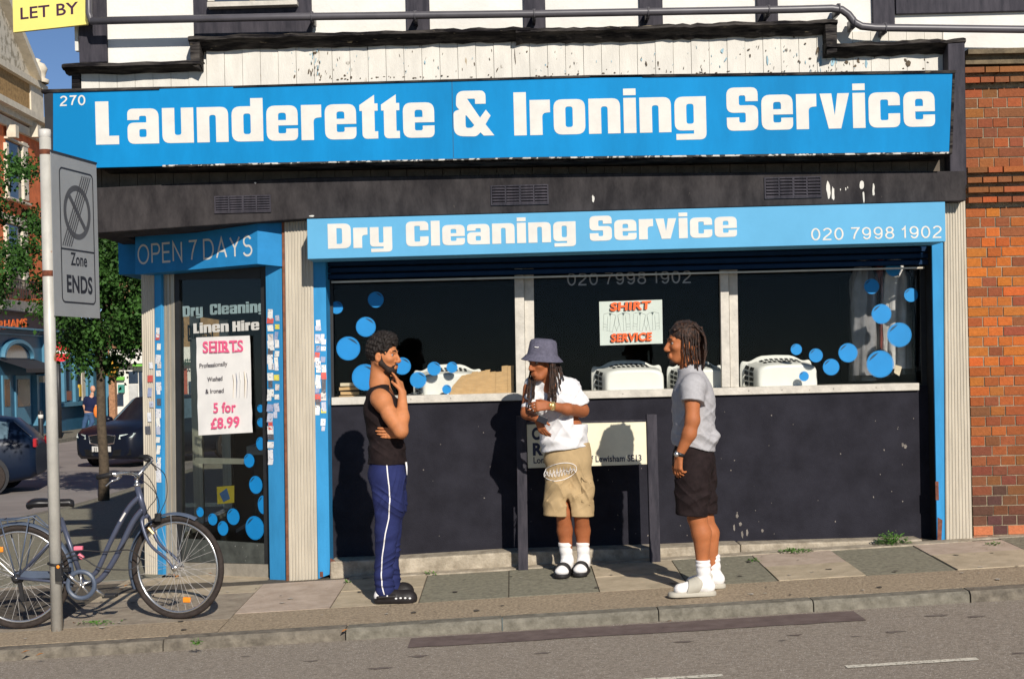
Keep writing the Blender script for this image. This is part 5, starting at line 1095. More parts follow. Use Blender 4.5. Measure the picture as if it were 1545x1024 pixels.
mb.build('cancel_stripe', mat('cancel_grey_print', (.06,.06,.065), .5), zs_)
mb = MB(); 
for tt in (.03, .97):
    c = U(0, tt); mb.torus((xp, -1.40, c.z), .040, .006, (0,0,1), 24, 6)
mb.build('clip', M['alu'], zs_, smooth=True)
# ---------------------------------------------------------------- bicycle
YB = -1.26; j = lambda px, py, dy=0.0: P(px, py, YB + dy)
bx = thing('bicycle', 'slate blue step-through city bicycle locked beside the pole', 'bicycle', (P(150,930,YB).x, YB, G(P(150,930,YB).x, YB)))
M['bike'] = mat('slate_blue_frame_paint', (.075,.085,.125), .35, .06, 8, spec=.5, metal=.25); M['bike_dk'] = mat('dark_slate_mudguard', (.07,.09,.13), .4, .08, 8, spec=.5)
M['spoke'] = mat('dull_spokes', (.42,.40,.38), .7, .1, 10, spec=.1); M['black_pl'] = mat('black_plastic', (.018,.017,.017), .5, .2, 20); M['amber'] = mat('amber_reflector', (.80,.25,.02), .3, .1, 20); M['pinkp'] = mat('pink_plastic', (.75,.16,.22), .4, .1)
rw = .345; fx = j(267.7,858); fc = Vector((fx.x, YB, G(fx.x, YB) + rw)); rx_ = j(29,868); rc_ = Vector((rx_.x, YB, G(rx_.x, YB) + rw))
st = R(17); fax = Vector((math.sin(st), math.cos(st), 0)); fdir = Vector((math.cos(st), -math.sin(st), 0))
def wheel(c, ax):
    mb = MB(); ax = Vector(ax); e1 = ax.cross(UP).normalized(); mb.torus(c, rw-.019, .019, ax, 64, 10); wh = mb.build('wheel', M['rubber'], bx, smooth=True)
    mb = MB(); mb.torus(c, rw-.046, .010, ax, 64, 8, flat=1.1); mb.build('rim', M['chrome'], wh, smooth=True)
    mb = MB(); mb.tube([c - ax*.045, c - ax*.03, c + ax*.03, c + ax*.045], [.022,.022,.022,.022], 14); mb.tube([c - ax*.065, c + ax*.065], .006, 8); mb.build('hub', M['chrome'], wh, smooth=True)
    mb = MB(); 
    for i in range(32):
        q = 2*math.pi*i/32; s_ = 1 if i % 2 else -1; q2 = q + (.9 if (i//2) % 2 else -.9); d1 = e1*math.cos(q2)*.021 + UP*math.sin(q2)*.021 + ax*.03*s_; d2 = (e1*math.cos(q) + UP*math.sin(q))*(rw-.05); mb.tube([c + d1, c + d2], .0011, 4, cap=False)
    mb.build('spokes', M['spoke'], wh); return wh
wf = wheel(fc, fax); wr_ = wheel(rc_, (0,1,0))
for wh, c, ax, q in ((wf, fc, fax, R(-73)), (wr_, rc_, Vector((0,1,0)), R(125))):
    e1 = ax.cross(UP).normalized(); e1 = e1 if e1.x > 0 else -e1; p = c + (e1*math.cos(q) + UP*math.sin(q))*.225; mb = MB(); mb.obox(p - e1*.027 - UP*.018 - ax*.012, e1*.055, ax*.02, UP*.036); mb.build('reflector', M['amber'], wh, bevel=.006)
BBp = j(126,880); crown = j(221,786); hup = j(207,733); hlow = j(219.5,778)
def spline(pts, n=8):
    out = []; p = [pts[0]] + pts + [pts[-1]]
    for i in range(1, len(p)-2):
        for k in range(n):
            t = k/n; out.append(.5*((2*p[i]) + (-p[i-1]+p[i+1])*t + (2*p[i-1]-5*p[i]+4*p[i+1]-p[i+2])*t*t + (-p[i-1]+3*p[i]-3*p[i+1]+p[i+2])*t**3))
    return out + [pts[-1]]
mb = MB(); mb.tube([hup, hlow], .0195, 14)
mb.tube(spline([j(210,749), j(192,769), j(168,814), j(148,858), j(138,868)]), .0165, 14); mb.tube(spline([j(215.5,768), j(200,788), j(173,843), j(150,874), j(128,880)]), .019, 14)
mb.tube([BBp, j(91.5,781)], .0165, 14); mb.tube([BBp - Vector((0,.035,0)), BBp + Vector((0,.035,0))], .024, 14)
for s_ in (-1, 1):
    o = Vector((0, .055*s_, 0)); o2 = Vector((0, .03*s_, 0)); mb.tube([BBp + o2, rc_ + o], .010, 8); mb.tube([j(95.5,797) + o2*.5, rc_ + o], .008, 8)
mb.build('frame', M['bike'], bx, smooth=True)
mb = MB(); mb.box(j(174,800).x, j(174,800).x, 0, 0, 0, 0); mb = MB(); a_, b_ = j(181,786,-.019), j(189,773,-.019); d = (b_-a_).normalized(); sd = Vector((-d.z,0,d.x))*.006; mb.prism([a_-sd, b_-sd, b_+sd, a_+sd], (0,.001,0)); mb.build('decal', M['letter'], bx)
mb = MB(); crf = Vector((hlow.x + .004, YB, hlow.z - .01))
for s_ in (-1, 1):
    o = fax*.052*s_; mb.tube(spline([crf + o*.3 + UP*.012, crf + o - UP*.03, crf + o + fdir*.055 - UP*.17, fc + o - fdir*.05 + UP*.06, fc + o]), [.013]*8 + [.012]*8 + [.010]*8 + [.009]*9, 10)
mb.tube([hlow + UP*.01, crf - UP*.005], .02, 12); mb.build('fork', M['bike'], bx, smooth=True)
# bars
st0 = j(206,722); clamp = j(208,718)
mb = MB(); mb.tube([hup, st0], .0125, 10); mb.tube([hup - UP*.0, hup + (st0-hup)*.35], .021, 12)
near = [clamp, clamp + Vector((.005,-.05,.012)), clamp + Vector((-.02,-.15,.03)), clamp + Vector((-.08,-.23,.035)), j(163,716,-.24) , j(146,720,-.235)]
far_ = [clamp, clamp + Vector((.03,.05,.03)), clamp + Vector((.06,.14,.09)), j(226,698,.2), j(221,690,.28)]
mb.tube([st0, clamp + UP*.004], .017, 10); mb.tube([clamp, j(226,696,.12)], .013, 10); mb.build('stem', M['chrome'], bx, smooth=True)
mb = MB(); mb.tube(spline(near), .0112, 10); mb.tube(spline([j(226,696,.12), j(229,694,.2), j(222,689,.28), j(212,689,.3)]), .0112, 10); hb_ = mb.build('handlebar', M['chrome'], bx, smooth=True)
mb = MB(); mb.tube([j(170,715.5,-.24), j(166,716,-.24), j(146,720,-.235)], [.015,.0175,.0165], 12); mb.build('grip', M['black_pl'], hb_, smooth=True)
mb = MB(); mb.tube([j(228,692,.24), j(222,689,.28), j(211,689,.3)], [.015,.0175,.0165], 12); mb.build('grip', M['black_pl'], hb_, smooth=True)
mb = MB(); mb.tube(spline([j(182,718,-.2), j(176,723,-.225), j(168,726,-.25), j(160,733,-.25)]), [.009]*8+[.007]*8+[.005]*9, 8); mb.tube([j(183,717,-.2), j(176,716,-.22), j(171,715,-.24)], .016, 8); mb.build('brake_lever', M['chrome'], hb_, smooth=True)
mb = MB(); mb.tube(spline([j(227,697,.2), j(233,703,.22), j(236,709,.25)]), .007, 8); mb.build('brake_lever', M['chrome'], hb_, smooth=True)
mb = MB(); mb.ball(j(222,693,.1), (.026,.026,.016), 14, 8); mb.build('bell', M['black_pl'], hb_, smooth=True)
mb = MB()
for pl_ in ([j(172,713,-.22), j(200,715,-.1), j(232,740,-.05), j(240,765,-.03), j(232,785,-.02)], [j(180,716,-.2), j(215,712,-.08), j(236,745,-.02), j(225,765,-.03), j(214,783,-.03), j(180,830,-.03)], [j(226,697,.2), j(248,715,.1), j(252,745,.05), j(243,770,.0), j(233,786)]): mb.tube(spline(pl_), .0028, 6)
mb.build('cable', M['black_pl'], bx, smooth=True)
# saddle
mb = MB(); sp_ = j(78,757); vs = []; ks = [(-.145,.085,.0),(-.12,.095,.012),(-.06,.085,.012),(0,.055,.006),(.06,.032,.004),(.12,.026,.004),(.145,.02,-.006)]
for x, hw, z in ks:
    for q in range(10):
        t = 2*math.pi*q/10; vs.append(sp_ + Vector((x, hw*math.cos(t), z - .012 + (.028 if math.sin(t) > 0 else .034*(1 if x < 0 else .7))*math.sin(t))))
fs = [(i*10+q, i*10+(q+1) % 10, (i+1)*10+(q+1) % 10, (i+1)*10+q) for i in range(len(ks)-1) for q in range(10)] + [tuple(range(10)), tuple(range(69, 59, -1))]; mb.add(vs, fs); mb.build('saddle', mat('black_saddle', (.014,.013,.014), .35, .2, 10), bx, smooth=True)
mb = MB(); mb.tube([j(92,784), j(83,763)], .0127, 10); mb.build('seat_post', M['chrome'], bx, smooth=True)
# mudguards, rack, chain case, crank
def guard(c, ax, a0, a1):
    mb = MB(); ax = Vector(ax); e1 = ax.cross(UP).normalized(); e1 = e1 if e1.x > 0 else -e1; vs = []; n = 28; pr = ((-.026,-.014),(-.02,-.002),(0,.004),(.02,-.002),(.026,-.014))
    for i in range(n+1):
        q = R(a0 + (a1-a0)*i/n)
        for w_, r_ in pr: vs.append(c + (e1*math.cos(q) + UP*math.sin(q))*(rw+.018+r_) + ax*w_)
    mb.add(vs, [(i*5+k, i*5+k+1, (i+1)*5+k+1, (i+1)*5+k) for i in range(n) for k in range(4)]); g_ = mb.build('mudguard', M['bike_dk'], bx, smooth=True)
    mb = MB()
    for q in (a0 + 8, a0 + 30) if a0 > 0 else (a1 - 8, a1 - 30):
        for s_ in (-1, 1): mb.tube([c + ax*.05*s_, c + (e1*math.cos(R(q)) + UP*math.sin(R(q)))*(rw+.01) + ax*.026*s_], .0022, 6)
    mb.build('mudguard_stay', M['chrome'], g_)
guard(fc, fax, 64, 205); guard(rc_, (0,1,0), -12, 168)
mb = MB()
for s_ in (-1, 1):
    o = Vector((0,.06*s_,0)); mb.tube([j(-20,785) + o, j(30,782) + o, j(52,778) + o*.6, j(66,790) + o*.4, j(80,800) + o*.2], .005, 8); mb.tube([j(5,783) + o, rc_ + o], .005, 8); mb.tube([j(48,780) + o, rc_ + o + Vector((.02,0,.02))], .005, 8)
for px in (-15, 5, 28, 48): mb.tube([j(px,783) + Vector((0,-.06,0)), j(px,783) + Vector((0,.06,0))], .0045, 8)
mb.build('rack', M['bike_dk'], bx, smooth=True)
mb = MB(); cy_ = YB - .052; K = 28; r1, r2 = .103, .045; pts = []
bb = Vector((BBp.x, cy_, BBp.z)); rr_ = Vector((rc_.x + .02, cy_, rc_.z))
for i in range(K//2 + 7): q = R(118 - 236*i/(K//2 + 6)); pts.append(bb + Vector((math.cos(q)*r1, 0, math.sin(q)*r1)))
for i in range(8): q = R(-100 - 160*i/7); pts.append(rr_ + Vector((math.cos(q)*r2*.6, 0, math.sin(q)*r2*.6 + .012)))
inn = [bb + Vector((math.cos(2*math.pi*i/K)*.072, 0, math.sin(2*math.pi*i/K)*.072)) for i in range(K)]
mb.torus(bb, .088, .016, (0,1,0), 40, 8, flat=.8); mb.prism([bb + Vector((-.05,.0,.088)), bb + Vector((-.05,0,.045)), rr_ + Vector((0,0,-.006)), rr_ + Vector((-.03,0,.01)), rr_ + Vector((-.03,0,.03)), rr_ + Vector((0,0,.045))], (0,.025,0)); mb.build('chain_case', M['bike_dk'], bx, smooth=False, bevel=.004)
mb = MB(); 
for i in range(5): q = R(72*i + 20); mb.tube([bb, bb + Vector((math.cos(q)*.07, 0, math.sin(q)*.07))], .009, 8)
mb.tube([bb + Vector((0,-.02,0)), j(95,860,-.075)], .0115, 10); mb.tube([bb + Vector((0,.11,0)), j(157,899,.06)], .0115, 10); mb.tube([bb - Vector((0,.03,0)), bb + Vector((0,.12,0))], .014, 10); cr = mb.build('crank', M['chrome'], bx, smooth=True)
for c, dy in ((j(95,859,-.11), 0), (j(166,898,.1), 0)): mb = MB(); mb.box(c.x-.045, c.x+.045, c.y-.04, c.y+.04, c.z-.012, c.z+.012); mb.build('pedal', M['black_pl'], bx, bevel=.005)
mb = MB(); mb.tube([rc_ + Vector((0,-.062,0)), rc_ + Vector((0,-.03,0))], [.02,.045], 16); mb.obox(rc_ + Vector((.03,-.07,-.15)), (.025,0,.0), (0,.02,0), (-.02,0,.12)); mb.tube([rc_ + Vector((.045,-.06,-.13)), rc_ + Vector((.045,-.05,-.13))], .026, 14); mb.build('gear_changer', M['black_pl'], bx)
mb = MB(); mb.box(j(234,780).x, j(243,780).x, YB-.02, YB+.02, j(240,786).z, j(240,774).z); mb.tube([crown + Vector((.01,0,0)), j(236,782)], .006, 6); mb.build('headlight', M['black_pl'], bx, bevel=.006)
mb = MB(); mb.tube([j(224,796,-.04), j(232,805,-.045)], .012, 8); mb.build('brake', mat('brass_brake', (.5,.36,.18), .3, .1, 20, metal=.7), bx)
mb = MB(); mb.box(j(113,830).x, j(126,830).x, YB-.03, YB+.0, j(120,829).z, j(120,823).z); mb.obox(j(116,838,-.03), (.03,0,-.03), (0,.03,0), (.015,0,.018)); mb.build('clip_light', M['pinkp'], bx, bevel=.004)
ck = thing('bicycle_lock', 'thin black cable lock with dark lock body round the pole and front wheel', 'lock', j(95,870,-.1))
mb = MB(); mb.tube(spline([j(86,848,-.11), j(100,836,-.1), j(122,830,-.06), j(160,832,-.05), j(193,829,-.05), j(205,835,-.04), j(211,845,-.02), j(200,857,-.04), j(182,859,-.06), j(150,856,-.06), j(128,843,-.06), j(112,838,-.08), j(92,846,-.14)]), .0042, 8); mb.torus((xp,-1.40,j(84,846).z), .046, .008, (.1,0,1), 24, 8); mb.build('cable', M['black_pl'], ck, smooth=True)
mb = MB(); c = P(89, 862, -1.45); mb.box(c.x-.02, c.x+.022, -1.475, -1.44, c.z-.06, c.z+.04, 0); mb.ball((c.x+.002, -1.476, c.z+.035), (.012,.006,.012), 10, 6, 1); mb.build('lock_body', [M['black_pl'], M['amber']], ck, bevel=.004)
# ---------------------------------------------------------------- laundry baskets behind the glass
M['basket'] = mat('white_plastic_basket', (.74,.75,.70), .4, .03, 6, spec=.4); M['hole'] = mat('basket_hole_shadow', (.012,.011,.010), .9)
zl = P(790, 590, .5).z - .012
zl = P(790, 590, .5).z - .10
def basket(x0, x1, pt, label):
    # lies on its long side, rounded base towards the street, flaring back to a wavy rim
    cx_ = (x0+x1)/2; hw = (x1-x0)/2; zt = pt; ht = zt - zl; o = thing('laundry_basket', label, 'laundry basket', (cx_, .5, zl), 'white laundry baskets behind the shop window')
    mb = MB(); secs = []; n = 64; prof = ((0,.70,.60,.0),(.0,.76,.66,0),(.012,.80,.70,0),(.035,.825,.73,.002),(.10,.85,.77,.004),(.18,.89,.83,.008),(.26,.93,.90,.014),(.28,.95,.92,.02),(.283,1.0,.985,.02),(.300,1.005,.99,.02),(.302,.96,.95,.02),(.05,.80,.70,0))
    def pt_on(d, w_, h_, wv, q):
        e = .42; cc, ss = math.cos(q), math.sin(q); X = math.copysign(abs(cc)**e, cc)*hw*w_; Z = math.copysign(abs(ss)**e, ss)
        top = ht*(.36 + .64*h_) - .03*(1-w_); z = zl + (top*.5 + Z*top*.5); 
        if Z > 0: z += wv*(math.cos(cc*6.3)-.5)*Z
        return Vector((cx_ + hw*.16*(1-d/.3) - hw*.0 + X, .36 + d*.95 + .0, z))
    for d, w_, h_, wv in prof: secs.append([pt_on(d, w_, h_, wv, 2*math.pi*i/n) for i in range(n)])
    vs = [p for r_ in secs for p in r_]; K = len(secs); mb.add(vs, [(i*n+k, i*n+(k+1) % n, (i+1)*n+(k+1) % n, (i+1)*n+k) for i in range(K-1) for k in range(n)] + [tuple(range(n))]); mb.build('tub', M['basket'], o, smooth=True)
    mb = MB()
    def wall(d, q):
        i = max(k for k in range(3, 7) if prof[k][0] <= d); u = (d - prof[i][0])/(prof[i+1][0]-prof[i][0]); A_ = pt_on(*prof[i], q); B_ = pt_on(*prof[i+1], q); return A_.lerp(B_, u)
    def qtop(f): return math.acos(max(-1, min(1, math.copysign(abs(f)**(1/.42), f))))          # place across the top wall
    def qleft(f): return math.pi - math.asin(max(-1, min(1, math.copysign(abs(f)**(1/.42), f))))
    def slot(pts, out):
        out = Vector(out); mb.prism([p + out*.004 for p in pts], out*.002)
    for r_ in range(2):
        for c_ in range(8):
            f0 = -.60 + c_*.155; slot([wall(.10 + r_*.075, qtop(f0)), wall(.10 + r_*.075, qtop(f0+.085)), wall(.145 + r_*.075, qtop(f0+.085)), wall(.145 + r_*.075, qtop(f0))], (0,-.5,1))
    for r_ in range(4):
        for c_ in range(2):
            f0 = -.30 + r_*.28; slot([wall(.09 + c_*.085, qleft(f0)), wall(.15 + c_*.085, qleft(f0)), wall(.15 + c_*.085, qleft(f0+.19)), wall(.09 + c_*.085, qleft(f0+.19))], (-1,-.45,0))
    mb.build('handle_slots', M['hole'], o); return o
kx = lambda px: P(px, 570, .55).x
basket(kx(893), kx(1000), P(893, 546, .6).z, 'white upturned laundry basket left of the man with braids, half in shade')
basket(kx(1008), kx(1092), P(1008, 546, .6).z, 'white laundry basket mostly hidden behind the man with braids')
basket(kx(1119), kx(1228), P(1119, 538, .6).z, 'white laundry basket right of the second mullion with blue bubbles before it')
basket(kx(622), kx(727), P(622, 552, .6).z, 'white laundry basket behind the cardboard in the left window')
# cardboard pieces and papers
M['card'] = mat('corrugated_card', (.50,.33,.16), .85, .12, 14, bump=.2, stretch=(1,1,3)); M['paper'] = mat('yellowed_paper', (.60,.52,.38), .85, .12, 14)
cb = thing('cardboard_box', 'flattened brown cardboard box standing in the left window against the mullion', 'box', P(750, 596, .4))
mb = MB()
for k in range(7): 
    x0 = 712 + k*9; mb.ppx([(x0,596),(x0+9,595.5),(x0+9,560-(k>4)*9),(x0,561-(k>4)*9)], .335 + .006*(k % 2), .40)
mb.build('panel', M['card'], cb)
cb2 = thing('cardboard_sheets', 'fan of curved brown cardboard sheets in front of the left basket', 'cardboard', P(700, 596, .36))
for k in range(6):
    mb = MB(); x0 = 677 + k*7; pts = [(x0-2,598.5),(x0+6,582-k*1.6),(x0+20,566-k*1.6),(x0+28,565-k*1.6),(x0+22,582-k),(x0+16,598)]; mb.ppx(pts, .275 + .010*k, .283 + .010*k); mb.build('sheet', M['card'], cb2)
bk = thing('paper_stack', 'small stack of yellowed books and papers in the left window corner', 'papers', P(528, 602, .4)); rb = random.Random(3)
for k in range(4):
    mb = MB(); a = P(513 + rb.uniform(-3,3), 602 - k*6.5, .36); mb.obox(a, (.14 + rb.uniform(0,.05), .03, rb.uniform(-.004,.004)), (-.02,.16,0), (0,0,.024)); mb.build('book', rb.choice([M['paper'], M['card']]), bk, bevel=.002)
pp = thing('paper_sheets', 'loose white papers lying on the window ledge behind the man in the vest', 'papers', P(622, 597, .4))
for k in range(3): mb = MB(); a = P(612 + k*5, 598 - k*2.5, .34 + .03*k); mb.obox(a, (.12,.02,.004*k), (-.02,.1,0), (0,0,.004)); mb.build('sheet', M['letter'], pp)
# SHIRT SERVICE poster on the glass
ps = thing('poster', 'pale poster with orange SHIRT SERVICE lettering and four drawn shirts in window', 'poster', P(952, 521, YG + .012)); yq = YG + .009
mb = MB(); mb.ppx([(904,455),(999,452),(1000,518),(905.5,521)], yq, yq+.002); mb.build('sheet', mat('pale_poster_paper', (.60,.66,.61), .7, .04, 6), ps)
mb = MB()
for wd, a, ay, b, by in (('SHIRT',919,470,981,467),('SERVICE',920,516.8,982,514.5)): sign_word(mb, wd, a, ay, b, by, 12.5, yq-.0006, False, bold=.05, shear=.08)
mb.build('lettering', mat('black_print_shadow', (.02,.015,.015), .6), ps)
mb = MB()
for wd, a, ay, b, by in (('SHIRT',921,468.6,983,465.6),('SERVICE',922,515.4,984,513.1)): sign_word(mb, wd, a, ay, b, by, 12.2, yq-.003, False, bold=.04, shear=.08)
mb.build('lettering', mat('orange_print', (.80,.12,.02), .6), ps)
mb = MB()
for x0, fl in ((911,1),(932,-1),(956,1),(976,-1)):
    def L(pts): mb.tube([P(x0 + 9 + fl*(q[0]-9), q[1] - (x0-904)*.025, yq-.001) for q in pts], .0007, 4)
    L([(0,474),(-1,498),(5,499),(6,477)]); L([(0,474),(9,472),(18,476)]); L([(6,480),(5,499),(13,501),(18,476)]); L([(18,476),(16,490),(20,500)]); L([(-1,489),(5,490)]); L([(-1,493),(5,494)]); L([(10,476),(9,500)])
    a_, b_, c_ = [P(x0 + 9 + fl*(q[0]-9), q[1] - (x0-904)*.025, yq-.001) for q in ((7.5,473),(12,472.5),(9.5,477))]; mb.prism([a_, b_, c_], (0,-.0005,0))
mb.build('shirt_drawing', mat('grey_ink', (.07,.09,.09), .7), ps)
# SHIRTS price poster on the door
pd = thing('poster', 'creased white poster with pink SHIRTS 5 for £8.99 lettering on the door', 'poster', D(341, 657, -.04)); of = -.036
mb = MB(); a, b, c, d = D(297,509,of), D(378,506,of), D(382,652,of), D(300,656.5,of); n = 10; vs = []; rp = random.Random(5)
for jx in range(n+1):
    for ix in range(n+1): vs.append(a.lerp(b, ix/n).lerp(d.lerp(c, ix/n), jx/n) + dn*(rp.uniform(0,.007) + .004))
mb.add(vs, [(q*(n+1)+i, (q+1)*(n+1)+i, (q+1)*(n+1)+i+1, q*(n+1)+i+1) for q in range(n) for i in range(n)]); mb.build('sheet', mat('creased_white_paper', (.78,.75,.70), .8, .05, 5), pd, smooth=True, fix=False)
mb = MB()
def slabw(word, ax, ay, bx_, by, h):
    me = font_word(word, .022); a, b = D(ax, ay, of+.014), D(bx_, by, of+.014); lay(mb, me, a, b, UP, h*(a.y-CY)/F, depth=.001)
slabw('SHIRTS', 306, 532, 367, 530, 17); slabw('5 for', 322, 622.5, 356, 620.5, 15); slabw('£8.99', 318, 646.5, 361.5, 643.5, 16)
for px, wd in ((321,.0),):
    pass
def serif(px, py, w_): a, b = D(px-w_/2, py, of+.0155), D(px+w_/2, py, of+.0155); mb.prism([a, b, b + UP*.013, a + UP*.013], dn*.0004)
for x, y in ((318.5,532),(325,531.8),(332,531.6),(341,531.4),(357,530.6),(318.5,517),(325,516.8),(332,516.6)): serif(x, y, 6)
mb.build('lettering', mat('pink_print', (.80,.12,.24), .6), pd)
mb = MB()
for wd, ax, ay, bx_, by in (('Professionally',301,555,343,551.5),('Washed',313,575.5,335.5,573.5),('& Ironed',310,593.5,337.5,592)): dword(wd, ax, ay, bx_, by, 6.5, of + .012, False)
mb.build('small_lettering', mat('dark_print', (.06,.05,.06), .7), pd)
mb = MB()
for k, (x, h_) in enumerate(((351,22),(356,30),(361,36),(368,38),(372,30))):
    pts = [D(x, 560 + (38-h_)*.3, of+.013), D(x+1.5, 575, of+.013), D(x+.5, 600, of+.013)]; mb.tube(pts, [.004,.012 if k % 2 else .007,.003], 6, k % 3, flat=.15)
mb.build('picture', [mat('print_tan', (.45,.36,.22), .7), mat('print_slate', (.12,.16,.26), .7), mat('print_grey', (.40,.42,.43), .7)], pd)
# garments in clear plastic hanging in the right window
M['film'] = glass('polythene', (.90,.90,.90), .06, .25)
M['cloths'] = [mat('hung_white_garment', (.70,.69,.67), .8, .2, 8), mat('hung_grey_garment', (.26,.26,.27), .8, .2, 8), mat('hung_dark_garment', (.05,.05,.06), .8, .2, 8), mat('hung_red_garment', (.30,.06,.04), .8, .2, 8)]
def garment(px0, px1, pyb, yc, m, label, film=True):
    x0, x1 = P(px0, 500, yc).x, P(px1, 500, yc).x; zt, zb_ = P(1340, 392, yc).z, P((px0+px1)/2, pyb, yc).z
    o = thing('garment_bag', label, 'garment', ((x0+x1)/2, yc, zb_), 'cleaned garments hanging in the right window'); rg = random.Random(int(px0))
    for nm, mm, gr in (('garment', m, 0), ('film', M['film'], .03)):
        mb = MB(); n, k = 30, 12; vs = []
        for iz in range(k+1):
            t = iz/k; sh = min(1, .45 + t*3.0)
            for i in range(n):
                q = 2*math.pi*i/n; fold = .016*math.sin(7*q + iz*.35 + px0) + .008*math.sin(13*q + iz*.7)
                vs.append(((x0+x1)/2 + ((x1-x0)/2 + gr + fold)*math.cos(q)*sh, yc + (.075 + gr*.6 + fold)*math.sin(q), zt + (zb_-zt)*t - (gr*1.5 if iz == k else 0)))
        mb.add(vs, [(iz*n+i, iz*n+(i+1) % n, (iz+1)*n+(i+1) % n, (iz+1)*n+i) for iz in range(k) for i in range(n)]); mb.build(nm, mm, o, smooth=True)
    mb = MB(); mb.tube([((x0+x1)/2, yc, zt - .02), ((x0+x1)/2, yc, zt + .1)], .003, 6); mb.build('hanger', M['metal_black'], o)
garment(1287, 1322, 566, .62, M['cloths'][1], 'grey garment in clear plastic, leftmost in the right window')
garment(1318, 1338, 560, .66, M['cloths'][3], 'narrow reddish garment in clear plastic between paler ones')
garment(1332, 1372, 556, .60, M['cloths'][0], 'white garment in clear plastic catching the sun in the right window')
garment(1370, 1396, 552, .68, M['cloths'][2], 'dark garment in clear plastic, rightmost in the right window')
rl_ = MB(); rl_.tube([(P(1280,395,.63).x, .63, P(1340,390,.63).z + .08), (P(1403,395,.63).x, .63, P(1340,390,.63).z + .08)], .012, 10); rl_ = rl_.build('hanging_rail', M['metal_black'], shop)
tg = MB(); tg.ppx([(1351,550),(1361,553),(1357,567),(1349,562)], .34, .345); tg = tg.build('garment_ticket', M['paper'], base=P(1355,560,.34)); tag(tg, 'small pale paper ticket hanging low beside the big bubble in the right window', 'ticket')
# things seen inside through the door
wm = thing('counter', 'pale shop counter seen through the door glass', 'counter', (-2.0, 2.6, -.05)); mb = MB(); mb.box(-2.45, -1.2, 2.3, 2.9, .85, .93); mb.build('top', mat('pale_counter', (.55,.54,.5), .5), wm); mb = MB(); mb.box(-2.4, -1.25, 2.35, 2.85, -.05, .85); mb.build('cabinet', M['dark_frame'], wm)
yb_ = thing('bargain_notice', 'small faded yellow and blue notice low behind the door glass', 'notice', D(338, 755, -.3)); mb = MB(); dpx(mb, [(327,734),(353,732),(353,758),(328,760)], -.3, .003, 0); mb.build('sheet', mat('yellow_notice', (.35,.26,.02), .7), yb_); mb = MB(); dpx(mb, [(331,744),(342,736),(347,752),(337,757)], -.298, .001); mb.build('patch', mat('blue_notice', (.03,.08,.2), .7), yb_)
# ---------------------------------------------------------------- weeds, leaves
M['weed'] = mat('weed_leaf', (.085,.19,.03), .6, .35, 40)
def weed(px, py, wd, ht, nl, label, Y=None):
    c = gpt(px, py) if Y is None else Vector((P(px, py, Y).x, Y, G(P(px, py, Y).x, Y))); rw_ = random.Random(int(px)); o = thing('weed', label, 'weed', c, 'weeds growing out of the pavement'); mb = MB()
    for i in range(nl):
        q = rw_.uniform(0, 6.28); r_ = rw_.random()**.6; p = c + Vector((math.cos(q)*wd*r_, math.sin(q)*wd*.5*r_, rw_.uniform(.1, 1)*ht*(1 - .6*r_))); L = rw_.uniform(.012, .024); d = Vector((math.cos(q + rw_.uniform(-1,1)), math.sin(q + rw_.uniform(-1,1)), rw_.uniform(-.3,.7))).normalized(); sd = d.cross(UP).normalized()*L*.45
        mb.add([p, p + d*L*.5 + sd, p + d*L, p + d*L*.5 - sd], [(0,1,2,3)])
    lf = mb.build('leaves', M['weed'], o, fix=False); mb = MB()
    for i in range(max(3, nl//14)): q = rw_.uniform(0, 6.28); mb.tube([c, c + Vector((math.cos(q)*wd*.6, math.sin(q)*wd*.3, ht*.7))], .0015, 5)
    mb.build('stem', M['weed'], o)
weed(1346, 817, .14, .115, 420, 'bushiest green weed at the foot of the stall riser, left of the right frame', -.06); weed(1200, 829, .13, .035, 170, 'low spreading weed on the sandy slab, foot of the stall riser', -.13); weed(1139, 846, .05, .025, 30, 'small weed in the slab joint right of the man with braids'); weed(1502, 822, .07, .03, 40, 'small weed before the brick wall')
weed(297, 973, .03, .06, 40, 'thin weed growing at the kerb below the front wheel'); weed(650, 866, .05, .025, 30, 'little weed at the plinth behind the bearded man'); weed(524, 879, .03, .02, 20, 'tiny weed by the left blue frame in shadow'); weed(150, 940, .14, .02, 70, 'straggly grass by the pole under the bicycle')
M['leafd'] = mat('dry_leaf', (.35,.14,.035), .8, .35, 40); rl2 = random.Random(41)
fl = [(262,868),(268,870),(256,867),(318,866),(325,868),(120,941),(112,940),(190,884),(195,880),(183,890),(60,996),(38,992),(1010,938),(230,899),(520,960)]
for px, py in fl:
    c = gpt(px, py) if py < 960 else gpt(px, py - 8); mb = MB(); q = rl2.uniform(0, 6.28); L = rl2.uniform(.018, .03); d = Vector((math.cos(q), math.sin(q), .25)); s_ = Vector((-math.sin(q), math.cos(q), .1))
    c = c + UP*.006; mb.add([c - d*L, c + s_*L*.5 + UP*.004, c + d*L, c - s_*L*.5 + UP*.006, c], [(0,1,4),(1,2,4),(2,3,4),(3,0,4)]); lf = mb.build('fallen_leaf', M['leafd'], base=c, fix=False); tag(lf, 'dry orange brown leaf lying on the ground near the bicycle and doorway' if px < 600 else 'single dry orange leaf lying by the kerb before the braided man', 'leaf', 'dry leaves on the pavement' if px < 600 else None)
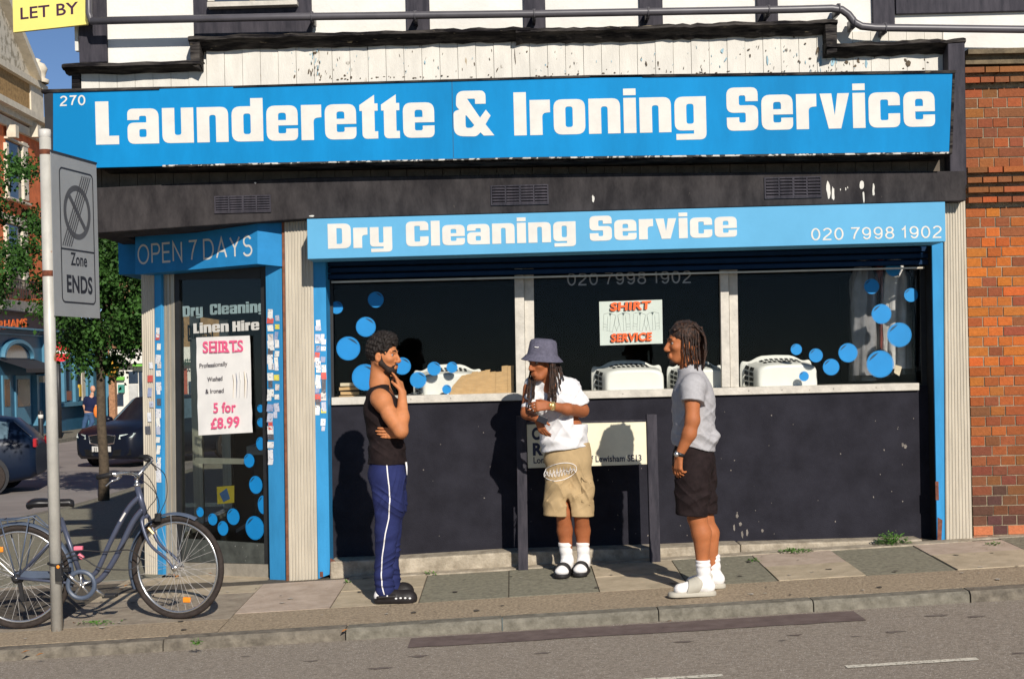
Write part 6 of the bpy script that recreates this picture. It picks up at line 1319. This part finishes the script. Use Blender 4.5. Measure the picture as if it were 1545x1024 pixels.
# ---------------------------------------------------------------- street tree
M['bark'] = mat('grey_brown_bark', (.075,.055,.035), .9, .3, 14, bump=.8, bscale=30)
M['leaf'] = mat('green_tree_leaf', (.030,.078,.013), .6, .55, 2.5, spec=.2)
tb = Vector((-6.95, 13.3, G(-6.95, 13.3))); D24 = 13.3
tr = thing('street_tree', 'young leafy street tree with thin trunk by the kerb behind the bicycle', 'tree', tb)
q = lambda px, py, dy=0.0: P(px, py, D24 + dy)
mb = MB(); mb.tube([tb - UP*.05, q(157,700), q(153,640), q(152,590), q(151,545), q(148,480), q(140,400)], [.10,.085,.078,.072,.066,.05,.03], 12)
for a, b, c_ in (((151,540),(180,500),(205,440)),((150,520),(120,480),(80,430)),((149,490),(170,440),(185,390)),((147,470),(110,400),(60,330)),((145,450),(140,380),(130,320))): mb.tube([q(*a), q(*b, .3), q(*c_, -.2)], [.04,.028,.014], 8)
mb.build('trunk', M['bark'], tr, smooth=True)
rt = random.Random(77); npr = np.random.RandomState(4); vs = []; fs = []
clumps = []
for i in range(190):
    px = rt.uniform(-30, 238); py = rt.uniform(225, 565)
    # outline of the crown: broad below, thinner ragged top-left
    cx_, cy_ = 128, 445; e = ((px-cx_)/118)**2 + ((py-cy_)/118)**2
    if py > 545 and not (100 < px < 215): continue
    if e > 1.0:
        if not (px < 75 and 225 < py < 480 and rt.random() < .42): continue
    if px < 60 and py > 462: continue
    if 50 < px < 124 and py > 474: continue
    if px < 62 and rt.random() < .35: continue
    clumps.append((q(px, py, rt.uniform(-1.1, 1.1)), rt.uniform(.16, .30)))
for i in range(5): clumps.append((q(rt.uniform(-10, 60), rt.uniform(250, 440), rt.uniform(-.9, .9)), rt.uniform(.12, .22)))
for i in range(50): clumps.append((q(rt.uniform(100, 232), rt.uniform(350, 520), rt.uniform(-.9, .9)), rt.uniform(.2, .3)))
for c, r_ in clumps:
    for k in range(int(210*r_/.24)):
        p = c + Vector(npr.normal(size=3))*r_*.55; L = rt.uniform(.045, .09); d = Vector(npr.normal(size=3)).normalized(); d.z -= .25; s_ = d.cross(Vector(npr.normal(size=3))).normalized()*L*.42; n = len(vs); nn = d.cross(s_).normalized()*L*.12
        vs += [p, p + d*L*.5 + s_ + nn, p + d*L, p + d*L*.5 - s_ + nn]; fs.append((n, n+1, n+2)); fs.append((n, n+2, n+3))
mb = MB(); mb.add(vs, fs); mb.build('crown', M['leaf'], tr, fix=False)
# ---------------------------------------------------------------- cars
def car(name, label, loc, yaw, paint, st, roof_i, wheel_x, wr, rear=False):
    o = thing(name, label, 'car', loc, 'cars in the side street'); o.rotation_euler.z = 0
    Mx = Matrix.Rotation(yaw, 3, 'Z'); T = lambda v: Vector(loc) + Mx @ Vector(v)
    rings = []
    for x, hw, zl_, zb_, zt_, tw in st:
        rings.append([(x,0,zl_),(x,hw*.86,zl_),(x,hw*.97,zl_+.10),(x,hw,zl_+.32*(zb_-zl_)+.05),(x,hw*.995,zb_-.12),(x,hw*.955,zb_),(x,tw,zt_-.05),(x,tw*.80,zt_),(x,0,zt_+.015)])
    full = [[p for p in r_] + [(p[0],-p[1],p[2]) for p in r_[-2:0:-1]] for r_ in rings]; n = len(full[0]); mb = MB()
    vs = [T(p) for r_ in full for p in r_]; fs = [(i*n+k, i*n+(k+1) % n, (i+1)*n+(k+1) % n, (i+1)*n+k) for i in range(len(full)-1) for k in range(n)] + [tuple(range(n)), tuple(range(len(full)*n-1, (len(full)-1)*n-1, -1))]
    mb.add(vs, fs); body = mb.build('body', paint, o, smooth=True, bevel=0)
    for p_ in body.data.polygons: p_.use_smooth = len(p_.vertices) == 4
    def inset(nm, A, B_, C_, D_, m, parent=None, s0=.06, out=.012):
        c = (A+B_+C_+D_)/4; nr = (B_-A).cross(D_-A).normalized(); cen = T((0,0,.8)); nr = nr if nr.dot(c-cen) > 0 else -nr; mb = MB(); mb.prism([p.lerp(c, s0) + nr*out for p in (A, B_, C_, D_)], -nr*.006); return mb.build(nm, m, parent or o)
    gl = mat('car_glass', (.09,.14,.17), .08, .3, 2, spec=.8)  # base colour lightened to stand in for reflected sky
    for i0, nm in roof_i:
        for sgn in ((1, -1) if nm == 'side_window' else (0,)):
            if nm == 'side_window':
                g_ = lambda r_, k: T((rings[r_][k][0], rings[r_][k][1]*sgn, rings[r_][k][2])); inset('side_window', g_(i0,5), g_(i0+1,5), g_(i0+1,6), g_(i0,6), gl, s0=.10)
            else:
                a_, b_ = rings[i0], rings[i0+1]; A_ = lambda r_, k, s_: T((r_[k][0], r_[k][1]*s_*.96, r_[k][2])); inset(nm, A_(a_,6,1), A_(a_,6,-1), A_(b_,6,-1), A_(b_,6,1), gl, s0=.05, out=.03)
    tyre = M['rubber']; ri = mat('alloy_rim', (.25,.25,.26), .35, .1, 10, metal=.7)
    for x in wheel_x:
        for sgn in (1, -1):
            hw = .93; c = T((x, sgn*(hw-.09), wr)); ax = Mx @ Vector((0,1,0)); mb = MB(); mb.torus(c, wr-.10, .10, ax, 32, 10); w_ = mb.build('wheel', tyre, o, smooth=True)
            mb = MB(); mb.tube([c + ax*sgn*.02, c + ax*sgn*.07], wr-.13, 24, 0); mb.build('rim', ri, w_)
            mb = MB(); cc = T((x, sgn*(hw+.004), wr+.03)); e1 = Mx @ Vector((1,0,0)); mb.disc(cc, e1*(wr+.06), UP*(wr+.06), 28); ar = mb.build('wheel_arch', M['metal_black'], o, fix=False); 
            mb = MB(); mb.torus(T((x, sgn*(hw+.012), wr)), wr-.09, .085, ax, 32, 8, flat=.15); mb.build('tyre_wall', tyre, w_, smooth=True)
            mb = MB(); 
            for k in range(5):
                a_ = 2*math.pi*k/5; mb.tube([T((x, sgn*(hw+.018), wr)), T((x + math.cos(a_)*(wr-.13), sgn*(hw+.018), wr + math.sin(a_)*(wr-.13)))], .028, 6)
            mb.build('rim_spokes', ri, w_)
    return o, T, Mx
M['paint_blue'] = mat('dark_blue_car_paint', (.004,.006,.014), .35, .05, 3, spec=.3, coat=.05); M['paint_dark'] = mat('very_dark_blue_car_paint', (.004,.010,.026), .35, .05, 3, spec=.25, coat=.05)
st = [(2.34,.72,.30,.72,.78,.62),(2.25,.86,.22,.84,.90,.70),(2.0,.93,.20,.95,1.00,.78),(1.5,.94,.20,1.00,1.07,.82),(1.05,.945,.20,1.06,1.12,.80),(.38,.945,.20,1.08,1.66,.66),(-1.0,.945,.20,1.10,1.68,.64),(-1.75,.93,.22,1.10,1.58,.62),(-2.2,.88,.32,1.05,1.15,.70),(-2.3,.82,.40,.90,.98,.66)]
cl = P(186, 699, 24.4); cl.z = G(cl.x, 24.4) - .1
c1, T1, R1 = car('parked_car', 'dark blue sport utility car facing the camera with twin kidney grille', (cl.x + .72, 25.6, GR(cl.x, 25)), R(-90 - 24), M['paint_blue'], st, [(4,'windscreen'),(7,'rear_window'),(5,'side_window'),(6,'side_window')], (1.45,-1.35), .36)
def face(nm, pts, m, par, th=.012, T=T1, push=1.0):
    mb = MB(); v = [T(p) for p in pts]; d = (T((.02,0,0)) - T((0,0,0))); mb.prism([p + d*.6*push for p in v], -d*(th/.02)*push, 0); return mb.build(nm, m, par, bevel=0)
hl = mat('headlight_lens', (.55,.62,.58), .15, .2, 20, spec=.8); kg = mat('black_grille', (.01,.01,.01), .3, .2, 40)
for s_ in (1, -1):
    face('headlight', [(2.27,s_*.50,.70),(2.20,s_*.84,.74),(2.13,s_*.86,.84),(2.26,s_*.52,.80)], hl, c1, push=7); k_ = face('grille', [(2.345,s_*.05,.56),(2.335,s_*.36,.60),(2.325,s_*.40,.78),(2.34,s_*.05,.82)], kg, c1)
    mb = MB(); mb.tube([T1(p) + (T1((.025,0,0))-T1((0,0,0))) for p in [(2.345,s_*.05,.56),(2.335,s_*.36,.60),(2.325,s_*.40,.78),(2.34,s_*.05,.82),(2.345,s_*.05,.56)]], .012, 6); mb.build('grille_surround', M['chrome'], k_)
    face('air_intake', [(2.33,s_*.30,.30),(2.25,s_*.80,.32),(2.25,s_*.80,.48),(2.33,s_*.36,.44)], kg, c1, push=4)
    mb = MB(); c = T1((.85, s_*1.05, 1.12)); mb.ball(c, (.12,.12,.08), 12, 8); mb.build('wing_mirror', M['paint_blue'], c1, smooth=True)
npl = face('number_plate', [(2.38,-.28,.40),(2.38,.28,.40),(2.38,.28,.53),(2.38,-.28,.53)], M['letter'], c1, .02)
mb = MB(); dd = (T1((.035,0,0)) - T1((0,0,0))); lay(mb, font_word('J1 DXP', .02), T1((2.38,-.21,.425)) + dd, T1((2.38,.21,.425)) + dd, UP, .08, depth=.001); mb.build('plate_lettering', M['metal_black'], npl)
mb = MB(); mb.tube([T1((2.30,0,.865)), T1((2.325,0,.875))], .042, 16); mb.build('badge', M['chrome'], c1)
mb = MB(); mb.box(0,0,0,0,0,0); mb = MB(); c = T1((.55,.3,1.30))
st2 = [(2.2,.74,.28,.70,.76,.6),(2.0,.88,.20,.88,.93,.74),(1.4,.9,.2,.95,1.0,.78),(.85,.91,.2,1.0,1.05,.76),(.1,.91,.2,1.0,1.50,.60),(-1.0,.91,.2,1.02,1.53,.60),(-1.7,.90,.22,1.04,1.42,.58),(-2.05,.86,.28,1.04,1.10,.66),(-2.16,.80,.36,.86,.92,.62)]
cr_ = P(62, 735, 16.4)
c2, T2, R2 = car('parked_car', 'dark blue hatchback cut off by the left edge, rear light beside the pole', (cr_.x - 2.42, 17.0, GR(cr_.x, 17.0)), R(180 + 10), M['paint_dark'], st2, [(3,'windscreen'),(6,'rear_window'),(4,'side_window'),(5,'side_window')], (1.3,-1.3), .33)
tl_ = mat('red_tail_lamp', (.35,.015,.02), .2, .1, 20)
for s_ in (1, -1): mb = MB(); mb.obox(T2((-2.12, s_*.62, .88)), R2 @ Vector((-.07,0,0)), R2 @ Vector((0, s_*.24, 0)), (0,0,.17)); mb.build('tail_light', tl_, c2, bevel=.02)
# ---------------------------------------------------------------- red brick pub along the far side street
XB = -17.6
pub = thing('corner_pub', 'red brick building with ornate white gable and blue pub frontage', 'pub', (XB, 40, -.47))
M['pubbrick'] = mat('far_red_brick', (.62,.16,.055), .9, .18, 3, bump=.2); M['stone'] = mat('pale_stone', (.62,.55,.43), .85, .12, 4, bump=.3, bscale=12); M['buff'] = mat('buff_brick', (.34,.21,.085), .9, .3, 8)
M['pubblue'] = mat('pub_blue_paint', (.022,.10,.175), .5, .08, 3); M['pubblue_lt'] = mat('pub_light_blue_paint', (.07,.20,.29), .5, .08, 3); M['wglass'] = mat('dark_pane', (.03,.045,.07), .15, .2, 3, spec=.6)
def wy(px, py): return W(px, py, XB)
def fbox(mb, px0, py0, px1, py1, d0, d1, m=0):     # box on the pub face; d = distance out from the face (+X)
    a = wy(px0, (py0+py1)/2); b = wy(px1, (py0+py1)/2); c = wy((px0+px1)/2, py0); e = wy((px0+px1)/2, py1)
    mb.box(XB + d0, XB + d1, a.y, b.y, e.z, c.z, m)
yE = wy(66, 300).y; zR = wy(60, 190).z
mb = MB(); mb.box(XB-9, XB, 22, yE, -.6, zR); mb.build('wall', M['pubbrick'], pub)
mb = MB(); zc_ = wy(30, 200).z
mb.box(XB-.1, XB+.25, 22, yE + .1, wy(60, 187).z - .35, wy(60,187).z, 0); mb.box(XB, XB+.14, 22, yE, wy(60,212).z-.1, wy(60,190).z-.36, 0); mb.box(XB, XB+.5, 22, yE+.2, wy(60,189).z-.1, wy(60,189).z+.12, 0)
mb.box(XB-.3, XB+.08, yE-1.4, yE, wy(60,187).z, wy(60,137).z, 0); mb.box(XB-.35, XB+.2, 22, yE + .2, wy(60,137).z, wy(60,137).z+.22, 0)
mb.build('cornice', M['stone'], pub)
mb = MB(); mb.box(XB-.3, XB+.02, 22, yE-1.4, wy(60,187).z, wy(60,137).z, 0); mb.build('parapet', M['buff'], pub)
mb = MB(); zg = wy(60,137).z + .22; yg = yE - 1.0; p0, p1, p2 = Vector((XB, yg, zg)), Vector((XB, yg-14, zg)), Vector((XB, yg - 7, zg + 4.6))
mb.prism([p0, p1, p2], (-.4,0,0)); gb = mb.build('gable', mat('carved_gable_panel', (.30,.26,.19), .9, 0, 3.2, col2=(.62,.56,.45), bump=1.0, bscale=5, lo=.42, hi=.52), pub)
mb = MB(); d = (p2-p0).normalized(); mb.obox(p0 + Vector((.0,0,0)), (.35,0,0), p2-p0, (0,0,.28)); mb.obox(p1, (.35,0,0), p2-p1, (0,0,.28)); mb.build('gable_coping', M['stone'], gb)
mb = MB(); mb.lathe((XB, yE-.45, zg), [(.42,0),(.45,.12),(.30,.2),(.34,.4),(.40,.55),(.30,.72),(.12,.80),(.16,.88),(0,.95)], 14); mb.build('finial', M['stone'], pub, smooth=True)
mb = MB(); 
for px in (8, 42, 58): fbox(mb, px-2.5, 190, px+2.5, 208, .1, .42)
mb.build('bracket', M['stone'], pub)
def pwin(px0, px1, py0, py1):
    f = MB(); fbox(f, px0-2, py0-3, px1+2, py0, 0, .14); fbox(f, px0-2, py0+.1, px0+1.2, py1, 0, .12); fbox(f, px1-5, py0+.1, px1+2, py1, 0, .12); fbox(f, px0-3, py1+.1, px1+3, py1+3, 0, .22); fbox(f, px0+1.3, (py0+py1)/2-1, px1-5.1, (py0+py1)/2+1, .02, .06); w_ = f.build('window', M['stone'], pub)
    g_ = MB(); fbox(g_, px0+1.2, py0, px1-5, py1, -.05, .015); g_.build('pane', M['wglass'], w_)
pwin(8, 36, 216, 302); pwin(8, 36, 340, 432)
mb = MB(); fbox(mb, -60, 452, 70, 472, 0, .3); fbox(mb, -60, 322, 70, 330, 0, .12); mb.build('string_course', M['stone'], pub)
mb = MB(); 
for k in range(26): fbox(mb, -20 + k*2.6, 425, -19.3 + k*2.6, 451, .5, .53)
fbox(mb, -20, 423, 48, 425, .48, .56); mb.build('balcony_rail', M['metal_black'], pub)
# pub ground floor
yP = wy(166, 560).y; mb = MB(); mb.box(XB-9, XB+.10, 22, yP, -.6, wy(60,474).z); mb.build('shopfront', M['pubblue'], pub)
mb = MB(); fbox(mb, -60, 476, 165, 497, .1, .32); fbox(mb, -60, 474, 165, 475.8, .1, .4); fs_ = mb.build('fascia', mat('dark_fascia', (.012,.012,.03), .5), pub)
mb = MB(); fbox(mb, -60, 497.3, 165, 500, .1, .42); fbox(mb, -60, 506, 165, 508, .1, .2); mb.build('moulding', M['pubblue_lt'], pub)
mb = MB(); lay(mb, font_word('WETHERHAMS', .03), W(-55, 502.5, XB+.325), W(41, 492.5, XB+.325), UP, .30, depth=.01); mb.build('lettering', mat('orange_fascia_letters', (.85,.16,.03), .5), fs_)
mb = MB(); a = wy(-2, 538); b = wy(40, 538); yc_ = (a.y+b.y)/2; r_ = (b.y-a.y)/2; n = 20; zz = wy(20, 540).z; hz = wy(20, 517).z - zz
mb.prism([Vector((XB+.14, yc_ + math.cos(math.pi*i/n)*r_, zz + math.sin(math.pi*i/n)*hz)) for i in range(n+1)], (-.05,0,0)); fw = mb.build('window', M['wglass'], pub)
mb = MB(); mb.tube([Vector((XB+.16, yc_ + math.cos(math.pi*i/n)*r_*1.06, zz + math.sin(math.pi*i/n)*hz*1.08)) for i in range(n+1)], .12, 6); mb.build('frame', M['pubblue_lt'], fw)
mb = MB(); a = wy(-10, 545); b = wy(49, 545); mb.add([(XB+.1,a.y,wy(20,542).z),(XB+.1,b.y,wy(20,542).z),(XB+1.1,b.y,wy(20,557).z),(XB+1.1,a.y,wy(20,557).z),(XB+1.1,b.y,wy(20,563).z),(XB+1.1,a.y,wy(20,563).z),(XB+.1,b.y,wy(20,566).z)], [(0,1,2,3),(3,2,4,5),(1,6,4,2)]); mb.build('awning', mat('black_awning', (.03,.03,.035), .7), pub)
for px0, px1 in ((-2,9.5),(17.5,40)):
    mb = MB(); fbox(mb, px0, 566, px1, 641, .1, .16); dr = mb.build('door', M['pubblue_lt'], pub); mb = MB(); fbox(mb, px0+2, 572, px1-2, 613, .16, .18); mb.build('pane', mat('brown_lit_pane', (.10,.05,.02), .2, .4, 1), dr)
mb = MB(); fbox(mb, 44, 566, 47, 642, .1, .3); fbox(mb, 60, 505, 63, 642, .1, .3); fbox(mb, 128, 500, 140, 650, .1, .35); fbox(mb, 156, 500, 166, 650, .1, .35); mb.build('pilaster', M['pubblue_lt'], pub)
mb = MB(); fbox(mb, 84, 536, 127, 606, .08, .13); pw = mb.build('window', M['wglass'], pub); mb = MB()
for px in (87, 104, 123): fbox(mb, px, 534, px+3, 606, .1, .25)
fbox(mb, 84, 530, 127, 535, .1, .22); fbox(mb, 84, 555, 127, 557, .12, .18); fbox(mb, 80, 606, 128, 612, .1, .4); mb.build('frame', M['pubblue_lt'], pw)
mb = MB(); fbox(mb, 118, 560, 123, 604, .13, .16, 0); fbox(mb, 108, 585, 113, 604, .13, .17, 1); fbox(mb, 113.5, 580, 117, 598, .13, .17, 2); fbox(mb, 91, 590, 102, 604, .13, .16, 3); mb.build('window_display', [M['stone'], M['pubblue_lt'], mat('yellow_display', (.7,.45,.05), .6), mat('red_display', (.25,.10,.07), .7)], pub)
mb = MB(); fbox(mb, 84, 614, 127, 648, .1, .14); fbox(mb, 142, 545, 154, 648, .08, .12); mb.build('dado_panel', M['pubblue'], pub)
mb = MB(); fbox(mb, 53, 567, 56, 577, .1, .3); mb.build('wall_light', M['stone'], pub)
# convenience shop facing us beyond the pub
YS = 47.0; cs = thing('corner_shop', 'white fronted convenience shop with brown brick above, beyond the pub', 'shop', P(230, 645, YS)); pz = lambda px, py: P(px, py, YS)
def sbox(mb, px0, py0, px1, py1, d0, d1, m=0): mb.box(pz(px0,(py0+py1)/2).x, pz(px1,(py0+py1)/2).x, YS - d1, YS - d0, pz((px0+px1)/2,py1).z, pz((px0+px1)/2,py0).z, m)
M['shopw'] = mat('white_shop_paint', (.66,.64,.58), .7, .06, 3)
mb = MB(); mb.box(pz(167,600).x, pz(520,600).x, YS, YS+8, -.6, pz(200,400).z); mb.build('wall', mat('brown_brick', (.24,.15,.07), .9, .25, 6), cs)
mb = MB(); sbox(mb, 168, 518, 177, 645, 0, .4); mb.build('pillar', mat('red_brown_brick_pillar', (.33,.17,.09), .9, .35, 10), cs)
mb = MB(); sbox(mb, 170, 522, 520, 545, 0, .5); fa = mb.build('fascia', M['shopw'], cs)
mb = MB(); lay(mb, font_word('Costcutter', .02), P(268, 551, YS-.505) , P(306, 550, YS-.505), UP, .36, depth=.01); mb.build('lettering', mat('dark_green_letters', (.03,.07,.05), .5), fa)
mb = MB(); sbox(mb, 177, 546, 520, 650, 0, .06); mb.build('shopfront', M['shopw'], cs)
mb = MB(); sbox(mb, 178, 568, 189, 573, .06, .25, 0); sbox(mb, 180, 580, 189, 592, .06, .2, 1); sbox(mb, 178, 594, 187, 612, .06, .1, 2); sbox(mb, 195, 560, 209, 578, .06, .1, 2); sbox(mb, 211, 560, 216, 640, .06, .1, 2); sbox(mb, 205, 549, 250, 552, .06, .5, 0); sbox(mb, 196, 580, 209, 640, .06, .12, 3); sbox(mb, 225, 560, 268, 650, .06, .1, 2); sbox(mb, 272, 556, 284, 640, .06, .14, 4); sbox(mb, 286, 575, 300, 640, .06, .12, 2); sbox(mb, 305, 556, 420, 640, .06, .1, 2)
mb.build('window_display', [mat('green_display', (.15,.45,.05), .6), mat('teal_display', (.05,.25,.2), .6), M['wglass'], mat('grey_display', (.45,.45,.43), .6), mat('brick_red_display', (.35,.08,.05), .6)], cs)
mb = MB(); mb.ball(pz(172.5,555) + Vector((0,-.6,0)), .35, 12, 8); lt = mb.build('wall_lamp', mat('amber_globe', (.75,.4,.05), .4), cs, smooth=True)
# no-entry sign, bollard, far walker
XN = P(90, 664, 38.0); ne = thing('no_entry_sign', 'round red no entry sign on a black post before the pub window', 'traffic sign', (XN.x, 38.0, GR(XN.x, 38) + .08)); yn2 = 38.0
mb = MB(); a = P(88.5, 664, yn2); b = P(88, 520, yn2); mb.tube([(XN.x, yn2, a.z), (XN.x, yn2, b.z)], .085, 12); mb.build('post', M['metal_black'], ne, smooth=True)
mb = MB(); c = P(91.2, 531, yn2 - .15); tl2 = Vector((.86,.5,0)); nn = Vector((.5,-.86,0)); mb.prism([c + tl2*.33*math.cos(2*math.pi*i/32) + UP*.33*math.sin(2*math.pi*i/32) for i in range(32)], -nn*.02); dsc = mb.build('disc', mat('red_sign_face', (.60,.02,.025), .4), ne)
mb = MB(); mb.prism([c + nn*.004 + tl2*x + UP*z for x, z in ((-.25,-.055),(.25,-.055),(.25,.055),(-.25,.055))], nn*.004); mb.build('bar', M['letter'], dsc)
c = P(62, 660, 36.0); bo = thing('bollard', 'black bollard with white band by the pub doors', 'bollard', (c.x, 36.0, c.z)); mb = MB(); tp = P(62, 619, 36.0).z; mb.lathe((c.x,36.0,c.z), [(.09,0),(.08,.1),(.075,tp-c.z-.05),(.05,tp-c.z),(0,tp-c.z+.01)], 16); mb.build('shaft', M['metal_black'], bo, smooth=True); mb = MB(); zb2 = P(62, 628, 36.0).z; mb.lathe((c.x,36.0,zb2), [(.078,-.06),(.084,-.058),(.084,.058),(.078,.06)], 16); mb.build('band', M['letter'], bo, smooth=True)
Y4 = 45.0; j = J(Y4); c = j(131, 647); p4 = thing('person', 'man in navy T-shirt and jeans with an orange bag walking away in the distance', 'person', (c[0], Y4, c[2]))
B = Vol(j(110, 652) - vec(0,.5,0), j(165, 575) + vec(0,.5,0), .022); B.ell(j(140,586.5), (.10,.11,.135), .02); B.cap(j(139,594), j(138,600), .07, .08); B.ell(j(136,608), (.22,.14,.28), .05); B.ell(j(134,621), (.18,.14,.15), .05)
for a, b, ra, rb in (((130,601),(127,612),.075,.06),((127,612),(128,619),.055,.04),((143,601),(145,612),.075,.06),((145,612),(144,619),.055,.045),((132,624),(128,636),.10,.08),((128,636),(126,646),.08,.06),((137,624),(139,636),.10,.08),((139,636),(135,646),.08,.06)): B.cap(j(*a), j(*b), ra, rb, .03)
B.mesh('body', M['skin_b'] if False else skin('fair_skin', (.55,.30,.20)), p4)
v = Vol(j(110, 652) - vec(0,.5,0), j(165, 575) + vec(0,.5,0), .022); v.ell(j(136,608), (.235,.155,.29), .05); v.ell(j(135,618), (.2,.15,.16), .05); v.cap(j(130,601), j(128,608), .095, .09); v.cap(j(143,601), j(144.5,608), .095, .09); v.cut(j(135,623), (0,0,-1)); v.mesh('t_shirt', cloth('navy_tee', (.012,.016,.05)), p4)
v = Vol(j(110, 652) - vec(0,.5,0), j(165, 575) + vec(0,.5,0), .022); v.ell(j(134.5,624), (.19,.15,.12), .04)
for a, b, ra, rb in (((132,626),(128,636),.115,.095),((128,636),(126,646),.095,.075),((137,626),(139,636),.115,.095),((139,636),(135,646),.095,.075)): v.cap(j(*a), j(*b), ra, rb, .03)
v.mesh('jeans', cloth('blue_jeans', (.045,.09,.18)), p4)
v = Vol(j(135, 640) - vec(0,.5,0), j(160, 600) + vec(0,.5,0), .022); v.ell(j(145.5,621,-.1), (.12,.09,.24), .03); bg_ = v.mesh('shoulder_bag', mat('orange_bag', (.75,.20,.03), .6), None); bg_.name = 'bag'; bg_.location = (0,0,0); tag(bg_, 'orange bag carried by the distant walking man', 'bag')
